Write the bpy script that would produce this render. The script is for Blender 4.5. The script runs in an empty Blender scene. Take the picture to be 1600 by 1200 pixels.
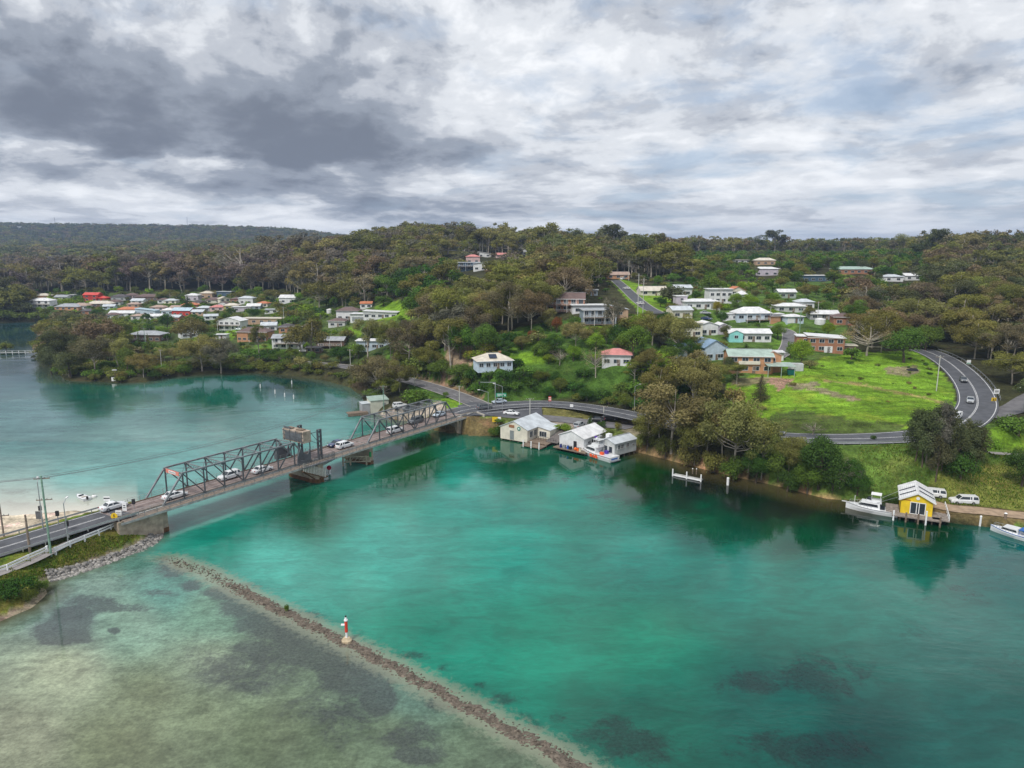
import bpy, math, random
import numpy as np
from mathutils import Vector, Matrix
R = math.radians
rng = random.Random(7)
S = bpy.context.scene
COL = S.collection

# ------------------------------------------------------------------ camera, sky, sun, exposure
FPX, PITCH, HCAM = 1109.0, R(10.7), 53.0
cam_d = bpy.data.cameras.new("camera"); cam = bpy.data.objects.new("camera", cam_d); COL.objects.link(cam)
cam.location = (0, 0, HCAM); cam.rotation_euler = (math.pi/2 - PITCH, 0, 0)
cam_d.sensor_width = 36; cam_d.lens = FPX/1600*36; cam_d.clip_end = 20000; cam_d.clip_start = 1
S.camera = cam
S.view_settings.view_transform = 'Standard'; S.view_settings.look = 'None'
S.view_settings.exposure = 1.0; S.view_settings.gamma = 1
S.cycles.max_bounces = 6; S.cycles.diffuse_bounces = 2; S.cycles.glossy_bounces = 3
S.cycles.transmission_bounces = 2; S.cycles.volume_bounces = 0
S.cycles.use_denoising = True
try: S.cycles.denoising_prefilter = 'ACCURATE'
except Exception: pass
S.cycles.use_adaptive_sampling = False

SUN_EL, SUN_AZ = R(52), R(215)      # azimuth clockwise from +Y
sun_d = bpy.data.lights.new("sun", 'SUN'); sun = bpy.data.objects.new("sun", sun_d); COL.objects.link(sun)
sun_d.energy = 1.5; sun_d.angle = R(12); sun_d.color = (1, .96, .9)
sd = Vector((math.sin(SUN_AZ)*math.cos(SUN_EL), math.cos(SUN_AZ)*math.cos(SUN_EL), math.sin(SUN_EL)))
sun.rotation_euler = sd.to_track_quat('Z', 'Y').to_euler()

class NT:
    def __init__(s, tree): s.t = tree; tree.nodes.clear()
    def n(s, typ, ins=None, **kw):
        nd = s.t.nodes.new('ShaderNode'+typ)
        for k, v in kw.items(): setattr(nd, k, v)
        for k, v in (ins or {}).items():
            sock = nd.inputs[k]
            if isinstance(v, bpy.types.NodeSocket): s.t.links.new(v, sock)
            else: sock.default_value = v
        return nd
    def m(s, op, a, b=None, c=None, clamp=False):
        i = {0: a}
        if b is not None: i[1] = b
        if c is not None: i[2] = c
        return s.n('Math', i, operation=op, use_clamp=clamp).outputs[0]
    def v(s, op, a, b=None):
        i = {0: a}
        if b is not None: i[1] = b
        return s.n('VectorMath', i, operation=op).outputs[0]
    def mix(s, f, a, b, blend='MIX'):
        nd = s.t.nodes.new('ShaderNodeMix'); nd.data_type = 'RGBA'; nd.blend_type = blend
        for k, v in ((0, f), (6, a), (7, b)):
            if isinstance(v, bpy.types.NodeSocket): s.t.links.new(v, nd.inputs[k])
            else: nd.inputs[k].default_value = v if k == 0 else (tuple(v)+(1,))[:4]
        return nd.outputs[2]
    def noise(s, vec, scale, detail=3, rough=.5, dist=0.0, out=0):
        return s.n('TexNoise', {'Vector': vec, 'Scale': scale, 'Detail': detail, 'Roughness': rough, 'Distortion': dist}).outputs[out]
    def ss(s, x, a, b, lo=0.0, hi=1.0):
        return s.n('MapRange', {0: x, 1: a, 2: b, 3: lo, 4: hi}, interpolation_type='SMOOTHSTEP').outputs[0]

def make_world():
    w = bpy.data.worlds.new("World"); S.world = w; w.use_nodes = True
    T = NT(w.node_tree)
    sky = T.n('TexSky', sky_type='NISHITA', sun_disc=False, sun_elevation=SUN_EL, sun_rotation=SUN_AZ).outputs[0]
    d = T.n('TexCoord').outputs['Generated']
    sp = T.n('SeparateXYZ', {0: d}).outputs
    zc = T.m('MAXIMUM', sp[2], 0.0)
    zz = T.m('ADD', zc, 0.055)
    P = T.n('CombineXYZ', {0: T.m('DIVIDE', sp[0], zz), 1: T.m('DIVIDE', sp[1], zz), 2: 0.0}).outputs[0]
    az = T.m('ARCTAN2', sp[0], sp[1]); el = T.m('ARCSINE', zc)
    def gauss(a0, e0, ra, re):
        a = T.m('DIVIDE', T.m('SUBTRACT', az, R(a0)), R(ra)); e = T.m('DIVIDE', T.m('SUBTRACT', el, R(e0)), R(re))
        return T.m('EXPONENT', T.m('MULTIPLY', T.m('ADD', T.m('MULTIPLY', a, a), T.m('MULTIPLY', e, e)), -1.0))
    # cloud space: bands close up towards the horizon, puffs seen from the side
    ly = T.m('LOGARITHM', T.m('ADD', el, .045), 2.718)
    q = T.m('DIVIDE', az, T.m('ADD', el, .20))
    D = T.n('CombineXYZ', {0: T.m('MULTIPLY', az, 5.4), 1: T.m('MULTIPLY', ly, 2.3), 2: 0.0}).outputs[0]
    warp = T.v('SCALE', T.v('SUBTRACT', T.noise(D, 1.1, 3, .5, 0, 1), (.5, .5, .5))); warp.node.inputs['Scale'].default_value = .3
    D = T.v('ADD', D, warp)
    n1 = T.noise(T.v('ADD', D, (3.1, 7.7, 0)), .8, 6, .5, 0.0)
    n2 = T.noise(T.v('ADD', D, (11.3, 2.7, 4)), 2.0, 7, .55, .1)
    n4 = T.noise(T.v('ADD', D, (1.3, 9.7, 2)), 5.5, 6, .6, .15)
    Pst = T.n('Mapping', {'Vector': D, 'Rotation': (0, 0, R(-28)), 'Scale': (.75, 1.2, 1)}).outputs[0]
    n3 = T.noise(Pst, 1.3, 7, .58, .2)
    wob = T.m('MULTIPLY', T.m('SUBTRACT', n2, .5), R(5))
    ew = T.m('ADD', el, wob)
    big = T.m('MULTIPLY', gauss(-25, 9.3, 17, 3.9), T.ss(ew, R(5.4), R(7.2)))
    blobs = [(-14.5, 6.6, 9, 2.4, .62), (-9, 3.3, 8, .8, .5), (-34, 5.2, 9, .8, .42), (-23, 5.0, 6, .7, .35), (-30, 14, 24, 3.2, .20), (-4, 7.6, 5, 1.2, .34), (1.5, 5.0, 5, 1.6, .25), (30, 10.8, 8, 1.3, .26), (9, 3.0, 9, .7, .22), (-36, 9.5, 10, 3.2, .3)]
    dk = T.m('MULTIPLY', big, .68)
    for a0, e0, ra, re, s_ in blobs: dk = T.m('ADD', dk, T.m('MULTIPLY', gauss(a0, e0, ra, re), s_))
    n5 = T.noise(Pst, 3.2, 7, .6, .3)
    tilt = T.ss(az, R(-14), R(6))
    left = T.ss(az, R(12), R(-12), .72, 1.0)
    tex = T.m('ADD', T.m('MULTIPLY', T.m('SUBTRACT', n1, .5), 1.9), T.m('MULTIPLY', T.m('SUBTRACT', n2, .5), 1.55))
    tex = T.m('ADD', tex, T.m('MULTIPLY', T.m('SUBTRACT', n4, .5), .8))
    tex = T.m('ADD', T.m('MULTIPLY', tex, T.m('SUBTRACT', 1.0, T.m('MULTIPLY', tilt, .15))), T.m('MULTIPLY', T.m('MULTIPLY', T.m('SUBTRACT', T.m('ADD', n5, n3), 1.0), 1.1), tilt))
    dk = T.m('ADD', dk, T.m('MULTIPLY', tex, T.m('MULTIPLY', left, T.m('SUBTRACT', 1.0, T.m('MULTIPLY', T.m('MINIMUM', big, 1.0), .35)))))
    dk = T.ss(T.m('ADD', dk, .06), -.46, 1.16)
    K = .12
    stops = [(0.0, (5.0, 5.1, 5.25)), (.20, (4.0, 4.15, 4.38)), (.42, (2.85, 3.02, 3.32)), (.68, (1.68, 1.88, 2.22)), (1.0, (.96, 1.10, 1.38))]
    ramp = T.n('ValToRGB', {0: dk}); cr = ramp.color_ramp; cr.interpolation = 'EASE'
    cr.elements[0].position = 0; cr.elements[0].color = tuple(c*K for c in stops[0][1])+(1,); cr.elements[1].position = 1; cr.elements[1].color = tuple(c*K for c in stops[-1][1])+(1,)
    for p_, c_ in stops[1:-1]: e = cr.elements.new(p_); e.color = tuple(c*K for c in c_)+(1,)
    cloud = T.v('SCALE', ramp.outputs[0]); cloud.node.inputs['Scale'].default_value = 1/K
    right = T.ss(az, R(-8), R(14))
    gap = T.m('ADD', T.m('SUBTRACT', n3, .56), T.m('MULTIPLY', right, .10))
    gap = T.m('MULTIPLY', T.ss(gap, -.02, .20), T.m('SUBTRACT', 1.0, T.m('MINIMUM', T.m('MULTIPLY', T.m('ADD', big, gauss(-14, 6, 10, 3)), 1.3), 1.0)))
    gap = T.m('MULTIPLY', gap, .68)
    blue = T.mix(.85, sky, (1.95, 2.5, 3.3))
    c = T.mix(gap, cloud, blue)
    hz = T.ss(el, 0.0, R(2.2), .45, 0.0)
    c = T.mix(hz, c, (3.4, 3.65, 3.95))
    bg = T.n('Background', {'Color': c, 'Strength': .1})
    o = T.n('OutputWorld', {'Surface': bg.outputs[0]})
make_world()

# ------------------------------------------------------------------ picture <-> place
def ray(u, v):
    a, b = (u-800)/FPX, -(v-600)/FPX
    return np.array([a, math.cos(PITCH)+b*math.sin(PITCH), -math.sin(PITCH)+b*math.cos(PITCH)])
def W(u, v, z=0.0, Y=None):
    d = ray(u, v); t = (z-HCAM)/d[2] if Y is None else Y/d[1]
    return Vector((d[0]*t, d[1]*t, HCAM+d[2]*t))
def proj(x, y, z):
    z = z-HCAM; zc = y*math.cos(PITCH)-z*math.sin(PITCH); b = y*math.sin(PITCH)+z*math.cos(PITCH)
    return 800+FPX*x/zc, 600-FPX*b/zc, zc
def inpoly(px, py, poly):
    px = np.asarray(px, float); py = np.asarray(py, float); ins = np.zeros(px.shape, bool)
    n = len(poly)
    for i in range(n):
        x0, y0 = poly[i]; x1, y1 = poly[(i+1) % n]
        if y0 == y1: continue
        c = ((y0 > py) != (y1 > py)) & (px < (x1-x0)*(py-y0)/(y1-y0)+x0)
        ins ^= c
    return ins
def sdist(px, py, poly):        # signed distance, + inside
    d = np.full(np.shape(px), 1e9)
    n = len(poly)
    for i in range(n):
        ax, ay = poly[i]; bx, by = poly[(i+1) % n]
        ex, ey = bx-ax, by-ay; L = ex*ex+ey*ey+1e-9
        t = np.clip(((px-ax)*ex+(py-ay)*ey)/L, 0, 1)
        d = np.minimum(d, np.hypot(px-ax-t*ex, py-ay-t*ey))
    return np.where(inpoly(px, py, poly), d, -d)

# ------------------------------------------------------------------ terrain data
shore_px = [(-400,500),(-60,506),(0,505),(40,503),(72,505),(72,512),(66,522),(60,540),(62,560),(72,582),(92,597),(150,599),(182,601),(232,599),
 (262,592),(330,587),(400,585),(450,589),(500,597),(538,606),(552,618),(556,632),(566,643),(600,657),(640,662),(668,668),(700,676),(745,677),(775,680),
 (800,686),(838,689),(852,683),(870,690),(905,700),(945,703),(985,707),(1012,714),(1050,724),(1100,738),(1160,753),(1200,762),(1240,772),
 (1290,785),(1330,789),(1400,790),(1440,794),(1478,800),(1530,806),(1600,813),(1800,836),(2400,900)]
MAIN = [tuple(W(u, v, 0)[:2]) for u, v in shore_px] + [(700, 60), (9000, 400), (9000, 12000), (-9000, 12000), (-9000, 900), (-1500, 620)]
cw_px = [(-500,700),(-250,775),(0,806),(60,802),(120,797),(165,803),(205,812),(247,822),(243,840),(215,858),(150,880),(90,903),(72,912),
 (76,928),(52,950),(0,972),(-200,1030),(-600,1100)]
CAUS = [tuple(W(u, v, 0)[:2]) for u, v in cw_px]
ctrl = [  # u, v, z  (ground height read at that spot)
 (560,600,2.5),(620,640,3),(700,640,4.3),(760,637,4.8),(850,632,4.8),(960,643,5.3),(1080,662,6.6),(1200,680,7.8),(1300,686,8.5),(1400,684,9.5),
 (1470,677,10.3),(1520,650,11.3),(1530,625,12),(1505,583,13.5),(1460,553,15.3),(1590,640,11.2),(1600,600,13),(1660,590,16),(1600,700,7),(1560,740,4.5),(1440,760,4),
 (1200,650,10),(1200,600,14),(1300,600,14.2),(1300,640,11.5),(1400,640,11.5),(1400,600,13.6),(1300,565,16),(1400,560,16),(1175,585,15),(1290,548,17.5),
 (1110,556,16),(1170,532,19),(1115,520,20.5),(1240,520,20.5),(1240,500,23),(1175,493,25.2),(1100,477,28),(1040,480,27),(1200,455,31),
 (1200,430,36),(1276,440,33),(1337,428,37),(1405,440,33),(1200,413,39),(1330,500,23),(1420,500,22),(1420,460,30),(1500,520,20),(1560,560,16),(1580,480,26),(1600,440,33),(1500,430,36),(1700,450,34),
 (1005,476,28.4),(985,455,31.5),(962,438,34.6),(940,430,37),(890,483,28.5),(935,504,25.5),(870,560,16),(960,566,16),(775,577,14),(850,520,22),(700,560,14),(1040,560,15),(1040,600,12),
 (960,600,10),(850,610,7),(760,600,11),(700,590,8),(640,600,5.5),(600,575,6),(650,540,13),(590,545,5),(515,543,4.5),(450,546,4),(540,572,4),
 (570,500,16),(620,490,18),(540,515,10),(395,533,4.5),(360,514,5.5),(300,540,3),(225,545,3),(240,590,1),(120,590,1),(150,540,2.5),(110,520,3),
 (55,482,8),(100,480,8),(150,468,12),(0,485,4),(0,465,12),(-100,470,10),(190,486,7),(270,482,8),(340,463,14),(440,470,15),(250,465,13),(480,480,14),(500,460,22),(150,457,16),(300,456,17),
 (650,500,21),(650,450,32),(700,440,35),(800,500,23),(800,445,35),(740,418,41),(560,440,30),(870,440,36)]
wctrl = [  # u, Y, z : ridges and distance
 (-200,1000,26),(60,1000,20),(200,1000,25),(300,1000,33),(440,950,47),(520,850,52),(600,760,55),(660,700,56),(720,650,52),(760,640,47),(800,620,46),(900,560,43),(960,560,40),(1040,520,40),(1100,600,40),(1200,600,42),(1300,620,42),
 (1400,620,45),(1500,620,47),(1600,600,47),(1750,600,45),
 (-300,1600,50),(100,1700,50),(400,1700,60),(700,1200,50),(900,1200,42),(1100,1400,42),(1300,1500,42),(1500,1300,42),(1800,1300,44),
 (700,2000,50),(1000,2200,48),(1300,2600,48),(1600,2200,48),(2000,2200,50),(-600,2600,100)]
pts = [tuple(W(u, v, z)) for u, v, z in ctrl]
for u, Y, z in wctrl:
    d = ray(u, 400); t = Y/d[1]; pts.append((d[0]*t, Y, z))
for i in range(0, len(MAIN)-7, 2): pts.append((MAIN[i][0], MAIN[i][1], .6))
PX = np.array(pts)
PX[:, 2] += 0
def _phi(r): return -r
A_ = _phi(np.hypot(PX[:, None, 0]-PX[None, :, 0], PX[:, None, 1]-PX[None, :, 1])) - np.eye(len(PX))*3.0
n_ = len(PX); M_ = np.zeros((n_+1, n_+1)); M_[:n_, :n_] = A_; M_[:n_, n_] = 1; M_[n_, :n_] = 1
RW = np.linalg.solve(M_, np.append(PX[:, 2], 0))
def base_h(x, y):
    x = np.asarray(x, float); y = np.asarray(y, float); out = np.full(x.shape, RW[-1])
    for i in range(n_): out += RW[i]*_phi(np.hypot(x-PX[i, 0], y-PX[i, 1]))
    # the long wooded ridge behind the left-hand hill
    t = (x+1500)/1500.0
    ridge = 58*np.exp(-((y-2700)/420.0)**2)*(1/(1+np.exp((x+640)/110.0)))
    out = out*np.clip(1-(y-3200)/3000.0, .25, 1)+ridge
    return out
# roads: name -> (points (u,v,z), width)
BA = Vector((-66.7, 128.9)); BD = Vector((.567, .824)).normalized(); BN = Vector((-BD.y, BD.x)); BW = 6.2
def bpt(s, w=BW/2): p = BA+BD*s+BN*w; return (p.x, p.y)
ROADS = {}
def road(name, px, width, pre=(), post=()):
    P = [(x, y, z) for x, y, z in pre]+[tuple(W(u, v, z)) for u, v, z in px]+[(x, y, z) for x, y, z in post]
    # Catmull-Rom
    Q = [Vector(p) for p in P]; out = []
    for i in range(len(Q)-1):
        p0 = Q[max(i-1, 0)]; p1 = Q[i]; p2 = Q[i+1]; p3 = Q[min(i+2, len(Q)-1)]
        n = max(2, int((p2-p1).length/1.5))
        for k in range(n):
            t = k/n
            out.append(.5*((2*p1)+(p2-p0)*t+(2*p0-5*p1+4*p2-p3)*t*t+(-p0+3*p1-3*p2+p3)*t*t*t))
    out.append(Q[-1])
    ROADS[name] = (np.array([tuple(o) for o in out]), width)
b0 = bpt(-8); b1 = bpt(95); b2 = bpt(-6); b3 = bpt(92)
road('highway', [(800,632.5,4.9),(850,631,4.8),(900,634.5,5),(950,642,5.4),(995,651,5.8),(1050,661.5,6.4),(1120,672,7.1),(1200,681.5,7.9),(1300,686,8.6),(1400,683.5,9.6),
 (1462,676.5,10.3),(1504,660,11),(1524,641,11.6),(1527,622,12.1),(1517,600,12.8),(1500,580.5,13.6),(1479,564,14.6),(1458,553,15.4),(1438,546,16)], 9.6, pre=[b3+(5.08,), bpt(99, 3.0)+(5.0,)])
road('side_street', [(752,634,4.9),(712,617.5,4.9),(680,606.5,5),(655,599,5.2),(620,590,5.2),(580,580,4.8),(540,573,4.3),(510,570,4),(470,567,3.5)], 7.2)
road('causeway_road', [(130,818,4.4),(60,839,3.9),(0,857,3.6),(-120,892,3.4),(-300,945,3.2)], 8.0, pre=[b2+(5.08,), b0+(5.0,)])
road('foreshore_road', [(775,646,4.6),(800,649,4.3),(840,652,4),(880,655.5,3.6),(925,661,3.2),(960,665,3.4),(990,668,4.2)], 7.0)
road('hill_street', [(1030,490,26.8),(1012,481,28),(996,469,29.5),(982,456,31.4),(970,445,33.3),(961,437.5,34.8)], 5.6)
road('cottage_street', [(1120,503,22.6),(1170,508,21.6),(1210,512,20.9),(1231,519,20.2),(1234,532,18.8),(1229,547,17.5),(1212,559,16.5)], 5.2)
road('forest_turnoff', [(1538,650,11.3),(1562,645,11.2),(1588,637,11.2),(1612,622,11.8),(1660,600,13)], 6.5)
DIRT = ('shore_track', 'gravel_path')
road('shore_track', [(1440,783,1.5),(1485,794,1.5),(1530,798,1.6),(1600,806,1.6),(1700,818,1.6)], 4.4)
road('gravel_path', [(196,806,4.1),(150,828,3.4),(100,852,3.1),(50,877,2.9),(0,896,2.7),(-100,930,2.5)], 2.0)
road('park_path', [(1535,707,6.4),(1570,709,6.2),(1600,711,6.2),(1680,716,6)], 2.2)
RS = [(P[:, 0], P[:, 1], P[:, 2], w) for P, w in ROADS.values()]
def fbm(x, y, s, seed=0):
    r = np.random.RandomState(seed); out = 0; a = 1
    for o in range(4):
        for k in range(3):
            th = r.rand()*6.28; ph = r.rand()*6.28
            out = out+a*np.sin((x*math.cos(th)+y*math.sin(th))/s*6.28*(.8+.5*r.rand())+ph)/3
        s *= .5; a *= .5
    return out
def ground_h(x, y):
    x = np.asarray(x, float); y = np.asarray(y, float)
    sd = sdist(x, y, MAIN); sc = sdist(x, y, CAUS)
    h = np.maximum(base_h(x, y), 1.0)
    h = h+fbm(x, y, 23., 3)*np.clip(h*.03, 0, .35)
    k = np.clip((sd+1.5)/7.0, 0, 1); k = k*k*(3-2*k)
    main = -2.5+(h+2.5)*k
    main = np.where(sd < 9, np.minimum(main, -0.35+np.clip(sd+1.2, 0, 20)*.42+np.clip(sd-4, 0, 9)*.8), main)
    hc = np.minimum(2.9, -.25+(sc+.4)*.42); hc = np.where(sc > -.4, hc, np.maximum(-2.5, -.2+(sc+.4)*.5))
    # sandy flat on the lake side of the causeway
    P, w = ROADS['causeway_road']
    ax, ay = P[0][:2]; bx, by = P[-1][:2]; side = (bx-ax)*(y-ay)-(by-ay)*(x-ax)
    hc = np.where(side < 0, np.where(sc > -.4, np.minimum(hc, .25+np.clip(sc-4, 0, 50)*.05), hc), hc)
    h = np.maximum(main, hc)
    for X, Y, Z, w in RS:
        bb = (x > X.min()-25) & (x < X.max()+25) & (y > Y.min()-25) & (y < Y.max()+25)
        if not bb.any(): continue
        xs = x[bb]; ys = y[bb]; d = np.full(xs.shape, 1e9); z = np.zeros(xs.shape)
        for i in range(0, len(X)):
            di = np.hypot(xs-X[i], ys-Y[i]); c = di < d; d = np.where(c, di, d); z = np.where(c, Z[i], z)
        hh = h[bb]
        emb = 7.0 if w > 6 else 3.0
        k = np.clip((d-w/2-1.3)/emb, 0, 1); k = k*k*(3-2*k)
        tgt = z-.1
        hh = np.where(d < w/2+1.3+emb, tgt+(hh-tgt)*k, hh)
        h[bb] = hh
    h = np.where((sc > -6) & (side > 0) & (x < -50), np.minimum(h, -.45+np.clip(sc+.6, 0, 50)*.72), h)
    # water under the bridge stays open
    rel = (x-BA.x)*BD.x+(y-BA.y)*BD.y; off = -(x-BA.x)*BD.y+(y-BA.y)*BD.x
    under = (rel > -2.5) & (rel < 90) & (sd < 0) & (sc < 1.5)
    h = np.where(under, np.minimum(h, -1.0), h)
    return h
def H1(x, y): return float(ground_h(np.array([x]), np.array([y]))[0])
def pick(u, v, zmin=0.02):
    d = ray(u, v)
    t = np.concatenate([np.arange(60, 420, 2.0), np.arange(420, 2500, 6.0)])
    z = HCAM+d[2]*t; h = np.maximum(ground_h(d[0]*t, d[1]*t), zmin)
    i = np.argmax(z < h)
    if z[i] >= h[i]: i = len(t)-1
    ts = np.linspace(t[max(i-1, 0)], t[i], 24); z = HCAM+d[2]*ts; h = np.maximum(ground_h(d[0]*ts, d[1]*ts), zmin)
    j = np.argmax(z < h); T = ts[j]
    return Vector((d[0]*T, d[1]*T, float(h[j])))

# ------------------------------------------------------------------ object helpers
def tag(o, label=None, cat=None, group=None, kind=None):
    if label: o['label'] = label
    if cat: o['category'] = cat
    if group: o['group'] = group
    if kind: o['kind'] = kind
    return o
def empty(name, loc, rz=0.0):
    o = bpy.data.objects.new(name, None); COL.objects.link(o); o.location = loc; o.rotation_euler = (0, 0, rz); o.empty_display_size = .3
    return o
def copy_tree(o, parent=None):
    c = o.copy(); COL.objects.link(c); c.parent = parent
    for ch in list(o.children): copy_tree(ch, c)
    return c
class MB:
    def __init__(s): s.v = []; s.f = []; s.m = []; s.cur = 0
    def add(s, vs, fs):
        b = len(s.v); s.v += [tuple(p) for p in vs]; s.f += [tuple(i+b for i in f) for f in fs]; s.m += [s.cur]*len(fs); return s
    def box(s, c, d, rz=0.0):
        cx, cy, cz = c; a, b, e = d[0]/2, d[1]/2, d[2]/2; co, si = math.cos(rz), math.sin(rz)
        vs = [(cx+x*co-y*si, cy+x*si+y*co, cz+z) for x in (-a, a) for y in (-b, b) for z in (-e, e)]
        return s.add(vs, [(0,1,3,2),(4,6,7,5),(0,4,5,1),(2,3,7,6),(0,2,6,4),(1,5,7,3)])
    def beam(s, p, q, w, h=None, up=(0, 0, 1)):
        h = h or w; p = Vector(p); q = Vector(q); d = (q-p).normalized(); u = Vector(up)
        if abs(d.dot(u)) > .98: u = Vector((1, 0, 0))
        x = d.cross(u).normalized(); y = x.cross(d).normalized()
        vs = [e+x*a*w/2+y*b*h/2 for e in (p, q) for a, b in ((-1,-1),(1,-1),(1,1),(-1,1))]
        return s.add(vs, [(0,1,2,3),(7,6,5,4),(0,4,5,1),(1,5,6,2),(2,6,7,3),(3,7,4,0)])
    def cyl(s, p, q, r0, r1=None, n=8, caps=True):
        r1 = r0 if r1 is None else r1; p = Vector(p); q = Vector(q); d = (q-p).normalized()
        u = Vector((0, 0, 1)) if abs(d.z) < .95 else Vector((1, 0, 0)); x = d.cross(u).normalized(); y = x.cross(d)
        vs = [e+(x*math.cos(a)+y*math.sin(a))*r for e, r in ((p, r0), (q, r1)) for a in [6.28318*i/n for i in range(n)]]
        fs = [(i, i+n, (i+1) % n+n, (i+1) % n) for i in range(n)]
        if caps: fs += [tuple(range(n)), tuple(reversed(range(n, 2*n)))]
        return s.add(vs, fs)
    def prism(s, poly, axis, a, b):     # polygon in the plane across axis, extruded a..b
        n = len(poly)
        def P(p, t):
            return (t, p[0], p[1]) if axis == 0 else ((p[0], t, p[1]) if axis == 1 else (p[0], p[1], t))
        vs = [P(p, a) for p in poly]+[P(p, b) for p in poly]
        return s.add(vs, [tuple(range(n)), tuple(reversed(range(n, 2*n)))]+[(i, i+n, (i+1) % n+n, (i+1) % n) for i in range(n)])
    def loft(s, rings, close=True, caps=True):
        n = len(rings[0]); vs = [p for r in rings for p in r]; fs = []
        for k in range(len(rings)-1):
            for i in range(n if close else n-1):
                j = (i+1) % n; fs.append((k*n+i, k*n+j, (k+1)*n+j, (k+1)*n+i))
        if caps: fs += [tuple(reversed(range(n))), tuple(range((len(rings)-1)*n, len(rings)*n))]
        return s.add(vs, fs)
    def ball(s, c, r, sz=1.0, n=10, m=6):
        vs = [(c[0]+r*math.sin(math.pi*j/m)*math.cos(6.28318*i/n), c[1]+r*math.sin(math.pi*j/m)*math.sin(6.28318*i/n), c[2]+r*sz*math.cos(math.pi*j/m)) for j in range(m+1) for i in range(n)]
        return s.add(vs, [(j*n+i, j*n+(i+1) % n, (j+1)*n+(i+1) % n, (j+1)*n+i) for j in range(m) for i in range(n)])
    def build(s, name, mats, parent=None, smooth=False, fix=True):
        me = bpy.data.meshes.new(name); me.from_pydata(s.v, [], s.f)
        mats = mats if isinstance(mats, (list, tuple)) else [mats]
        for m in mats: me.materials.append(m)
        if len(mats) > 1: me.polygons.foreach_set('material_index', s.m)
        if fix:
            import bmesh
            bm = bmesh.new(); bm.from_mesh(me); bmesh.ops.recalc_face_normals(bm, faces=bm.faces); bm.to_mesh(me); bm.free()
        if smooth: me.shade_smooth()
        o = bpy.data.objects.new(name, me); COL.objects.link(o); o.parent = parent
        return o
def npmesh(name, V, F, mats, midx=None, attrs=None, parent=None, smooth=False):
    """V (n,3), F (m,k) constant k"""
    me = bpy.data.meshes.new(name); me.vertices.add(len(V)); me.vertices.foreach_set('co', np.asarray(V, np.float32).ravel())
    k = F.shape[1]; me.loops.add(F.size); me.loops.foreach_set('vertex_index', F.astype(np.int32).ravel())
    me.polygons.add(len(F)); me.polygons.foreach_set('loop_start', np.arange(0, F.size, k, dtype=np.int32))
    for m in mats: me.materials.append(m)
    if midx is not None: me.polygons.foreach_set('material_index', midx.astype(np.int32))
    me.update(calc_edges=True)
    for an, (typ, dom, data) in (attrs or {}).items():
        at = me.attributes.new(an, typ, dom); at.data.foreach_set('color' if 'COLOR' in typ else 'value', np.asarray(data, np.float32).ravel())
    if smooth: me.shade_smooth()
    o = bpy.data.objects.new(name, me); COL.objects.link(o); o.parent = parent
    return o

# ------------------------------------------------------------------ materials
_mc = {}
def mat(name, col, rough=.6, metal=0.0, var=.12, scale=1.2, spec=.4, bump=0.0, lines=None, coat=0.0, objcol=False):
    key = (name, tuple(col))
    if key in _mc: return _mc[key]
    m = bpy.data.materials.new(name); m.use_nodes = True; T = NT(m.node_tree)
    tc = T.n('TexCoord').outputs['Object']
    base = T.n('ObjectInfo').outputs['Color'] if objcol else None
    c0 = tuple(col)+(1,)
    nz = T.noise(tc, scale, 5, .6)
    f = T.ss(nz, .3, .7, 1-var, 1+var*.6)
    src = base if objcol else T.n('RGB').outputs[0]
    if not objcol: src.default_value = c0
    cc = T.v('SCALE', src); cc.node.inputs['Scale'].default_value = 1; T.t.links.new(f, cc.node.inputs['Scale'])
    ins = {'Roughness': rough, 'Metallic': metal, 'Specular IOR Level': spec, 'Coat Weight': coat}
    hgt = None
    if lines:    # (axis vector rotation, frequency, darken)
        ax, fr, dk = lines
        wv = T.n('TexWave', {'Vector': tc, 'Scale': fr, 'Distortion': 0.0}, wave_type='BANDS', bands_direction=ax).outputs[1]
        cc = T.mix(T.ss(wv, 0.0, .45, dk, 0.0), cc, tuple(x*.45 for x in col))
    p = T.n('BsdfPrincipled', {'Base Color': cc, **ins})
    if bump:
        b = T.n('Bump', {'Height': T.noise(tc, scale*4, 4, .6), 'Strength': bump, 'Distance': .1})
        T.t.links.new(b.outputs[0], p.inputs['Normal'])
    T.n('OutputMaterial', {'Surface': p.outputs[0]})
    _mc[key] = m
    return m
WHITE = (.79, .80, .80)
M_white = mat('white_paint', WHITE, .5, var=.08)
M_glass = mat('window_glass', (.03, .04, .05), .08, spec=.6, var=.2)
M_dark = mat('dark_rubber', (.02, .02, .022), .7)
M_steel = mat('galvanised_steel', (.42, .44, .45), .4, metal=.6, var=.15)
M_conc = mat('concrete', (.42, .39, .34), .9, var=.25, scale=.6, bump=.2)
M_timber = mat('weathered_timber', (.20, .15, .11), .9, var=.4, scale=3)

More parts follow.
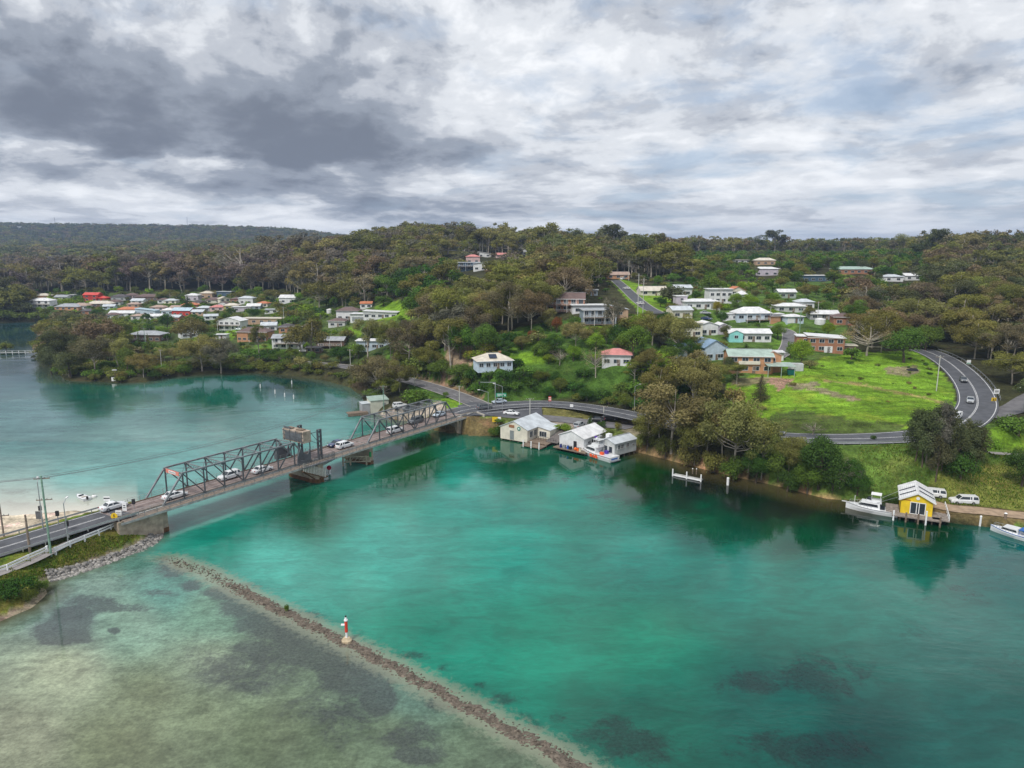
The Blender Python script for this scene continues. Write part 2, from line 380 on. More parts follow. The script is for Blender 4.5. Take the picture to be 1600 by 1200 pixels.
def leaf_material(name='leaf_foliage'):
    m = bpy.data.materials.new(name); m.use_nodes = True; T = NT(m.node_tree)
    tint = T.n('Attribute', attribute_name='tint').outputs['Fac']
    oi = T.n('ObjectInfo')
    c = T.v('SCALE', oi.outputs['Color']); T.t.links.new(tint, c.node.inputs['Scale'])
    return m, T, c
def finish_leaf(m, T, c):
    d = T.n('BsdfDiffuse', {'Color': c}).outputs[0]
    tr = T.n('BsdfTranslucent', {'Color': T.v('MULTIPLY', c, (1.0, 1.15, .6))}).outputs[0]
    mx = T.n('MixShader', {0: .28, 1: d, 2: tr}).outputs[0]
    T.n('OutputMaterial', {'Surface': mx})
M_leaf, _T, _c = leaf_material(); finish_leaf(M_leaf, _T, _c)
M_leafc = bpy.data.materials.new('leaf_mass'); M_leafc.use_nodes = True; _T = NT(M_leafc.node_tree)
finish_leaf(M_leafc, _T, _T.n('Attribute', attribute_name='tintc').outputs['Color'])
M_bark = mat('pale_bark', (.40, .355, .29), .9, var=.45, scale=9)
M_barkd = mat('dark_bark', (.11, .085, .06), .9, var=.4, scale=9)
# ------------------------------------------------------------------ ground
def fan(th, nth, r0, r1, nr):
    a = np.radians(np.linspace(-th, th, nth)); r = np.geomspace(r0, r1, nr)
    A, Rr = np.meshgrid(a, r)
    X = (Rr*np.sin(A)).ravel(); Y = (Rr*np.cos(A)).ravel()
    i = np.arange((nr-1)*(nth-1)); rr = i//(nth-1); cc = i % (nth-1); b = rr*nth+cc
    return X, Y, np.stack([b, b+1, b+nth+1, b+nth], 1)
GX, GY, GF = fan(60, 640, 48, 9000, 600)
GZ = ground_h(GX, GY)
C_FLOOR = (.05, .052, .022); C_GRASS = (.152, .275, .022); C_LAWN = (.10, .19, .025); C_DRY = (.19, .19, .05); C_DIRT = (.27, .20, .13)
C_SAND = (.56, .48, .36); C_MUD = (.15, .115, .05); C_UND = (.05, .085, .02); C_GRAV = (.36, .31, .25)
zones = [
 ([(60,545),(60,480),(20,460),(480,452),(520,470),(640,470),(660,500),(660,560),(600,590),(540,565),(430,560),(300,560),(150,560)], (.075,.11,.03)),
 ([(640,640),(640,560),(700,540),(860,500),(960,500),(1060,560),(1060,640),(900,622)], (.06,.12,.02)),
 ([(1040,600),(1040,440),(1300,440),(1340,560),(1240,600)], (.085,.15,.03)),
 ([(1130,672),(1135,600),(1170,588),(1230,578),(1290,558),(1360,550),(1440,548),(1475,585),(1492,610),(1494,640),(1450,665),(1390,674),(1300,678),(1200,674)], C_GRASS),
 ([(1150,668),(1240,640),(1330,655),(1420,662),(1400,676),(1290,680),(1200,676)], (.09,.13,.03)),
 ([(1200,692),(1420,690),(1480,672),(1540,662),(1640,652),(2300,640),(2300,960),(1640,830),(1340,792),(1200,765)], (.10,.17,.03)),
 ([(1460,740),(1700,700),(2200,720),(2200,900),(1700,815),(1500,795),(1440,775)], (.17,.19,.04)),
 ([(1545,668),(1640,655),(1900,650),(1900,705),(1640,700),(1560,703)], C_GRASS),
 ([(590,500),(585,478),(625,468),(655,488),(640,500)], C_GRASS),
 ([(535,515),(560,507),(565,524),(535,526)], C_GRASS), ([(600,548),(640,540),(640,560),(605,560)], C_LAWN),
 ([(570,505),(600,503),(612,520),(575,525)], C_GRASS),
 ([(935,442),(953,438),(1000,490),(1045,485),(1050,460),(972,436),(990,434)], C_GRASS),
 ([(905,512),(950,508),(960,520),(910,525)], C_GRASS), ([(770,520),(850,515),(850,545),(800,548)], (.12,.22,.03)),
 ([(790,555),(850,548),(860,566),(800,568)], C_GRASS),
 ([(696,542),(738,540),(735,568),(700,560)], C_DIRT), ([(1205,508),(1245,505),(1238,590),(1205,570)], C_LAWN),
 ([(1310,425),(1330,430),(1325,448),(1305,440)], C_GRASS), ([(420,498),(456,496),(452,510),(420,510)], C_GRASS),
 ([(350,520),(372,512),(380,520),(360,532)], C_GRASS), ([(395,540),(430,536),(470,548),(430,556)], C_LAWN),
 ([(1382,574),(1432,571),(1438,581),(1418,589),(1385,583)], (.22,.19,.11)),
 ([(1232,602),(1275,596),(1280,602),(1245,609)], (.24,.20,.13)), ([(1195,590),(1240,592),(1218,612),(1205,600)], (.36,.22,.16)),
 ([(1140,592),(1205,588),(1200,600),(1150,604)], (.2,.19,.09)),
 ([(640,645),(700,640),(770,646),(850,660),(960,655),(1010,668),(1000,700),(860,690),(790,682),(700,676)], (.13,.17,.04)),
 ([(690,622),(712,625),(745,632),(740,640),(690,645)], C_GRASS), ([(585,645),(690,628),(700,640),(640,662),(575,655)], C_GRAV),
 ([(846,636),(900,638),(1000,650),(1012,668),(960,661),(900,653),(850,650)], (.20,.19,.06)),
 ([(640,585),(700,598),(760,622),(740,630),(690,612)], (.24,.17,.10)),
 ([(850,655),(900,662),(950,680),(940,690),(880,672),(860,668)], C_GRAV), ([(960,662),(1010,660),(1010,680),(980,682)], (.25,.22,.14)),
]
def srgb(r, g, b): return tuple((c/255/12.92) if c < 10 else ((c/255+.055)/1.055)**2.4 for c in (r, g, b))
U, V, ZC = proj(GX, GY, GZ)
jx = fbm(GX, GY, 9, 11)*3.5*150/np.maximum(ZC, 60); jy = fbm(GX, GY, 8, 12)*1.6*150/np.maximum(ZC, 60)
col = np.tile(np.array(C_FLOOR), (len(GX), 1))
ok = ZC > 10
for poly, c in zones:
    m = inpoly(U+jx, V+jy, poly) & ok; col[m] = c
# earth tracks across the grassy hill
for line, w, c in (([(1296,595),(1340,600),(1400,612),(1470,628)], 1.6, (.26,.24,.08)), ([(1240,600),(1290,612),(1330,622)], 2.2, (.24,.21,.12)),
                   ([(700,565),(735,560),(760,548)], 3, C_DIRT)):
    for (a, b), (c2, d2) in zip(line, line[1:]):
        p = pick(a, b); q = pick(c2, d2); ex, ey = q.x-p.x, q.y-p.y; L = ex*ex+ey*ey
        t = np.clip(((GX-p.x)*ex+(GY-p.y)*ey)/L, 0, 1); m = np.hypot(GX-p.x-t*ex, GY-p.y-t*ey)+fbm(GX, GY, 4, 5)*.6 < w; col[m] = c
sdm = sdist(GX, GY, MAIN); sdc = sdist(GX, GY, CAUS)
m = (sdc > -20); col[m] = (.15, .175, .028)
jj = fbm(GX, GY, 5, 31)
col[m & (jj > .35)] = (.10, .17, .02); col[m & (jj < -.5)] = (.22, .2, .05)
P_, w_ = ROADS['causeway_road']; ax, ay = P_[0][:2]; bx, by = P_[-1][:2]
side = ((bx-ax)*(GY-ay)-(by-ay)*(GX-ax))/math.hypot(bx-ax, by-ay)
col[m & (side < -7.0)] = C_SAND
col[m & (sdc < 1.3) & (side > 0)] = (.26, .22, .15)
mm = (sdm > -6) & (sdm < 2.2) & (GX > -40); col[mm] = C_MUD
mm = (sdm > 0.8) & (sdm < 2.6+jj*.8) & (GX > 30) & (GX < 75); col[mm] = (.30, .20, .10)
mm = (sdm > -8) & (sdm < 1.5) & (GX <= -40); col[mm] = (.10, .09, .03)
m = bpy.data.materials.new('ground_cover'); m.use_nodes = True; T = NT(m.node_tree)
geo = T.n('NewGeometry').outputs['Position']
g = T.n('Attribute', attribute_name='gcol').outputs['Color']
n1 = T.noise(geo, .05, 6, .62); n2 = T.noise(geo, .35, 6, .65); n3 = T.noise(geo, 1.7, 4, .7)
n4 = T.noise(T.n('Mapping', {'Vector': geo, 'Rotation': (0, 0, R(28)), 'Scale': (.35, 1.7, 1)}).outputs[0], .16, 7, .7, .8)
f = T.m('MULTIPLY', T.m('MULTIPLY', T.ss(n1, .3, .7, .72, 1.22), T.ss(n2, .25, .75, .6, 1.35)), T.ss(n4, .32, .62, .62, 1.2)); f = T.m('MULTIPLY', f, T.ss(n3, .25, .75, .6, 1.35))
c = T.v('SCALE', g); T.t.links.new(f, c.node.inputs['Scale'])
yel = T.mix(T.m('MULTIPLY', T.ss(T.noise(geo, .11, 5, .7), .5, .72), .5), c, T.v('MULTIPLY', c, (1.75, 1.05, 1.6)))
bp = T.n('Bump', {'Height': T.noise(geo, 1.1, 5, .7), 'Strength': .9, 'Distance': .5})
p = T.n('BsdfPrincipled', {'Base Color': yel, 'Roughness': .95, 'Specular IOR Level': .1, 'Normal': bp.outputs[0]})
T.n('OutputMaterial', {'Surface': p.outputs[0]})
ones = np.ones((len(GX), 1))
tag(npmesh('ground', np.stack([GX, GY, GZ], 1), GF, [m], attrs={'gcol': ('FLOAT_COLOR', 'POINT', np.hstack([col, ones]))}, smooth=True), kind='structure')

# ------------------------------------------------------------------ water
WX, WY, WF = fan(70, 620, 12, 3200, 620)
U, V, ZC = proj(WX, WY, np.zeros_like(WX)); U = np.where(ZC > 5, U, 800+WX*8); V = np.where(ZC > 5, V, 1400)
def alb(c, refl): return [max(.002, (x-refl)/1.55) for x in srgb(*c)]
wpts = [  # u, v, display colour, mirror share there, reach
 (650,1000,(20,148,122),.02), (800,850,(62,166,146),.05), (600,850,(92,182,164),.05), (720,760,(88,178,162),.09), (1000,1000,(5,140,112),.02), (1000,860,(60,155,138),.05), (850,1000,(12,150,122),.02),
 (1300,900,(62,138,122),.05), (1500,1000,(72,122,112),.03), (1500,1150,(42,98,90),.02), (1200,1100,(14,106,94),.02), (1400,930,(74,134,120),.05), (1150,900,(50,142,126),.05), (1000,1130,(3,112,94),.02), (1350,1150,(22,82,76),.02),
 (1100,800,(8,105,82),.04), (1000,745,(10,90,62),.06), (1150,770,(8,70,50),.06), (900,760,(60,160,140),.08), (1250,830,(12,100,80),.06), (1400,870,(50,128,112),.06), (1550,870,(62,118,112),.06),
 (900,720,(20,110,92),.09), (800,720,(30,120,100),.09), (650,730,(10,110,84),.10), (480,800,(20,120,96),.08), (350,850,(60,150,130),.06), (420,870,(105,190,172),.05), (1250,785,(80,76,34),.06),
 (1330,800,(62,70,40),.06), (1100,750,(40,62,36),.06), (1450,830,(25,85,68),.06),
 (200,680,(158,192,184),.17), (60,640,(156,186,184),.2), (450,640,(150,192,186),.2), (120,760,(150,192,184),.12), (60,780,(200,204,194),.1), (300,740,(146,192,184),.12), (520,680,(128,186,176),.15),  # lake: paler grey of the sky reflection painted into the base colour
 (140,620,(100,146,136),.2), (350,620,(104,152,140),.2), (30,560,(128,142,144),.25), (450,605,(118,136,134),.25),  # bay: dark grey of reflected shore trees painted into the base colour
 (100,1050,(176,186,156),.03), (300,1120,(136,150,120),.03), (30,1150,(160,166,140),.03), (180,1160,(138,148,116),.03), (200,975,(150,182,160),.04), (100,960,(126,152,142),.04), (260,920,(112,164,150),.05), (330,960,(132,170,146),.04), (150,905,(144,172,156),.05), (330,1040,(144,160,134),.03), (230,1090,(140,152,120),.03),
 (450,1020,(122,140,116),.03), (600,1150,(114,132,108),.03), (750,1180,(112,130,108),.03), (420,1150,(122,136,108),.03), (640,1080,(116,148,132),.03), (210,870,(112,156,142),.06), (500,1180,(120,136,110),.03),
]
wc = np.zeros((len(WX), 3)); ws = np.zeros(len(WX))
# the stone bank parts the clear deep channel from the pale shallow flats
bank = [(230,868),(262,872),(320,893),(400,935),(470,970),(541,1005),(620,1045),(700,1088),(800,1142),(860,1172),(905,1200),(1000,1262),(1300,1500)]
BANKP = [W(u, v, 0) for u, v in bank]
def side_of(u, v):
    bu = np.array([b[0] for b in bank], float); bv = np.array([b[1] for b in bank], float)
    return v > np.interp(u, bu, bv)+np.where(u < 240, 1e4*0, 0)
sideV = side_of(U, V) & (U < 1010); 
for u, v, c, rf in wpts:
    sp = bool(side_of(np.array([u]), np.array([v]))[0]) and u < 1010 and v > 860
    lake = v < 0.0
    d2 = ((U-u)/1.35)**2+(V-v)**2
    w = 1/(d2+300)**1.7
    w = np.where((sideV & (V > 860)) == sp, w, w*.004)
    wc += w[:, None]*np.array(alb(c, rf*.8)); ws += w
wc /= ws[:, None]
wc[~((sideV & (V > 845)) | (V < 690)), 0] *= .72
weeds = [(350,925,36,12,.8),(385,950,40,16,1),(440,975,60,22,1.2),(500,1015,60,28,1.3),(550,1045,48,34,1.3),(590,1090,26,26,1.1),(400,1040,120,60,.5),(520,1120,110,60,.42),(300,1000,60,40,.25),
 (95,990,40,17,1.1),(115,965,30,16,1),(140,940,50,12,.65),(190,950,60,9,.55),(130,1000,16,5,.8),(178,985,10,5,.8),(270,885,26,18,.75),(300,915,20,10,.6),(245,925,40,9,.5),
 (650,1180,40,16,.75),(640,1150,60,40,.5),(705,1100,40,14,.6),(780,1095,50,14,.5),
 (1000,1165,70,34,.8),(930,1150,60,20,.6),(1180,1065,70,24,.72),(1290,1060,80,44,.66),(880,1120,30,14,.55),(960,1130,40,16,.6),(1250,1170,160,40,.6),
 (645,1025,32,9,.65),(690,1043,14,7,.7),(748,1071,12,6,.7),(790,1095,24,8,.6),(820,1120,20,10,.6),(400,915,60,12,.4),(835,1135,18,9,.6),
 (1010,770,60,26,.62),(1060,785,60,26,.66),(1120,765,80,14,.7),(1130,790,60,16,.6),(960,740,50,16,.55),(940,775,60,12,.5),(880,745,60,12,.4),(1220,800,60,22,.75),(1060,745,60,10,.6),
 (1500,930,90,26,.4),(1440,990,80,22,.4),(1560,1030,80,22,.35),(800,715,60,12,.5),(60,790,120,16,.5),(30,770,60,12,.4)]
wd = np.zeros(len(WX))
for u, v, a, b, s in weeds: wd = np.maximum(wd, s*np.exp(-(((U-u)/a)**2+((V-v)/b)**2)*.8))
bd = np.full(len(WX), 1e9)
for p, q in zip(BANKP, BANKP[1:]):
    ex, ey = q.x-p.x, q.y-p.y; t = np.clip(((WX-p.x)*ex+(WY-p.y)*ey)/(ex*ex+ey*ey), 0, 1); bd = np.minimum(bd, np.hypot(WX-p.x-t*ex, WY-p.y-t*ey))
reef = np.clip(1-(bd-1.0)/3.2, 0, 1)*np.clip((WX+70)/12, 0, 1)
sdm = sdist(WX, WY, MAIN); sdc = sdist(WX, WY, CAUS)
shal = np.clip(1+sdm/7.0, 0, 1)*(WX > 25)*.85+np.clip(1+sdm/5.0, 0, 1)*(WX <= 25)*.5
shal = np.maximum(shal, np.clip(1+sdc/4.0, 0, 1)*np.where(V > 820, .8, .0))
sand = np.clip(1+sdc/22.0, 0, 1)**1.5*(V < 812)*(U < 215)
m = bpy.data.materials.new('estuary_water'); m.use_nodes = True; T = NT(m.node_tree)
geo = T.n('NewGeometry').outputs['Position']
g = T.n('Attribute', attribute_name='wcol').outputs['Color']
A3 = T.n('SeparateColor', {0: T.n('Attribute', attribute_name='wmask').outputs['Color']}).outputs
big = T.noise(geo, .03, 5, .6, .6)
st = T.n('Mapping', {'Vector': geo, 'Rotation': (0, 0, R(-25)), 'Scale': (.35, 1.6, 1)}).outputs[0]
streak = T.noise(st, .06, 6, .62, .8)
f = T.m('MULTIPLY', T.ss(big, .3, .7, .86, 1.12), T.ss(streak, .3, .72, .86, 1.14))
swirl = T.noise(T.n('Mapping', {'Vector': geo, 'Rotation': (0, 0, R(-20)), 'Scale': (.6, 1.3, 1)}).outputs[0], .22, 7, .66, 1.2)
f = T.m('MULTIPLY', f, T.ss(swirl, .32, .7, .84, 1.13))
ripple_shade = T.noise(T.n('Mapping', {'Vector': geo, 'Rotation': (0, 0, R(12)), 'Scale': (.5, 1.5, 1)}).outputs[0], 1.3, 5, .7, .8)
f = T.m('MULTIPLY', f, T.ss(ripple_shade, .3, .7, .90, 1.09))  # light and dark of small ripples painted into the water colour
flat_ = T.n('Attribute', attribute_name='wflat').outputs['Fac']
mot = T.m('MULTIPLY', T.ss(T.noise(geo, .45, 8, .72, .3), .3, .68, .76, 1.25), T.ss(T.noise(geo, 2.2, 5, .7), .28, .7, .8, 1.22))
f = T.m('MULTIPLY', f, T.m('ADD', T.m('MULTIPLY', mot, flat_), T.m('SUBTRACT', 1.0, flat_)))
c = T.v('SCALE', g); T.t.links.new(f, c.node.inputs['Scale'])
mz = T.m('MULTIPLY', T.ss(T.noise(geo, .16, 7, .68, .4), .46, .62), T.m('MULTIPLY', flat_, .45))
c = T.mix(mz, c, T.v('MULTIPLY', c, (.62, .60, .60)))
nw = T.m('ADD', T.m('MULTIPLY', T.noise(geo, .20, 9, .74, .5), .7), T.m('MULTIPLY', T.noise(geo, 1.6, 6, .72), .30))
wk = T.ss(T.m('ADD', nw, T.m('MULTIPLY', A3[0], T.m('ADD', .44, T.m('MULTIPLY', flat_, .16)))), .62, .80)
wk = T.m('MULTIPLY', wk, T.ss(A3[0], .04, .4, .1, .86))
wt = T.ss(T.noise(geo, 2.6, 5, .75), .3, .7, .6, 1.5)
wcx = T.mix(T.m('ADD', T.m('MULTIPLY', flat_, .45), .1), T.v('MULTIPLY', c, (.34, .33, .36)), (.060, .068, .070)); wcx = T.v('SCALE', wcx); T.t.links.new(wt, wcx.node.inputs['Scale'])
c = T.mix(wk, c, wcx)
rk = T.m('MULTIPLY', T.ss(T.m('ADD', T.noise(geo, 1.1, 5, .7), T.m('MULTIPLY', A3[1], .45)), .62, .86), .75)
c = T.mix(T.m('MULTIPLY', rk, A3[1]), c, (.22, .24, .17))
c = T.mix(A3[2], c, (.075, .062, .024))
sandA = T.n('Attribute', attribute_name='wmask').outputs['Alpha']
c = T.mix(T.m('MULTIPLY', sandA, .92), c, (.60, .56, .47))
fl = T.noise(T.n('Mapping', {'Vector': geo, 'Scale': (.5, 1, 1), 'Rotation': (0, 0, .3)}).outputs[0], .03, 5, .6, .8)
h1 = T.noise(T.n('Mapping', {'Vector': geo, 'Rotation': (0, 0, R(20)), 'Scale': (.55, 1.3, 1)}).outputs[0], 1.5, 4, .6, .3)
h2 = T.noise(geo, .28, 3, .5, .3)
hh = T.m('ADD', T.m('MULTIPLY', h1, T.ss(fl, .46, .72, .02, .30)), T.m('MULTIPLY', h2, T.ss(fl, .46, .72, .05, .25)))
bp = T.n('Bump', {'Height': hh, 'Strength': 1.0, 'Distance': .22})
p = T.n('BsdfPrincipled', {'Base Color': c, 'Roughness': T.ss(fl, .46, .72, .01, .045), 'IOR': 1.333, 'Specular IOR Level': .5, 'Normal': bp.outputs[0]})
T.n('OutputMaterial', {'Surface': p.outputs[0]})
one = np.ones((len(WX), 1))
tag(npmesh('water', np.stack([WX, WY, np.zeros_like(WX)], 1), WF, [m], attrs={'wcol': ('FLOAT_COLOR', 'POINT', np.hstack([wc, one])),
     'wmask': ('FLOAT_COLOR', 'POINT', np.stack([wd, reef, shal, sand], 1)), 'wflat': ('FLOAT', 'POINT', (sideV & (V > 845)).astype(float))}, smooth=True), kind='structure')

# ------------------------------------------------------------------ roads
M_asph = mat('asphalt', (.085, .088, .098), .85, var=.25, scale=.5)
M_asph2 = mat('worn_asphalt', (.15, .145, .15), .9, var=.3, scale=.4)
M_line = mat('road_paint', (.62, .62, .62), .7, var=.25, scale=2)
M_kerb = mat('kerb_concrete', (.40, .38, .34), .9, var=.2)
M_dirt = mat('packed_dirt', (.36, .26, .175), .95, var=.3, scale=.7)
M_grav = mat('path_gravel', (.27, .25, .24), .95, var=.2)
def offs(P, off):
    d = np.gradient(P[:, :2], axis=0); d /= np.linalg.norm(d, axis=1)[:, None]+1e-9
    return np.stack([P[:, 0]-d[:, 1]*off, P[:, 1]+d[:, 0]*off, P[:, 2]], 1)
def ribbon(P, o0, o1, dz, a=0, b=None):
    P = P[a:b]; A = offs(P, o0); B = offs(P, o1); V_ = np.vstack([A, B]); V_[:, 2] += dz; n = len(P)
    return V_, np.array([(i, i+1, n+i+1, n+i) for i in range(n-1)])
def strip(name, P, parts, m):
    Vs, Fs, n = [], [], 0
    for o0, o1, dz, a, b in parts:
        v, f = ribbon(P, o0, o1, dz, a, b); Vs.append(v); Fs.append(f+n); n += len(v)
    o = npmesh(name, np.vstack(Vs), np.vstack(Fs), [m]); return tag(o, kind='structure')
for nm, (P, w) in ROADS.items():
    if nm in DIRT or nm == 'park_path':
        strip('dirt_road' if nm == 'shore_track' else 'path', P, [(-w/2, w/2, .04, 0, None)], M_dirt if nm == 'shore_track' else M_grav); continue
    wide = nm in ('highway', 'causeway_road')
    strip('road', P, [(-w/2, w/2, .06, 0, None)], M_asph if wide or nm == 'hill_street' else M_asph2)
    if wide or nm == 'side_street':
        e = w/2-.55; L = [(-e-.09, -e+.09, .075, 0, None), (e-.09, e+.09, .075, 0, None), (-.2, -.08, .075, 0, None), (.08, .2, .075, 0, None)]
        if nm == 'side_street': L = [(-.06, .06, .075, a, a+3) for a in range(4, len(P)-4, 7)]
        strip('road_markings', P, L, M_line)
    if nm in ('cottage_street', 'side_street', 'hill_street'):
        V1, F1 = ribbon(P, w/2, w/2+.3, .16); V2, F2 = ribbon(P, -w/2-.3, -w/2, .16)
        V3, F3 = ribbon(P, w/2, w/2, .16); n3 = len(V3)//2; V3[:n3, 2] -= .14; V4, F4 = ribbon(P, -w/2, -w/2, .16); V4[:n3, 2] -= .14
        n = 0; Vs = []; Fs = []
        for v_, f_ in ((V1, F1), (V2, F2), (V3, F3), (V4, F4)): Vs.append(v_); Fs.append(f_+n); n += len(v_)
        tag(npmesh('kerb', np.vstack(Vs), np.vstack(Fs), [M_kerb]), kind='structure')
# widened asphalt where the side street, bridge and foreshore road meet, its painted lane lines and the grassed island between
def sheet(name, px, dz, m, zf=None):
    P3 = [W(u, v, z) for u, v, z in px]; mb = MB(); mb.add([(p.x, p.y, p.z+dz) for p in P3], [tuple(range(len(P3)))]); o = mb.build(name, m, fix=False)
    if o.data.polygons[0].normal.z < 0: o.data.flip_normals()
    return tag(o, kind='structure')
sheet('pavement', [(715,634,4.95),(735,628,4.95),(760,630,4.95),(800,629,4.9),(846,633,4.8),(848,652,4.1),(800,656,3.9),(775,650,4.6),(742,649,4.9),(722,650,5.0)], .03, M_asph)
for a, b in (((735,640),(790,634)),((790,634),(846,630)),((760,646),(842,638))):
    p, q = W(*a, 4.95), W(*b, 4.85); mb = MB(); mb.beam(p+Vector((0, 0, .1)), q+Vector((0, 0, .1)), .16, .01); tag(mb.build('road_markings', M_line), kind='structure')
# ------------------------------------------------------------------ the bridge (local frame: x along, y across to the lake side, z up from the water)
M_br = mat('bridge_steel_grey', (.215, .23, .24), .6, metal=.2, var=.3, scale=.8)
M_brd = mat('bridge_steel_dark', (.115, .125, .135), .6, metal=.2, var=.3, scale=.8)
M_deck = mat('worn_deck', (.225, .175, .16), .9, var=.3, scale=.9)
M_foot = mat('footway_planks', (.24, .19, .15), .9, var=.35, scale=2, lines=('X', .8, .35))
M_pier = mat('pier_concrete', (.40, .33, .25), .9, var=.35, scale=.7, bump=.2)
M_rust = mat('tidal_rust', (.14, .07, .03), .9, var=.4)
M_pale = mat('pale_steel', (.40, .40, .38), .6, var=.3)
ang = math.atan2(BD.y, BD.x)
br = tag(empty('truss_bridge', (BA.x, BA.y, 0), ang), 'grey steel truss road bridge with concrete counterweight crossing the turquoise channel', 'bridge')
DZ = 5.05
mb = MB(); mb.box((-4, 3.1, DZ-.35), (9, 7.0, .5)); mb.box((17.9, 3.1, DZ-.35), (35.2, 6.6, .5)); mb.box((44.6, 3.1, DZ-.35), (17.2, 6.4, .5)); mb.box((71.2, 3.1, DZ-.35), (35.2, 6.6, .5)); mb.box((92.5, 3.1, DZ-.35), (6.8, 7.4, .5))
mb.build('deck', M_pale, br)
mb = MB()
for a, b in ((-8.5, .2), (.3, 35.4), (36, 53.1), (53.7, 88.7), (88.8, 95.9)): mb.box(((a+b)/2, 3.1, DZ-.06), (b-a, 5.5, .1))
mb.build('road_surface', M_deck, br)
mb = MB()
for y in (.95, 2.2, 4.0, 5.25): mb.box((43.5, y, DZ-.003), (104, .3, .02))
mb.build('wheel_track', mat('wheel_polish', (.30, .255, .24), .7, var=.4, scale=.5), br)
mb = MB()
for y in (.3, 5.9): mb.box((43.5, y, DZ+.05), (104, .22, .24))
mb.build('kerb', M_timber, br)
mb = MB(); mb.box((15, -1.35, DZ-.22), (46.5, 1.75, .12)); mb.box((45, -1.35, DZ-.22), (13, 1.75, .12)); mb.box((73.5, -1.35, DZ-.22), (44, 1.75, .12))
mb.build('footway', M_foot, br)
mb = MB()
for x in np.arange(-7, 95.5, 2.3): mb.beam((x, -.3, DZ-.45), (x, -2.2, DZ-.35), .12, .2)
mb.box((43.5, -2.24, DZ-.38), (105, .08, .42)); mb.cyl((-6, -1.0, DZ-.75), (95, -1.0, DZ-.75), .14)
mb.build('footway_bracket', M_pale, br)
def rails(y, x0, x1, zs, zt, m, step=2.3, name='railing'):
    mb = MB()
    n = max(1, round((x1-x0)/step))
    for i in range(n+1): x = x0+(x1-x0)*i/n; mb.beam((x, y, zs), (x, y, zt), .07)
    for k in range(3): z = zs+(zt-zs)*(.38+.31*k); mb.beam((x0, y, z), (x1, y, z), .05)
    return mb.build(name, m, br)
rails(-2.18, -7, 30.5, DZ-.2, DZ+.95, M_br); rails(-2.18, 38.5, 95.5, DZ-.2, DZ+.95, M_br)
rails(6.5, -8, 34.5, DZ-.1, DZ+.95, M_pale); rails(6.5, 37, 95.5, DZ-.1, DZ+.95, M_pale)
rails(-.42, -8, .0, DZ-.1, DZ+.8, M_pale, name='guard_rail')
NP, PL, TZ = 8, 35.4/8, 10.3
def truss(x0, y):
    cx = [x0+PL*i for i in range(NP+1)]
    mb = MB(); mb.beam((cx[1]-.1, y, TZ), (cx[-2]+.1, y, TZ), .34, .3); mb.beam((cx[0], y, DZ-.2), (cx[-1], y, DZ-.2), .3, .36)
    t = mb.build('truss', M_br, br)
    for a, b in (((cx[0], DZ), (cx[1], TZ)), ((cx[-1], DZ), (cx[-2], TZ))):
        mb = MB(); mb.beam((a[0], y, a[1]-.1), (b[0], y, b[1]), .34, .3); mb.build('end_post', M_br, t)
    for i in range(1, NP):
        mb = MB(); mb.beam((cx[i], y, DZ-.1), (cx[i], y, TZ-.15), .2, .24); mb.box((cx[i], y, TZ-.22), (.7, .1, .5)); mb.box((cx[i], y, DZ+.05), (.7, .1, .4)); mb.build('vertical_post', M_brd, t)
    for i in range(1, NP-1):
        a, b = ((cx[i], TZ), (cx[i+1], DZ)) if i < NP/2 else ((cx[i], DZ), (cx[i+1], TZ))
        mb = MB()
        for dy in (-.11, .11): mb.beam((a[0], y+dy, a[1]-.1), (b[0], y+dy, b[1]+.05), .07, .17)
        mb.build('diagonal', M_brd, t)
def ring(mb, c, r, n=10, w=.045):
    for i in range(n):
        a, b = 6.283*i/n, 6.283*(i+1)/n; mb.beam((c[0], c[1]+r*math.cos(a), c[2]+r*math.sin(a)), (c[0], c[1]+r*math.cos(b), c[2]+r*math.sin(b)), w)
def bracing(x0):
    for i in range(1, NP):
        x = x0+PL*i; mb = MB(); mb.beam((x, .15, TZ-.05), (x, 6.05, TZ-.05), .14, .16); end = i in (1, NP-1)
        if not end:
            mb.beam((x, .15, TZ-1.0), (x, 6.05, TZ-1.0), .09)
            for k in range(7): ring(mb, (x, 1.0+.7*k, TZ-.52), .33)
        if end:
            mb.beam((x, .15, TZ-.7), (x, 6.05, TZ-.7), .1)
            for k in range(6): y0 = .15+k*.983; mb.beam((x, y0, TZ-(.1 if k % 2 else .7)), (x, y0+.983, TZ-(.7 if k % 2 else .1)), .06)
        for sy, y in ((1, .15), (-1, 6.05)):
            mb.beam((x, y, TZ-1.5), (x, y+sy*1.1, TZ-.7), .1)
        mb.build('sway_frame', M_br, br)
    mb = MB()
    for i in range(1, NP-1):
        a, b = x0+PL*i, x0+PL*(i+1); mb.beam((a, .1, TZ+.02), (b, 6.1, TZ+.02), .07); mb.beam((a, 6.1, TZ-.07), (b, .1, TZ-.07), .07)
    mb.build('top_bracing', M_brd, br)
for x0 in (0.0, 53.3):
    truss(x0, 0.0); truss(x0, BW); bracing(x0)
# portal sign board of red, white and black blocks
mb = MB(); x = PL-.25
mb.box((x, 3.1, TZ-.35), (.08, 4.6, .8)); pb = mb.build('portal_sign', mat('sign_salmon', (.62, .22, .17), .6), br)
mb = MB(); mb.box((x-.06, 3.1, TZ-.35), (.04, 2.4, .5)); mb.build('sign_panel', M_white, pb)
for k in range(7): mb = MB(); mb.box((x-.09, 2.2+k*.3, TZ-.35), (.02, .13, .24)); mb.build('letter', M_dark, pb)
